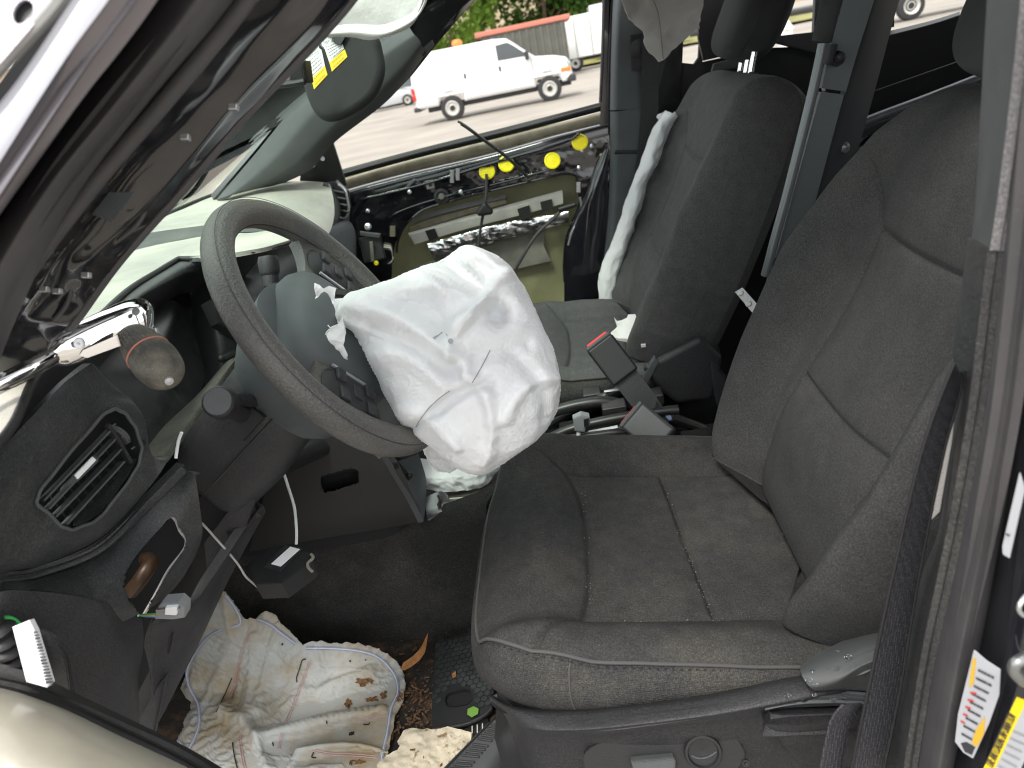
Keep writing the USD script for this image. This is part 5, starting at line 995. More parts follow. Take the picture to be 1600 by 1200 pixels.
def backrest(O, e, n, lat_sgn, hwf, L, thick, cy_shift=0., seams=(), bol=.05, hb=.62, ev=.88, tk=.86):
    """loft of cross-sections up the backrest. hwf(t): half width; returns mesh"""
    O, e, n = map(lambda q: np.asarray(q, float), (O, e, n)); y = np.array([0, 1.0, 0]) * lat_sgn
    NT, NS = 200, 340
    ts = np.r_[np.linspace(0, L * .9, NT - 40), L * .9 + L * .1 * np.sin(np.linspace(0, np.pi / 2, 41)[1:])]
    R_ = []
    for t in ts:
        hw = hwf(t); topk = max(0, (t - L * tk) / (L * (1 - tk))); sh = math.sqrt(max(0, 1 - topk ** 2.2)); 
        bot = max(0, 1 - t / .05)
        # closed section: front face -1..1 then back
        w = np.linspace(-1, 1, NS * 2 // 3); v = np.abs(w)
        prot = bol * np.clip((v - hb) / (.88 - hb), 0, 1); prot = bol * np.where(v < hb, 0, np.sin(np.clip((v - hb) / (.90 - hb), 0, 1) * np.pi / 2) ** 2) * (1 - .75 * np.clip((t - L * .55) / (L * .35), 0, 1))
        ek = 1 - ev; edge = np.clip((v - ev) / ek, 0, 1); f_ = prot + .012 - (prot + .045) * (1 - np.sqrt(np.clip(1 - edge ** 2, 0, 1)))
        lump = .014 * math.exp(-((t - .13) / .07) ** 2) * (1 - v ** 2) - .012 * math.exp(-((t - .33) / .1) ** 2) * (1 - v ** 2)
        f_ = (f_ + lump) * (1 - .6 * topk) - .012 * bot ** 2
        lx = hw * w * (1 - .10 * (1 - sh) * 1.0)
        P_f = np.stack([lx, np.full_like(lx, t), f_ * sh - (1 - sh) * .05], 1)
        w2 = np.linspace(1, -1, NS - len(w) + 2)[1:-1]; v2 = np.abs(w2)
        bk = -thick * (1 - .35 * (v2 ** 6)) * (.35 + .65 * sh) - (1 - sh) * .02
        P_b = np.stack([hw * .985 * w2 * (1 - .10 * (1 - sh)), np.full_like(w2, t), bk], 1)
        R_.append(np.vstack([P_f, P_b]))
    R_ = np.array(R_); nf = NS * 2 // 3
    P = R_[:, :nf].reshape(-1, 3); dm = np.full(len(P), 1e9)
    for sl in seams: dm = np.minimum(dm, seg_d(P[:, :2], np.asarray(sl, float)))
    P[:, 2] += -.0048 * np.exp(-(dm / .0034) ** 2) - .006 * np.exp(-dm / .018) + .002 * (meshkit.fbm(np.c_[P[:, :2] * 15, np.zeros(len(P))], 3, 4) - .5)
    R_[:, :nf] = P.reshape(len(R_), nf, 3)
    Wd = O + R_[..., :1] * y + R_[..., 1:2] * e + R_[..., 2:] * n
    v, f = rings(Wd)
    if lat_sgn > 0: f = f[:, ::-1]
    return (v, f), (lambda a, t, d: O + a * y + t * e + d * n), R_

# ---------------- driver seat
ds = thing('front_seat', 'dusty dark grey cloth driver seat in the foreground', 'car seat', (.08, -.42, .5))
cm, edge, ztop, (ca, cc, cs_) = cushion(-.205, .36, -.425, .262, 1, .818, .13)
NTc = 640; topm, sidem = split_faces(cm, NTc, 96)
part(ds, 'cushion', topm, M['fabric'], smooth=True)
part(ds, 'cushion_side', sidem, M['fabric_side'], smooth=True)
part(ds, 'piping', tube(edge[::4] + [0, 0, -.0005], .0021, 8, closed=True), M['seam'])
i0 = np.argmin(np.hypot(edge[:, 0] + .09, edge[:, 1] + .69))
def sideline(ix):
    return np.array([cm[0][(96 - 1 + k) * NTc + ix] for k in range(0, 22)])
for xx in (-.075,): 
    ix = np.argmin(np.hypot(edge[:, 0] - xx, edge[:, 1] + .69)); p_ = sideline(ix); part(ds, 'side_seam', tube(p_ + (EYE - p_) * .0006, .0012, 5), M['seam'])
st_ = []
for k in range(0, NTc, 3):
    if edge[k, 1] < -.60 and edge[k, 0] < .22:
        q = edge[k]; st_.append(rbox(q + [0, -.0022, -.0062], np.eye(3), (.0014, .0007, .0007), .0004))
part(ds, 'stitching', st_, M['black'], kind='stuff')
# debris in the seams: pale crumbs
rng = np.random.default_rng(8); cr = []
for line, n_ in [([(.095, -.17), (.082, .15)], 40), ([(-.05, -.16), (-.045, .15)], 26), ([(.24, -.16), (.225, .15)], 14), ([(-.05, -.171), (.3, -.168)], 30)]:
    for t in rng.random(n_):
        x, y = np.array(line[0]) + t * (np.array(line[1]) - line[0]) + rng.normal(0, .0022, 2); r = rng.uniform(.0003, .0008)
        cr.append(rbox((x, -.425 + y, float(ztop(np.array([x]), np.array([y]))[0]) + r * .6), np.eye(3), (r, r * .8, r * .7), r * .4))
M['crumb'] = mat('pale_crumbs', (.20, .18, .135), .9)
part(ds, 'seam_crumbs', cr, M['crumb'], smooth=False, kind='stuff')
Ob, eb, nb = np.array([.222, -.452, .790]), nrm((.42, 0, .907)), nrm((-.907, 0, .42))
bw = lambda t: float(np.interp(t, [0, .08, .2, .35, .45, .52, .60], [.215, .245, .270, .266, .245, .210, .165]))
bs = [np.array([(-.135, -.02), (-.142, .20), (-.150, .41)]), np.array([(.130, -.02), (.130, .20), (.118, .41)]), sm_open([(-.150, .41), (0, .402), (.118, .41)], 14), sm_open([(-.143, .205), (0, .190), (.130, .192)], 12),
      sm_open([(.118, .41), (.150, .45), (.175, .48)], 8), sm_open([(-.150, .41), (-.18, .45), (-.20, .48)], 8)]
bm, bf, bR = backrest(Ob, eb, nb, 1, bw, .60, .13, seams=bs, bol=.062, hb=.56)
part(ds, 'backrest', bm, M['fabric_back'], smooth=True)
def headrest(par, O, e, n, y0, mt, w=.125, h=.20, t0=.66):
    q = np.array(trimesh.creation.icosphere(subdivisions=5).vertices); f = trimesh.creation.icosphere(subdivisions=5).faces
    p = 3.6; q = q / ((np.abs(q) ** p).sum(1) ** (1 / p))[:, None]
    taper = 1 - .16 * np.clip(-q[:, 2], 0, 1) ** 2
    v = np.asarray(O) + np.array([0, 1, 0]) * (y0 + q[:, :1] * w * taper[:, None]) + n * (-.03 + q[:, 1:2] * .058 + .012 * q[:, 2:] ** 2) + e * (t0 + h / 2 + q[:, 2:] * h / 2)
    hp = part(par, 'headrest', (v, f), M[mt], smooth=True)
    a = np.linspace(0, 2 * np.pi, 90, endpoint=False); c, s = np.cos(a), np.sin(a); r = (np.abs(c) ** p + np.abs(s) ** p) ** (-1 / p)
    part(par, 'headrest_seam', tube(np.asarray(O) + np.outer(r * c * w * .985 * (1 - .16 * np.clip(-s, 0, 1) ** 2), [0, 1, 0]) + [0, y0, 0] + n * (-.012) + np.outer(t0 + h / 2 + r * s * h / 2 * .985, e), .0016, 5, closed=True), M['black'])
    return hp
hpd = headrest(ds, Ob, eb, nb, .03, 'visor', w=.125, h=.22, t0=.598)
for sx in (-.04, .10): part(ds, 'headrest_post', cyl(bf(sx, .57, -.05), bf(sx, .70, -.03), .006, 12), M['chrome'])
# side valance with switches
val = part(ds, 'side_valance', patch([[(770, 1085, -.60), (800, 1103, -.655), (850, 1108, -.672), (960, 1103, -.688), (1100, 1085, -.695), (1250, 1055, -.69), (1380, 1030, -.67)],
    [(765, 1090, -.61), (803, 1110, -.675), (855, 1118, -.695), (965, 1112, -.712), (1105, 1094, -.718), (1255, 1066, -.714), (1385, 1040, -.69)],
    [(790, 1120, -.62), (815, 1135, -.69), (870, 1142, -.715), (970, 1135, -.73), (1110, 1118, -.735), (1260, 1092, -.73), (1390, 1060, -.70)],
    [(800, 1150, -.62), (825, 1165, -.685), (890, 1168, -.705), (975, 1152, -.715), (1115, 1130, -.72), (1262, 1110, -.715), (1392, 1085, -.69)],
    [(815, 1200, -.615), (838, 1210, -.68), (900, 1215, -.70), (980, 1215, -.71), (1118, 1210, -.712), (1264, 1200, -.71), (1395, 1180, -.68)],
    [(830, 1260, -.61), (850, 1262, -.675), (905, 1265, -.695), (985, 1265, -.705), (1120, 1265, -.707), (1266, 1260, -.705), (1398, 1250, -.68)]], .010, 50, 60), M['trim'])
def on_val(x, y, Y=-.715): return PY(x, y, Y)
Osw = PY(1040, 1175, -.716); nsw = nrm((0, -.93, .36))
swp = part(ds, 'switch_panel', slabP(sm([(912, 1178), (930, 1162), (970, 1150), (1050, 1139), (1115, 1133), (1140, 1140), (1155, 1158), (1163, 1182), (1150, 1200), (1130, 1225), (920, 1250), (914, 1200)], 50), Osw, nsw, .006, .001, lift=.003), M['black'])
part(swp, 'seat_switch', slabP([(985, 1180), (1050, 1174), (1054, 1180), (1053, 1196), (990, 1200)], Osw, nsw, .012, .0025, lift=.013), M['trim_grey'])
part(swp, 'lumbar_knob', lathe(PP(1097, 1170, Osw, nsw) + nsw * .003, nsw, [(0, 0), (.020, 0), (.0205, .004), (.0195, .006), (.017, .0062), (.0155, .003), (0, .0015)], 40), M['black'])
part(swp, 'knob_groove', tube(smooth_line([PP(1079, 1176, Osw, nsw) + nsw * .0055, PP(1096, 1180, Osw, nsw) + nsw * .006, PP(1118, 1170, Osw, nsw) + nsw * .0055], 12), .0009, 6), M['trim_grey'])
part(swp, 'screw', lathe(PP(1164, 1189, Osw, nsw) + nsw * .002, nsw, [(0, 0), (.0042, 0), (.0042, .003), (.002, .003), (0, .001)], 14), M['black'])
rec = part(ds, 'recliner_cover', patch([[(1250, 1042, -.690), (1290, 1014, -.680), (1362, 978, -.655), (1400, 965, -.64)], [(1253, 1055, -.725), (1300, 1038, -.722), (1365, 1010, -.715), (1400, 995, -.71)], [(1266, 1074, -.735), (1305, 1066, -.738), (1352, 1038, -.735), (1400, 1020, -.73)], [(1275, 1080, -.72), (1310, 1078, -.72), (1356, 1080, -.72), (1400, 1080, -.715)]], .012, 24, 30), M['trim_grey'])
part(ds, 'valance_strip', patch([[(1190, 1086, -.70), (1240, 1072, -.70), (1300, 1074, -.705), (1360, 1080, -.70)], [(1192, 1098, -.728), (1245, 1090, -.728), (1300, 1088, -.728), (1360, 1092, -.725)], [(1196, 1108, -.722), (1250, 1105, -.722), (1300, 1103, -.722), (1350, 1100, -.72)]], .008, 12, 24), M['trim_slate'])
lv = part(ds, 'recline_lever', patch([[(1190, 1115, -.718), (1215, 1106, -.715), (1300, 1102, -.71), (1345, 1100, -.705)], [(1195, 1130, -.745), (1230, 1134, -.748), (1300, 1130, -.745), (1345, 1128, -.74)], [(1215, 1152, -.742), (1245, 1160, -.742), (1300, 1156, -.74), (1345, 1150, -.735)], [(1240, 1185, -.72), (1262, 1195, -.72), (1290, 1198, -.72), (1340, 1198, -.72)]], .014, 24, 24), M['trim'])
part(ds, 'lower_frame', [box((.10, -.43, .60), (.30, .22, .09), .03)], M['blackest'])
part(ds, 'bolster_opening', rhull([PY(1338, 950, -.662), PY(1350, 968, -.662), PY(1344, 942, -.66)], .010), M['blackest'])
part(ds, 'foam_scrap', slabY([(1356, 975), (1364, 972), (1366, 983), (1357, 985)], -.675, .006, .001), M['foam_cream'])
# water drops on the recliner cover
drops = []
M['water'] = usdkit.material(stage, '/World/Looks/water_drop', {'p': ('principled_bsdf', {'base_color': (1, 1, 1), 'roughness': .02, 'transmission_weight': 1., 'ior': 1.33})}, [], surface='p.BSDF')
for (x, y, r, Y) in [(1325, 1026, 4, -.722), (1307, 1045, 4.5, -.728), (1271, 1050, 5, -.722), (1264, 1062, 4, -.735), (1309, 1017, 2, -.70), (1294, 1045, 2, -.725), (1231, 1087, 4, -.728), (1256, 1093, 4, -.729), (1271, 1086, 4, -.728), (1302, 1092, 3.5, -.73), (1319, 1089, 3.5, -.729), (1240, 1098, 3, -.727), (1275, 1070, 3, -.737)]:
    rr_ = r / FPX * .75; p = PY(x, y, Y - .001); drops.append(hull(p + _sph * np.array([rr_ * 1.3, rr_ * .8, rr_ * .8])))
top('water_drops', drops, M['water'], 'water drops scattered on the grey recliner cover of the driver seat', smooth=True, kind='stuff')

# ---------------- passenger seat
ps = thing('front_seat', 'clean dark grey cloth passenger seat with a blown side airbag', 'car seat', (.0, .42, .5))
pm, pedge, pz, _ = cushion(-.27, .28, .40, .262, -1, .790, .06)
ptop, pside = split_faces(pm, NTc, 96)
part(ps, 'cushion', ptop, M['fabric_clean'], smooth=True); part(ps, 'cushion_side', pside, M['fabric_side'], smooth=True)
part(ps, 'piping', tube(pedge[::4], .0028, 8, closed=True), M['seam'])
Op2, ep2, np2 = np.array([.118, .435, .79]), nrm((.43, 0, .90)), nrm((-.90, 0, .43))
bw2 = lambda t: float(np.interp(t, [0, .08, .2, .35, .45, .53, .61], [.235, .265, .290, .290, .278, .258, .235]))
bs2 = [np.array([(.150, -.02), (.150, .20), (.135, .43)]), np.array([(-.150, -.02), (-.150, .20), (-.135, .43)]), sm_open([(-.135, .43), (0, .42), (.135, .43)], 14), sm_open([(-.15, .205), (0, .19), (.15, .205)], 12), sm_open([(.135, .43), (.17, .47), (.19, .5)], 8), sm_open([(-.135, .43), (-.17, .47), (-.19, .5)], 8)]
pbm, pbf, _ = backrest(Op2, ep2, np2, 1, bw2, .615, .155, seams=bs2, bol=.045, hb=.56, ev=.93, tk=.90)
part(ps, 'backrest', pbm, M['fabric_clean'], smooth=True)
def sideseam(d, t0, t1, bwf, f_, sgn): return np.array([f_(sgn * (bwf(t) * .985 + .0022), t, d) for t in np.linspace(t0, t1, 30)])
part(ps, 'side_seam', tube(sideseam(-.045, .02, .50, bw2, pbf, -1), .0014, 5), M['seam'])
part(ps, 'side_seam', tube(sideseam(-.010, .02, .50, bw2, pbf, -1), .0014, 5), M['seam'])
P = []
for sx in (-1, 1):
    for px, py, w_ in [(0, 0, 0)]: pass
hp2 = headrest(ps, Op2, ep2, np2, .075, 'visor', w=.125, h=.22, t0=.632)
for sx in (-.03, .012, .065): part(ps, 'headrest_post', cyl(pbf(sx, .585, -.05), pbf(sx, .655, -.035), .0065, 12), M['chrome'])
for sx in (-.03, .065): part(ps, 'post_sleeve', cyl(pbf(sx, .60, -.05), pbf(sx, .618, -.047), .010, 14), M['black'])
hinge = part(ps, 'recliner_housing', rhull([PY(1015, 575, .105), PY(1040, 605, .105), PY(1092, 535, .12), PY(1118, 560, .12), PY(1105, 615, .11), PY(1060, 620, .105), PY(1020, 585, .16), PY(1092, 540, .17), PY(1110, 610, .16)], .012), M['trim'])
part(ps, 'housing_notch', slabY([(1008, 585), (1024, 560), (1030, 566), (1012, 600), (1005, 596)], .09, .02, .003), M['trim_slate'])
part(ps, 'lower_frame', [box((.02, .40, .60), (.26, .22, .09), .03)], M['blackest'])
# side airbag: long crumpled white sleeve along the outer edge of the passenger backrest
sb = thing('side_airbag', 'limp white side airbag sleeve along the passenger backrest', 'airbag', PY(985, 330, .66))
rail_l = [(1040, 172), (1022, 195), (1008, 235), (990, 280), (972, 330), (955, 380), (940, 415), (935, 440), (936, 468)]
rail_r = [(1060, 182), (1044, 215), (1028, 250), (1012, 290), (996, 345), (980, 395), (970, 430), (968, 452), (958, 472)]
A_, B_ = L3(rail_l, .66, 60), L3(rail_r, .66, 60); G = interp_grid([A_, A_ * .5 + B_ * .5 + [0, -.028, 0], B_], 20, 60)
gg = (meshkit.fbm(G * np.array([40, 40, 22]), 3, 12) - .5) * .034; G = G + np.array([.3, -1, 0]) * gg[..., None]
part(sb, 'sleeve', grid_solid(G, .012), M['airbag'], smooth=True)
part(sb, 'tail', slabY([(936, 455), (966, 442), (963, 460), (937, 471)], .655, .012, .004), M['airbag'])
fs = thing('foam_piece', 'ragged cream scrap of lining lying on the passenger cushion', 'foam scrap', PY(985, 518, .28))
Osc = np.array([.05, .25, .812]); 
def scrap(pix, O, n, thick, seed, amp, size=.012):
    v, f, _ = meshkit.arrays(slabP(pix, O, n, thick)); v, f = trimesh.remesh.subdivide_to_size(v, f, size)[:2]
    return (v + nrm(n) * ((meshkit.fbm(v * 30, 3, seed) - .3) * amp)[:, None], f)
part(fs, 'piece', scrap([(960, 497), (964, 503), (980, 500), (982, 496), (993, 496), (1000, 512), (1008, 532), (1009, 541), (1002, 540), (998, 534), (980, 531), (951, 526), (958, 518), (965, 511)], PY(985, 518, .24), (0, -.3, 1), .008, 3, .02), M['foam_white'], smooth=30)
# ---- buckles
def buckle(x0, y0, x1, y1, Y0, Y1, w, label, wb=.020):
    a_, b_ = PY(x0, y0, Y0), PY(x1, y1, Y1); ax_ = nrm(a_ - b_); L_ = np.linalg.norm(a_ - b_)
    t = thing('seat_belt_buckle', label, 'seat belt buckle', b_)
    fr_ = nrm(EYE - (a_ + b_) / 2); sd = nrm(np.cross(ax_, fr_)); fr_ = np.cross(sd, ax_)
    return t, a_, b_, ax_, sd, fr_, L_
t, a_, b_, ax_, sd, fr_, L_ = buckle(936, 535, 978, 590, .06, .03, .03, 'upright seat belt buckle with red button beside the passenger cushion')
part(t, 'shell', rbox((a_ + b_) / 2, [sd, fr_, ax_], (.030, .015, L_ / 2), .006, True), M['black'])
part(t, 'rim', rbox(a_ + ax_ * .002, [sd, fr_, ax_], (.029, .014, .004), .003), M['buckle'])
part(t, 'red_button', rbox(a_ + ax_ * .006 + fr_ * .001, [sd, fr_, ax_], (.024, .008, .004), .003), M['red'])
part(t, 'stalk', ribbon(np.array([b_ + ax_ * .01, b_ - ax_ * .05, b_ - ax_ * .10, PY(1040, 640, .0)]), .05, .008, sd), M['trim'])
t, a_, b_, ax_, sd, fr_, L_ = buckle(989, 650, 1040, 692, -.08, -.12, .03, 'fallen seat belt buckle with red button between the two seats')
part(t, 'shell', rbox((a_ + b_) / 2, [sd, fr_, ax_], (.031, .020, L_ / 2), .007, True), M['buckle'])
part(t, 'rim', rbox(a_ + ax_ * .002, [sd, fr_, ax_], (.030, .019, .004), .003), M['trim_grey'])
part(t, 'red_button', rbox(a_ + ax_ * .006 - fr_ * .006 + sd * -.004, [sd, fr_, ax_], (.022, .007, .004), .003), M['red'])
part(t, 'stalk', ribbon(np.array([b_ + ax_ * .01, b_ - ax_ * .03, b_ - ax_ * .07, b_ - ax_ * .10]), .032, .010, sd), M['trim'])
part(t, 'tag', lathe(PY(1068, 698, -.16), -FW, [(0, 0), (.006, 0), (.006, .001), (0, .0012)], 14), M['label'])
# ---- driver belt
bl = thing('driver_seat_belt', 'black woven driver seat belt running down beside the door pillar', 'seat belt', PY(1400, 1000, -.72))
Lr, Rr = [(1492, 566), (1478, 598), (1442, 700), (1395, 900), (1356, 1080), (1322, 1240)], [(1500, 582), (1502, 600), (1476, 700), (1436, 900), (1406, 1080), (1372, 1240)]
A_, B_ = L3(Lr, -.800, 60), L3(Rr, -.775, 60); part(bl, 'webbing', grid_solid(interp_grid([A_, B_], 8, 60), .0016), M['belt'])
for q in (A_, B_): part(bl, 'edge', tube(q, .0013, 6), M['black'])
part(bl, 'lower_loop', grid_solid(interp_grid([L3([(1318, 1102), (1300, 1125), (1290, 1165), (1276, 1240)], -.80, 30), L3([(1348, 1100), (1330, 1125), (1322, 1165), (1312, 1240)], -.785, 30)], 6, 30), .0016), M['belt'])
top('side_curtain_strip', slabY([(1494, 640), (1488, 690), (1469, 800), (1453, 816), (1462, 770), (1478, 690)], -.775, .004, .001), M['lining_grey'], 'thin pale grey cloth strip between seat belt and pillar trim', 'cloth strip')
# ================================================================== PASSENGER DOOR (trim removed)
pd = thing('front_door', 'stripped black passenger door with olive skin, foil and yellow plugs showing', 'car door', PY(740, 350, .82))
part(pd, 'window_frame', slabY([(936, -60), (962, -60), (955, 60), (950, 180), (948, 260), (936, 215), (940, 150), (944, 0)], .80, .03, .006), M['gloss'])
part(pd, 'frame_edge', tube(L3([(944, -60), (942, 60), (938, 160)], .795, 10), .004, 8), M['rubber'])
part(pd, 'outer_skin', slabY([(520, 270), (950, 175), (948, 560), (560, 560), (545, 300)], .90, .012, .003), M['olive'])
part(pd, 'belt_strip', railpatch([([(522, 268), (640, 236), (800, 196), (938, 160)], .835), ([(524, 276), (640, 244), (800, 204), (938, 168)], .83), ([(526, 281), (640, 250), (800, 210), (938, 174)], .835)], 8, 20, .01), M['rubber_black'])
part(pd, 'tan_reinforcement', railpatch([([(532, 281), (640, 250), (800, 211), (938, 175)], .86), ([(534, 290), (640, 258), (800, 220), (938, 184)], .852), ([(540, 297), (640, 266), (800, 229), (938, 192)], .86)], 8, 20, .01), M['tan_strip'])
part(pd, 'weather_lip', tube(L3([(524, 275), (640, 243), (800, 203), (938, 167)], .822, 20), .0045, 8), M['rubber_black'])
def bumps(G):
    G = G.copy(); G[..., 1] += .010 * (meshkit.fbm(G * 18, 3, 6) - .5); return G
part(pd, 'top_rail', patch([[(532, 296, .845), (640, 266, .845), (760, 238, .845), (880, 205, .845), (950, 188, .845)], [(534, 304, .80), (640, 275, .80), (760, 246, .80), (880, 212, .80), (950, 194, .80)], [(538, 322, .795), (640, 292, .795), (760, 262, .795), (880, 230, .795), (950, 212, .795)]], .012, 16, 50), M['paint_inner'])
hole1 = sm([(640, 345), (665, 326), (720, 310), (800, 290), (880, 272), (902, 276), (906, 310), (895, 345), (885, 372), (882, 440), (880, 520), (640, 520), (618, 500), (612, 420), (622, 370)], 70)
part(pd, 'inner_panel', patch([[(532, 318, .80), (640, 290, .80), (760, 260, .80), (880, 228, .80), (955, 208, .80)], [(545, 350, .795), (640, 320, .805), (760, 290, .805), (880, 258, .80), (955, 240, .795)], [(552, 400, .80), (640, 385, .81), (760, 370, .81), (880, 350, .80), (955, 330, .795)], [(555, 480, .80), (640, 470, .81), (760, 460, .81), (880, 450, .80), (955, 440, .79)], [(560, 560, .80), (640, 560, .81), (760, 560, .81), (880, 560, .80), (955, 560, .79)]], .006, 110, 130, bump=bumps, hole=hole1), M['paint_inner'])
part(pd, 'opening_lip', tube(L3([(620, 395), (624, 370), (640, 345), (665, 326), (720, 310), (800, 290), (880, 272), (901, 277), (906, 310), (895, 345), (885, 372), (882, 440)], .800, 60), .0035, 8), M['gloss'])
part(pd, 'panel_crease', tube(L3([(560, 312), (650, 291), (720, 270), (745, 262), (800, 246), (890, 219), (905, 207)], .792, 40), .0040, 8), M['gloss'])
part(pd, 'panel_crease', tube(L3([(600, 345), (630, 328), (700, 306), (800, 281), (885, 258)], .794, 40), .0030, 8), M['gloss'])
part(pd, 'rear_latch_frame', patch([[(896, 345, .79), (915, 300, .785), (935, 250, .78), (950, 230, .78)], [(886, 385, .785), (905, 350, .77), (925, 310, .76), (950, 290, .77)], [(882, 430, .79), (900, 420, .775), (920, 400, .765), (950, 380, .77)], [(882, 490, .79), (896, 480, .78), (915, 470, .775), (945, 460, .775)]], .012, 30, 30), M['gloss'])
part(pd, 'latch_frame_edge', tube(L3([(906, 308), (910, 330), (895, 360), (888, 383)], .78, 24), .0030, 8), M['satin'])
for k, (x, y) in enumerate([(761, 268), (791, 256), (863, 251), (906, 222)]):
    cp = part(pd, 'yellow_plug', lathe(PY(x, y, .796), nrm((.05, -1, .25)), [(0, 0), (.0225, 0), (.0220, .004), (.0180, .005), (.0170, .0035), (.004, .004), (0, .0055)], 28), M['yellow'])
part(pd, 'white_clip', slabY([(664, 283), (677, 281), (679, 294), (667, 296)], .792, .01, .002), M['lining_grey'])
part(pd, 'clip_core', slabY([(669, 286), (674, 285), (675, 291), (670, 292)], .788, .01, .001), M['black'])
part(pd, 'grey_socket', lathe(PY(690, 307, .797), nrm((.05, -1, .2)), [(0, 0), (.020, 0), (.022, .004), (.014, .006), (.012, .002), (0, .002)], 24), M['rubber_black'])
part(pd, 'socket_core', lathe(PY(690, 307, .795), nrm((.05, -1, .2)), [(0, 0), (.009, 0), (.008, .006), (0, .007)], 16), M['felt'])
part(pd, 'speaker_bump', rhull([PY(640, 292, .80), PY(655, 290, .80), PY(648, 284, .80)], .010), M['paint_inner'])
part(pd, 'oval_plug', rhull([PY(940, 243, .788), PY(950, 241, .788)], .0065), M['tan_strip'])
for (x, y, w, h_) in [(613, 362, 4, 8), (706, 276, 3, 10), (715, 273, 3, 9), (896, 400, 4, 10), (904, 293, 3, 8)]:
    part(pd, 'slot_plug', slabY([(x - w, y - h_), (x + w, y - h_), (x + w, y + h_), (x - w, y + h_)], .786, .012, .002), M['tan_strip'] if x in (613, 896) else M['satin'])
for (x, y) in [(910, 235), (925, 228), (932, 275), (935, 290), (640, 300), (720, 300), (575, 330), (905, 262), (925, 395), (928, 445)]:
    part(pd, 'bolt', lathe(PY(x, y, .792), nrm((0, -1, .3)), [(0, 0), (.0065, 0), (.006, .004), (0, .006)], 10), M['satin'])
bm_ = part(pd, 'cream_beam', railpatch([([(638, 364), (720, 340), (800, 318), (878, 297)], .855), ([(640, 368), (721, 346), (802, 324), (879, 303)], .838), ([(648, 382), (728, 358), (806, 338), (880, 318)], .842)], 8, 30, .01), M['strip_white'])
for q in [[(664, 361), (679, 357), (685, 372), (671, 377)], [(808, 327), (827, 321), (830, 340), (814, 345)], [(844, 316), (862, 311), (864, 326), (847, 331)]]: part(bm_, 'black_tape', slabY(q, .832, .004, .0005), M['rubber_black'])
part(pd, 'brown_rail', slabY([(640, 357), (668, 345), (720, 330), (790, 312), (792, 318), (725, 337), (642, 362)], .87, .01, .002), M['tan_strip'])
part(pd, 'silver_bar', railpatch([([(643, 342), (690, 326), (740, 314), (790, 303)], .858), ([(645, 348), (692, 333), (742, 321), (792, 309)], .852)], 5, 16, .01), M['steel'])
def crink(G):
    G = G.copy(); G[..., 1] += .012 * (meshkit.fbm(G * 45, 3, 3) - .5); return G
part(pd, 'foil_strip', patch([[(668, 381, .845), (720, 366, .845), (790, 348, .845), (888, 330, .845)], [(672, 392, .84), (724, 378, .84), (792, 358, .84), (889, 338, .84)], [(680, 408, .85), (730, 392, .85), (796, 372, .85), (888, 348, .85)]], .003, 30, 90, bump=crink), M['foil'], smooth=20)
part(pd, 'felt_sheet', slabY([(640, 420), (700, 400), (780, 380), (852, 360), (850, 385), (861, 408), (800, 422), (760, 440), (650, 470)], .875, .005, .001), M['felt'])
part(pd, 'window_cable', tube(L3([(720, 193, .70), (735, 203, .70), (755, 218, .72), (785, 240, .74), (810, 262, .76), (826, 278, .775)], n=30), .0045, 8), M['wire_dark'])
part(pd, 'cable_tip', tube(L3([(715, 190, .70), (722, 193, .70), (730, 201, .70)], n=8), .0030, 8), M['rubber'])
part(pd, 'lock_cable', tube(L3([(760, 272, .78), (760, 300, .78), (757, 325, .785), (752, 350, .80), (747, 395, .81)], n=24), .0042, 8), M['rubber'])
part(pd, 'cable_clamp', rhull([PY(757, 322, .78), PY(765, 330, .78), PY(750, 332, .78)], .010), M['black'])
part(pd, 'lock_cable', tube(L3([(884, 322, .82), (866, 340, .82), (840, 365, .82), (820, 395, .82), (806, 420, .83)], n=24), .0050, 8), M['rubber'])
part(pd, 'cable_end', rhull([PY(875, 327, .815), PY(898, 320, .815)], .007), M['rubber_black'])
fb = thing('fuse_block', 'black relay block with a yellow dot at the far end of the dashboard', 'relay block', PY(585, 390, .70))
part(fb, 'case', rbox(PY(582, 388, .70), basis((.2, -.95, .2)), (.030, .035, .02), .005), M['black'])
part(fb, 'tape', slabY([(577, 378), (582, 377), (585, 408), (580, 409)], .672, .003, .0005), M['felt'])
part(fb, 'yellow_dot', lathe(PY(588, 411, .672), (0, -1, .2), [(0, 0), (.0068, 0), (.006, .003), (0, .004)], 16), M['yellow'])
part(fb, 'bracket', slabY([(562, 362), (594, 366), (592, 372), (562, 368)], .675, .01, .002), M['steel'])
part(fb, 'bolt', lathe(PY(575, 354, .68), (0, -1, .5), [(0, 0), (.010, 0), (.008, .006), (0, .008)], 14), M['satin'])
for k in range(4): part(fb, 'wire', tube(L3([(600, 380 + 3 * k, .69), (612, 384 + 3 * k, .68), (614, 402 + 2 * k, .68), (606, 412, .69)], n=14), .0022, 6), M[['wire_dark', 'tan_strip', 'lining_grey', 'wire_dark'][k]])
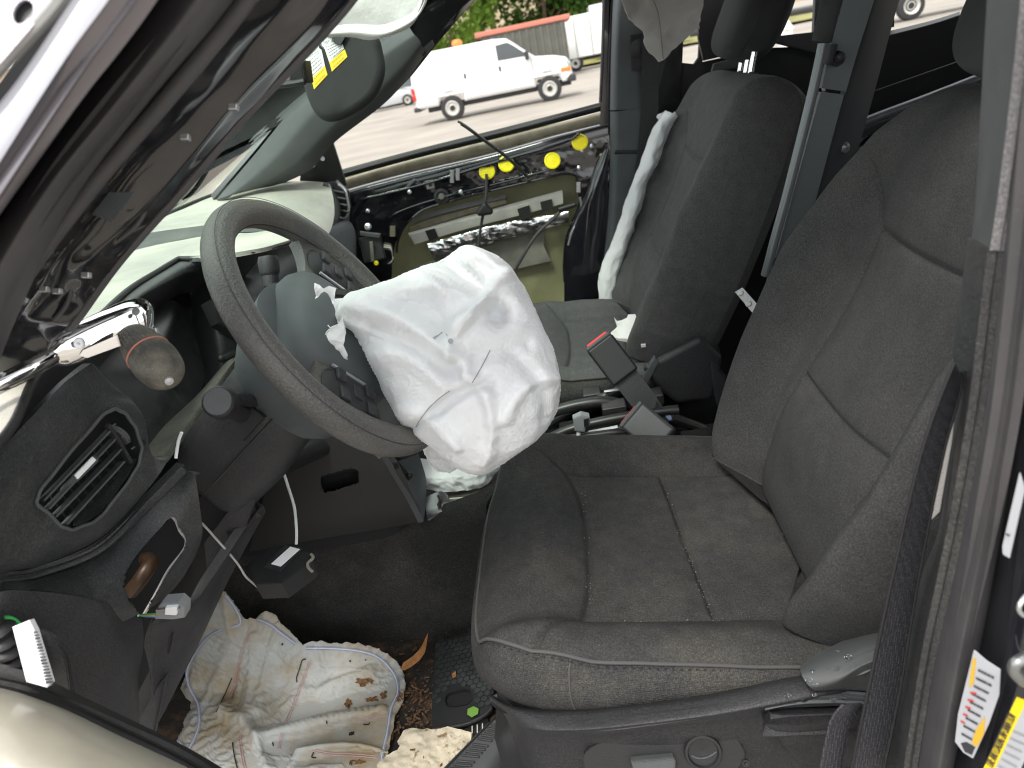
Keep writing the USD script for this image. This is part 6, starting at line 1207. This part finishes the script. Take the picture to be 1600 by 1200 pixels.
# ================================================================== CAGE BEHIND THE SEATS
cg = thing('partition_frame', 'grey powder coated cage upright with bolts between the two seats', 'partition', PY(1240, 350, -.05))
part(cg, 'upper_plate', railpatch([([(1334, -60), (1318, 0), (1298, 75), (1284, 138)], -.052), ([(1384, -60), (1366, 0), (1342, 75), (1322, 143)], -.052)], 4, 10, .012), M['cage'])
part(cg, 'lower_plate', railpatch([([(1283, 144), (1240, 300), (1215, 392), (1188, 482)], -.048), ([(1319, 148), (1278, 300), (1254, 392), (1228, 490)], -.048)], 4, 14, .012), M['cage'])
part(cg, 'side_flange', railpatch([([(1384, -60), (1366, 0), (1321, 145), (1278, 300), (1254, 392), (1228, 490)], -.044), ([(1398, -60), (1381, 0), (1340, 145), (1297, 300), (1272, 392), (1245, 490)], -.02), ([(1424, -60), (1405, 0), (1366, 145), (1322, 300), (1296, 392), (1262, 500)], .05)], 8, 24, .01), M['cage_dark'])
part(cg, 'grey_tube', tube(L3([(1286, 68, -.06), (1278, 108, -.06), (1232, 296, -.06), (1206, 392, -.06), (1196, 430, -.055)], n=40), .0078, 14), M['cage_tube'])
part(cg, 'tube_cap', tube(L3([(1296, 68, -.058), (1288, 100, -.058)], n=6), .0125, 12), M['cage_dark'])
for (x, y) in [(1307, 92), (1217, 410)]:
    part(cg, 'bolt', lathe(PY(x, y, -.054), nrm((.1, -1, .2)), [(0, 0), (.011, 0), (.011, .004), (.0085, .006), (.008, .013), (.005, .017), (0, .018)], 16), M['black'])
part(cg, 'bolt', lathe(PY(1316, 231, -.01), nrm((.3, -1, .2)), [(0, 0), (.010, 0), (.009, .008), (0, .012)], 14), M['steel'])
part(cg, 'padded_bar', tube(L3([(1310, -70, -.03), (1302, 0, -.03), (1288, 66, -.03)], n=14), .0195, 16), M['visor'])
part(cg, 'lower_foot', patch([[(1186, 478, -.04), (1230, 488, -.04)], [(1160, 560, -.02), (1222, 580, -.02)], [(1130, 640, .02), (1200, 680, .02)]], .01, 16, 8), M['cage_dark'])
part(cg, 'cross_rail', tube(L3([(1335, 198, .55), (1380, 180, .55), (1440, 158, .55), (1550, 115, .55)], n=14), .012, 10), M['cage_tube'])
part(cg, 'cross_rail_shadow_lip', slabY([(1333, 208), (1550, 124), (1550, 142), (1332, 222)], .56, .02, .004), M['cage_dark'])  # dark strip standing in for the shade under the cross rail
part(cg, 'rail_bracket', [tube(L3([(1326, 240, .57), (1340, 222, .57), (1360, 206, .57), (1372, 203, .57)], n=14), .0065, 8), tube(L3([(1320, 242, .57), (1360, 228, .57), (1400, 217, .57), (1440, 207, .57)], n=14), .0055, 8), tube(L3([(1396, 195, .57), (1390, 213, .57), (1396, 220, .57)], n=10), .0075, 8)], M['cage_tube'])
part(cg, 'floor_stay', [tube(L3([(1316, 258, .3), (1345, 288, .3), (1362, 294, .3)], n=10), .009, 10), tube(L3([(1306, 285, .3), (1318, 300, .3)], n=4), .009, 10)], M['cage_tube'])
part(cg, 'partition_panel', slabY([(1345, 150), (1600, 60), (1600, 420), (1262, 560), (1290, 400)], .62, .01, .002), M['blackest'])
rs = thing('rear_seat', 'grey end of the rear seat rising behind the driver backrest', 'rear seat', PY(1510, 170, .45))
part(rs, 'backrest_end', patch([[(1462, 186, .30), (1485, 152, .32), (1545, 130, .34), (1600, 110, .34)], [(1466, 192, .28), (1490, 175, .27), (1545, 165, .27), (1600, 150, .27)], [(1470, 240, .28), (1495, 240, .27), (1545, 240, .27), (1600, 240, .27)]], .03), M['cage'])
part(rs, 'base', box((1.35, .1, .75), (.25, .55, .25), .05), M['blackest'])
ra = thing('reel_arm', 'grimy metal bracket strip standing between the seat backs', 'bracket', PY(1172, 478, .05))
part(ra, 'strip', slabP([(1148, 456), (1160, 449), (1200, 494), (1192, 508)], PY(1172, 478, -.02), nrm((-.3, -.8, .5)), .006, .001), M['steel'])
for (x, y) in [(1157, 458), (1170, 475), (1186, 492)]: part(ra, 'rivet', lathe(PP(x, y, PY(1172, 478, -.02), nrm((-.3, -.8, .5))), nrm((-.3, -.8, .5)), [(0, 0), (.006, 0), (.004, .003), (0, .003)], 12), M['strip_white'])
# ================================================================== FLOOR, CONSOLE, LOOSE THINGS
con_ = thing('centre_console', 'black lower centre console side with a small pocket beside the pedals', 'console', PY(560, 770, -.22))
pk_ = [(500, 745), (520, 738), (550, 731), (560, 735), (561, 754), (540, 762), (506, 771), (502, 762)]
part(con_, 'side_panel', patch([[(440, 640, -.225), (520, 670, -.225), (600, 700, -.225), (622, 722, -.225)], [(420, 745, -.228), (500, 745, -.23), (590, 742, -.23), (634, 748, -.228)], [(400, 820, -.228), (500, 805, -.23), (600, 795, -.23), (648, 782, -.228)], [(390, 862, -.225), (500, 842, -.225), (610, 824, -.225), (661, 814, -.225)]], .01, 60, 60, hole=pk_), M['black'])
part(con_, 'pocket', patch([[(498, 745, -.22), (530, 735, -.22), (562, 730, -.22)], [(500, 752, -.19), (532, 745, -.185), (563, 740, -.19)], [(503, 768, -.19), (534, 760, -.185), (563, 752, -.19)], [(503, 773, -.22), (534, 766, -.22), (564, 757, -.22)]], .006, 16, 20), M['blackest'])
part(con_, 'pocket_lip', tube(smooth_line([PY(x, y, -.2265) for x, y in pk_], 40, closed=True), .0016, 6, closed=True), M['trim'])
part(con_, 'top_edge', patch([[(598, 700, -.228), (625, 745, -.228), (648, 785, -.228), (662, 815, -.228)], [(604, 700, -.20), (632, 740, -.19), (655, 778, -.19), (664, 800, -.19)], [(640, 700, -.13), (655, 712, -.12), (664, 740, -.12), (666, 775, -.12)]], .01, 20, 24), M['trim_slate'])
for (a_, b_) in [((616, 722), (632, 738)), ((630, 752), (640, 742)), ((622, 715), (648, 706))]: part(con_, 'rib_slot', rhull([PY(*a_, -.205), PY(*b_, -.205)], .006, False), M['black'])
part(con_, 'core', box((-.60, -.02, .76), (.22, .17, .10), .03), M['blackest'])
# carpeted tunnel and kick area, floor carpet
def cb_(G):
    G = G.copy(); G[..., 1] -= .018 * (meshkit.fbm(G * [9, 9, 9], 3, 21) - .5); G[..., 2] += .010 * (meshkit.fbm(G * 12, 3, 22) - .5); return G
part(shell, 'tunnel_carpet', patch([[(330, 835, -.14), (480, 820, -.14), (640, 800, -.14), (800, 742, -.13)], [(335, 862, -.18), (490, 850, -.18), (620, 826, -.18), (760, 790, -.175)], [(330, 880, -.195), (490, 868, -.195), (620, 845, -.195), (760, 815, -.195)], [(330, 950, -.20), (490, 935, -.20), (620, 915, -.20), (760, 895, -.20)], [(330, 1030, -.20), (490, 1000, -.20), (620, 978, -.205), (760, 955, -.205)], [(330, 1090, -.20), (490, 1045, -.205), (620, 1020, -.215), (760, 995, -.215)]], .02, 60, 60, bump=cb_), M['carpet'])
part(shell, 'tunnel_top', patch([[(640, 790, -.05), (760, 755, -.02), (860, 700, .0), (1000, 640, .02)], [(640, 830, -.17), (740, 795, -.15), (900, 750, -.12), (1060, 720, -.10)]], .02, 30, 30, bump=cb_), M['carpet_worn'])
part(shell, 'tunnel_cover', box((.25, 0, .60), (.55, .15, .06), .03), M['blackest'])
fz = lambda X, Y: .470 + .05 * np.clip((-.62 - X) / .3, 0, 1)
top('floor_carpet', sheet(-1.0, .6, -.62, -.20, 120, 50, lambda x, y: .470 + .06 * np.clip((-.74 - x) / .25, 0, 1) ** 1.2 + .012 * (meshkit.fbm(np.stack([x * 9, y * 9, 0 * x], -1), 3, 5) - .5)), M['dirt'], 'dirty dark carpet of the driver footwell', kind='structure', smooth=True)
# debris
rng = np.random.default_rng(14); ms = []; 
for k in range(420):
    p = PZ(rng.normal(652, 26), rng.normal(1105, 48), .476); s = rng.uniform(.001, .0042); a = nrm(rng.normal(size=3)); b = nrm(np.cross(a, rng.normal(size=3)))
    ms.append(rhull([p, p + a * s * 2.2 * [1, 1, .4]], s * .45, False) if k % 4 == 0 else (np.array([p - a * s * [1, 1, .3], p + b * s * [1, 1, .3], p + a * s * [1, 1, .3] + [0, 0, .001], p - b * s * [1, 1, .3] + [0, 0, .001]]), np.array([[0, 1, 2], [0, 2, 3]])))
M['crumbs_brown'] = mat('brown_debris', (.115, .062, .032), .85, var=.6, vscale=180)
top('floor_debris', ms, M['crumbs_brown'], 'brown leaf crumbs scattered on the footwell carpet', smooth=False, kind='stuff')
# knee airbag cloth on the floor
kout = [(347, 918), (362, 938), (378, 962), (398, 966), (410, 955), (430, 960), (440, 978), (460, 995), (474, 1010), (490, 1002), (520, 1003), (560, 1006), (585, 1012), (604, 1022), (620, 1034), (630, 1052), (634, 1075), (632, 1100), (620, 1120), (612, 1160), (604, 1195), (596, 1260), (340, 1260), (240, 1190), (243, 1140), (262, 1110), (290, 1060), (318, 1000), (334, 950)]
kpoly = sg.Polygon(kout)
def kz(px, py):  # resting height of the cloth under a pixel
    return .488 + .0 * px
g_ = 3.4; xs, ys_ = np.meshgrid(np.arange(225, 645, g_), np.arange(905, 1250, g_), indexing='ij'); 
import shapely
ins = shapely.contains_xy(kpoly, xs, ys_); idx = -np.ones(xs.shape, int); idx[ins] = np.arange(ins.sum())
P = np.stack([xs[ins], ys_[ins]], 1)
q4 = np.stack([idx[:-1, :-1], idx[1:, :-1], idx[1:, 1:], idx[:-1, 1:]], -1).reshape(-1, 4); q4 = q4[(q4 >= 0).all(1)]
fk = np.vstack([q4[:, [0, 1, 2]], q4[:, [0, 2, 3]]])
_e = np.sort(fk[:, [0, 1, 1, 2, 2, 0]].reshape(-1, 2), 1); _u, _c = np.unique(_e, axis=0, return_counts=True); _b = np.unique(_u[_c == 1]); _ls = sg.LineString(kout + kout[:1])
for _k in _b:
    _p = _ls.interpolate(_ls.project(sg.Point(*P[_k]))); P[_k] = (_p.x, _p.y)
used = np.unique(fk); rem = -np.ones(len(P), int); rem[used] = np.arange(len(used)); P = P[used]; fk = rem[fk]
ed = shapely.distance(sg.LineString(kout + kout[:1]), shapely.points(P))
left = np.clip((400 - P[:, 0]) / 120, 0, 1) * np.clip((1080 - P[:, 1]) / 160, 0, 1)
zz_ = .482 + .060 * left + .035 * np.clip(ed / 40, 0, 1) * (.4 + .6 * meshkit.noise(np.c_[P / 70, 0 * P[:, 0]], 3))
zw = np.array([PY(x, y, -.285)[2] for x, y in P]); zz_ = (np.logaddexp(zw / .022, .470 / .022) * .022) + (zz_ - .482) * .55
kv = np.array([PZ(x, y, z) for (x, y), z in zip(P, zz_)])
bd = np.clip(ed / 14, 0, 1)
for line, amp, w in [([(330, 960), (318, 1020), (300, 1080)], .014, 12), ([(380, 970), (368, 1020), (355, 1080)], -.012, 12), ([(440, 985), (425, 1040), (405, 1110)], .014, 14), ([(400, 1000), (395, 1060), (385, 1120)], .012, 12), ([(410, 1155), (500, 1130), (600, 1112)], .016, 12), ([(420, 1170), (510, 1150), (600, 1135)], -.012, 10), ([(480, 1080), (530, 1068), (580, 1050)], .008, 12), ([(450, 1120), (520, 1100), (600, 1090)], -.008, 12), ([(470, 1178), (540, 1170), (600, 1178)], .016, 8), ([(470, 1188), (540, 1182), (600, 1190)], -.012, 7), ([(520, 1010), (500, 1060), (470, 1110)], -.008, 14), ([(350, 1110), (400, 1150), (420, 1200)], .012, 12)]:
    kv = kv + (amp * np.exp(-(segdist(P, line) / w) ** 2))[:, None] * np.array([0, -.25, 1])
kv = crumple(kv, fk, stretch=1.10, iters=170, k=.030, noise=.010, seed=6, freq=24, bendk=.45, floor=lambda p: .481 + 0 * p[:, 0])
kv += (np.clip(1 - ed / 10, 0, 1) * .0035 * np.sin(P[:, 0] * .30 + P[:, 1] * .27 + 3 * meshkit.noise(np.c_[P / 40, 0 * P[:, 0]], 2)))[:, None] * np.array([0, -.5, 1])
kt = trimesh.Trimesh(kv, fk, process=False); kv2, fk2 = trimesh.remesh.subdivide(kv, fk); kv2, fk2 = np.array(kv2), np.array(fk2)
kv2 = np.array(trimesh.smoothing.filter_taubin(trimesh.Trimesh(kv2, fk2, process=False), iterations=4).vertices)
kn = trimesh.Trimesh(kv2, fk2, process=False).vertex_normals
if kn[:, 2].mean() < 0: fk2 = fk2[:, ::-1]; kn = -kn
def closed_cloth(v, f, n, th):
    e = np.sort(f[:, [0, 1, 1, 2, 2, 0]].reshape(-1, 2), 1); de = f[:, [0, 1, 1, 2, 2, 0]].reshape(-1, 2)
    u, inv, c = np.unique(e, axis=0, return_inverse=True, return_counts=True); b = de[c[inv] == 1]; N = len(v)
    s = np.stack([b[:, 0], b[:, 1], b[:, 1] + N, b[:, 0] + N], 1)
    return (np.vstack([v, v - n * th]), np.vstack([f, f[:, ::-1] + N, s[:, [1, 0, 2]], s[:, [2, 0, 3]]]))
M['knee_cloth'] = mat('stained_cloth', (.45, .46, .44), .8, bump=.3, bscale=300, dust=1.0, dustcol=(.33, .24, .115), dscale=6, dustlo=.44, dusthi=.68, trans=(.12, (.6, .6, .55)), var=.07, vscale=25)
kb_ = thing('knee_airbag', 'stained white airbag cloth with blue and red stitching lying in the footwell', 'airbag cloth', kv.mean(0))
part(kb_, 'cloth', closed_cloth(kv2, fk2, kn, .0015), M['knee_cloth'], smooth=True)
def stitch(line, mt, off=0, n=40, r=.0006, lift=.0018):
    L_ = smooth_line(np.array(line, float), n); t = np.gradient(L_, axis=0); t /= np.linalg.norm(t, axis=1)[:, None]; L_ = L_ + np.c_[-t[:, 1], t[:, 0]] * off
    pth = np.array([cast(q, kv2, lift) for q in L_])
    for _ in range(2): pth[1:-1] = (pth[:-2] + pth[1:-1] * 2 + pth[2:]) / 4
    return tube(pth, r, 5)
blue = [[(352, 930), (372, 958), (378, 975), (340, 985), (316, 1005), (300, 1030), (291, 1048), (295, 1075), (310, 1100), (312, 1130), (298, 1165), (290, 1178)], [(478, 1013), (510, 1013), (560, 1017), (590, 1026), (610, 1045), (621, 1065), (622, 1085), (612, 1100), (606, 1140), (597, 1180), (594, 1215)], [(402, 968), (420, 975), (440, 990), (462, 1006)], [(248, 1125), (270, 1150), (300, 1180)]]
for l_ in blue:
    for o in (-2.2, 2.2): part(kb_, 'blue_stitching', stitch(l_, 'thread_blue', o), M['thread_blue'])
    part(kb_, 'hem', stitch(l_, 'thread_white', 0, r=.0014, lift=.0012), M['thread_white'])
for l_ in [[(484, 1034), (474, 1060), (455, 1110), (442, 1140), (436, 1170)], [(395, 985), (378, 1015), (372, 1050), (345, 1115)], [(478, 1165), (490, 1172), (520, 1178), (560, 1180), (590, 1183)], [(555, 1127), (580, 1122), (606, 1115)], [(374, 1145), (378, 1180), (384, 1205)]]:
    for o in (-1.6, 1.6): part(kb_, 'red_stitching', stitch(l_, 'thread_red', o, 24), M['thread_red'])
for l_ in [[(478, 1030), (473, 1030), (468, 1046), (463, 1060), (464, 1066)], [(362, 1060), (350, 1088), (338, 1112)], [(490, 1176), (487, 1183), (494, 1184)], [(577, 1129), (576, 1132), (568, 1132)], [(426, 1160), (427, 1165)], [(510, 1126), (511, 1131)], [(363, 1160), (367, 1185), (372, 1205)]]:
    part(kb_, 'black_mark', stitch(l_, 'thread_dark', 0, 14, r=.0010), M['thread_dark'])
M['stain'] = mat('brown_stain', (.16, .075, .025), .85, var=.6, vscale=160, bump=.4, bscale=200)
def blotch(par, name, c, r, mt, seed, V, lift=.002, squ=(1, 1), n=18):
    rng = np.random.default_rng(seed); a = np.linspace(0, 2 * np.pi, n, endpoint=False); rr_ = r * rng.uniform(.35, 1.15, n)
    pts = [cast((c[0] + rr_[k] * math.cos(a[k]) * squ[0], c[1] + rr_[k] * math.sin(a[k]) * squ[1]), V, lift) for k in range(n)]; cc_ = cast(c, V, lift)
    v = np.vstack([pts, [cc_]]); v2_ = v - nrm(EYE - cc_) * .0012
    f = [[k, (k + 1) % n, n] for k in range(n)] + [[n + 1 + (k + 1) % n, n + 1 + k, 2 * n + 1] for k in range(n)] + [[k, n + 1 + k, n + 1 + (k + 1) % n] for k in range(n)] + [[k, n + 1 + (k + 1) % n, (k + 1) % n] for k in range(n)]
    return part(par, name, (np.vstack([v, v2_]), np.array(f)), M[mt], smooth=False)
for k, (c, r, sq) in enumerate([((566, 1066), 9, (1.6, .8)), ((579, 1064), 6, (1, 1)), ((545, 1098), 7, (1.2, 1)), ((580, 1092), 9, (1.6, .6)), ((600, 1086), 6, (1, 1.1)), ((625, 1085), 9, (.8, 1.1)), ((622, 1093), 6, (1.2, .7)), ((560, 1190), 6, (2.2, .8)), ((548, 1192), 4, (1, 1))]): blotch(kb_, 'stain', c, r, 'stain', 30 + k, kv2, squ=sq)
for k, (c, r) in enumerate([((550, 1147), 5), ((441, 1007), 2), ((547, 1033), 2), ((571, 1031), 2)]): blotch(kb_, 'speck', c, r, 'thread_dark', 60 + k, kv2, n=7)
# pedal plate with hexagon relief
Opl = PZ(720, 1060, .492); npl = nrm((-.06, -.10, 1))
plate = thing('footwell_plate', 'black plastic footwell plate with hexagon relief and a square opening', 'footwell plate', Opl)
pq = [(680, 1002), (700, 997), (740, 985), (760, 990), (768, 1050), (771, 1080), (768, 1108), (752, 1122), (718, 1135), (676, 1141), (674, 1110)]
sq_ = sm([(698, 1085), (706, 1081), (728, 1077), (735, 1080), (737, 1094), (730, 1100), (704, 1104), (697, 1100)], 30)
part(plate, 'plate', slabP(pq, Opl, npl, .008, .002, holes=[sq_]), M['black'])
part(plate, 'opening_floor', slabP(sq_, Opl - npl * .007, npl, .001), M['blackest'])
hx = []; polyp = sg.Polygon(pq).buffer(-4).difference(sg.Polygon(sq_).buffer(7))
c00 = PP(680, 1004, Opl, npl); ex_, ey_, _ = basis(npl, PP(680, 1100, Opl, npl) - PP(680, 1004, Opl, npl)); hs = .0062
for i in range(-24, 24):
    for j in range(-4, 24):
        c = c00 + ex_ * (i * hs * 1.85 + (j % 2) * hs * .925) + ey_ * (j * hs * 1.6); pxx = proj(c)
        if polyp.contains(sg.Point(*pxx)) and pxx[1] < 1102:
            pts = [c + hs * .92 * (math.cos(k * math.pi / 3 + math.pi / 6) * ex_ + math.sin(k * math.pi / 3 + math.pi / 6) * ey_) for k in range(6)]
            hx.append(slab(pts, npl, .0022, 0, lift=.0016))
M['hex'] = mat('hex_relief', (.022, .024, .025), .45, dust=.5, dustcol=(.08, .09, .085), dscale=18)
for h_ in hx: part(plate, 'hexagon', h_, M['hex'], smooth=False)
for q in [[(684, 997), (694, 995), (695, 1002), (686, 1004)], [(731, 985), (741, 982), (742, 992), (733, 994)]]: part(plate, 'tab', slabP(q, Opl, npl, .010, .002, lift=.006), M['black'])
part(plate, 'front_lip', tube(smooth_line([PP(x, y, Opl + npl * .001, npl) for x, y in [(676, 1140), (718, 1134), (752, 1121), (768, 1107)]], 20), .003, 8), M['trim'])
ss = thing('seat_track_cover', 'dark slotted bracket under the front edge of the plate', 'bracket', PZ(740, 1140, .475))
part(ss, 'bracket', [slabP([(730, 1128), (762, 1120), (768, 1150), (736, 1158)], PZ(745, 1140, .478), (0, 0, 1), .006, .001)], M['black'])
for k in range(3): part(ss, 'slot', rhull([PZ(738 + 8 * k, 1135 - 2 * k, .480), PZ(738 + 8 * k, 1146 - 2 * k, .480)], .0012, False), M['strip_white'])
sill = thing('door_sill_trim', 'grey ribbed sill trim running along the door opening below the seat', 'sill trim', PZ(745, 1150, .52))
def onsill(q): return PZ(q[0], q[1], .535)
A_ = np.array([onsill(q) for q in [(655, 1240), (690, 1203), (740, 1152), (792, 1102)]]); B_ = np.array([onsill(q) for q in [(720, 1240), (748, 1203), (785, 1152), (806, 1112)]]); C_ = np.array([PZ(x, y, .51) for x, y in [(770, 1240), (790, 1200), (815, 1150), (825, 1120)]])
part(sill, 'tread', grid_solid(interp_grid([smooth_line(A_, 30) - [0, 0, .012], smooth_line(A_, 30), smooth_line(B_, 30), smooth_line(C_, 30)], 16, 30), .012), M['trim_grey'])
for k in range(22):
    t = (k + .5) / 22; a_ = smooth_line(A_, 50)[int(t * 49)]; b_ = smooth_line(B_, 50)[int(t * 49)]; d_v = b_ - a_
    part(sill, 'rib', rhull([a_ + d_v * .22 + [0, 0, .0012], a_ + d_v * .72 + [0, 0, .0012]], .0018, False), M['trim'])
part(sill, 'edge_line', tube(smooth_line(A_, 20) * .9 + smooth_line(B_, 20) * .1 + [0, 0, .002], .0012, 5), M['trim'])
# foam scraps, leaf, green leaf
Ofo = PZ(670, 1180, .482)
ff = thing('foam_sheet', 'torn cream foam sheet with brown burn stains beside the sill', 'foam scrap', Ofo)
fv, ffc = scrap([(604, 1182), (622, 1175), (628, 1166), (622, 1162), (632, 1146), (642, 1143), (660, 1142), (690, 1143), (700, 1138), (716, 1144), (738, 1148), (735, 1162), (722, 1180), (705, 1205), (690, 1240), (600, 1240), (590, 1200)], Ofo, (0, 0, 1), .008, 9, .022, .006)
part(ff, 'sheet', (fv, ffc), M['foam_cream'], smooth=30)
for k, (c, r) in enumerate([((699, 1150), 11), ((706, 1166), 8), ((666, 1188), 10), ((645, 1172), 6), ((630, 1178), 7), ((690, 1196), 5), ((660, 1152), 4)]): blotch(ff, 'burn_stain', c, r, 'stain', 80 + k, fv, lift=.0015)
lfp = [(626, 1046), (630, 1036), (645, 1026), (654, 1017), (660, 1008), (664, 998), (669, 989), (667, 1004), (664, 1020), (656, 1032), (643, 1042), (632, 1048)]
lv_, lff = scrap(lfp, PZ(648, 1030, .500), nrm((.3, -.5, .8)), .0008, 4, .010, .004)
top('dry_leaf', (lv_, lff), M['leaf'], 'curled orange dry leaf between the cloth and the hexagon plate', 'leaf', smooth=30)
gv, gf = scrap([(731, 1108), (740, 1104), (748, 1108), (747, 1116), (737, 1121), (730, 1116)], Opl + npl * .004, npl, .0008, 2, .004, .003)
top('green_leaf_scrap', (gv, gf), M['leaf_green'], 'small green leaf scrap lying on the hexagon plate', 'leaf', smooth=30)
lv_, lff = scrap([(706, 1054), (712, 1049), (713, 1057), (708, 1060)], Opl + npl * .006, npl, .0008, 5, .002, .003)
top('leaf_chip', (lv_, lff), M['leaf'], 'tiny tan leaf chip in the middle of the hexagon plate', 'leaf', smooth=30)
# between the seats
wc_ = thing('white_cloth', 'white cloth bundle on the tunnel behind the console', 'cloth', PY(710, 745, -.05))
G = interp_grid([[PY(*q) for q in r] for r in [[(655, 715, .02), (700, 722, .02), (780, 728, .02), (800, 690, .02)], [(652, 740, -.03), (700, 745, -.04), (750, 738, -.04), (785, 728, -.03)], [(656, 764, -.04), (710, 768, -.05), (750, 762, -.05), (772, 742, -.03)]]], 30, 60)
G = G + np.array([0, -1, .3]) * ((meshkit.fbm(G * 60, 3, 31) - .5) * .025)[..., None]
part(wc_, 'cloth', grid_solid(G, .003), M['airbag'], smooth=True)
br = thing('floor_bracket', 'bare metal bracket on the tunnel carpet behind the console', 'bracket', PY(685, 790, -.12))
part(br, 'plate', patch([[(664, 778, -.13), (685, 768, -.12), (700, 774, -.11)], [(666, 800, -.16), (685, 793, -.15), (702, 790, -.14)], [(668, 812, -.18), (684, 802, -.17), (703, 795, -.15)]], .004, 14, 14), M['steel'])
part(br, 'hook', tube(L3([(684, 775, -.125), (688, 782, -.14), (685, 790, -.15), (690, 792, -.15)], n=12), .003, 8), M['black'])
part(br, 'strap', slabY([(702, 780), (748, 776), (749, 784), (704, 785)], -.10, .004, .001), M['strip_white'])
part(br, 'dark_clip', rbox(PY(712, 798, -.13), np.eye(3), (.014, .01, .010), .003), M['black'])
M['rail_black'] = mat('rail_black', (.012, .012, .013), .38, dust=.4, dustcol=(.05, .045, .035), dscale=40)
rails_ = thing('seat_rails', 'black seat rails and brackets crowded between the two seats', 'seat rail', PY(960, 660, -.05))
for k, (pts, Y, r) in enumerate([([(850, 690), (900, 668), (985, 650), (1060, 640)], 0.0, .010), ([(845, 672), (900, 640), (960, 612), (975, 605)], .08, .009), ([(860, 690), (960, 676), (1040, 700), (1150, 712)], -.06, .008), ([(850, 650), (930, 628), (1000, 640), (1100, 672)], .05, .012)]):
    part(rails_, 'rail', tube(L3(pts, Y, 20), r, 10), M['rail_black'])
for (x, y, Y, w) in [(925, 618, .1, .02), (960, 640, .03, .025), (1090, 690, -.02, .03), (1020, 620, .05, .02), (890, 672, .02, .02)]:
    part(rails_, 'bracket', rbox(PY(x, y, Y), np.eye(3), (w, .02, w * .6), .004), M['rail_black'])
part(rails_, 'silver_edge', [tube(L3([(944, 612), (975, 608)], .07, 4), .003, 6), tube(L3([(920, 676), (965, 667)], -.03, 4), .0035, 6)], M['satin'])
part(rails_, 'anchor_bolt', rhull([PY(1042, 645, .0), PY(1046, 652, .0)], .008), M['thread_blue'])
gp_ = thing('grey_plug', 'grey plastic plug standing on the rails behind the driver cushion', 'connector', PY(908, 665, -.06))
part(gp_, 'body', slabY([(895, 655), (908, 649), (921, 652), (923, 664), (916, 666), (914, 676), (898, 674)], -.07, .018, .003), M['grey_plug'])
part(gp_, 'socket', slabY([(912, 656), (920, 654), (920, 664), (913, 668)], -.072, .006, .001), M['black'])
part(gp_, 'pin', cyl(PY(904, 675, -.062), PY(904, 684, -.062), .004, 10), M['label'])
rl = thing('recline_strap', 'grey plastic strut at the inboard rear corner of the driver cushion', 'bracket', PY(1140, 700, -.15))
part(rl, 'strut', patch([[(1112, 722, -.13), (1135, 706, -.12), (1160, 678, -.10)], [(1122, 726, -.15), (1145, 712, -.14), (1164, 695, -.12)]], .01, 8, 14), M['trim_grey'])
part(rl, 'lower_strut', slabY([(1128, 725), (1160, 708), (1164, 716), (1135, 732)], -.14, .01, .002), M['cage'])
pp = thing('tunnel_panel', 'thin black panel standing upright by the rear of the passenger seat', 'panel', PY(1125, 620, 0))
part(pp, 'panel', slabY([(1112, 568), (1118, 572), (1140, 600), (1144, 640), (1150, 672), (1138, 672), (1120, 630), (1115, 605)], .02, .006, .002), M['cage_dark'])
part(pp, 'edge', tube(L3([(1112, 568), (1120, 574), (1140, 602), (1146, 640), (1152, 672)], .018, 16), .002, 6), M['trim'])
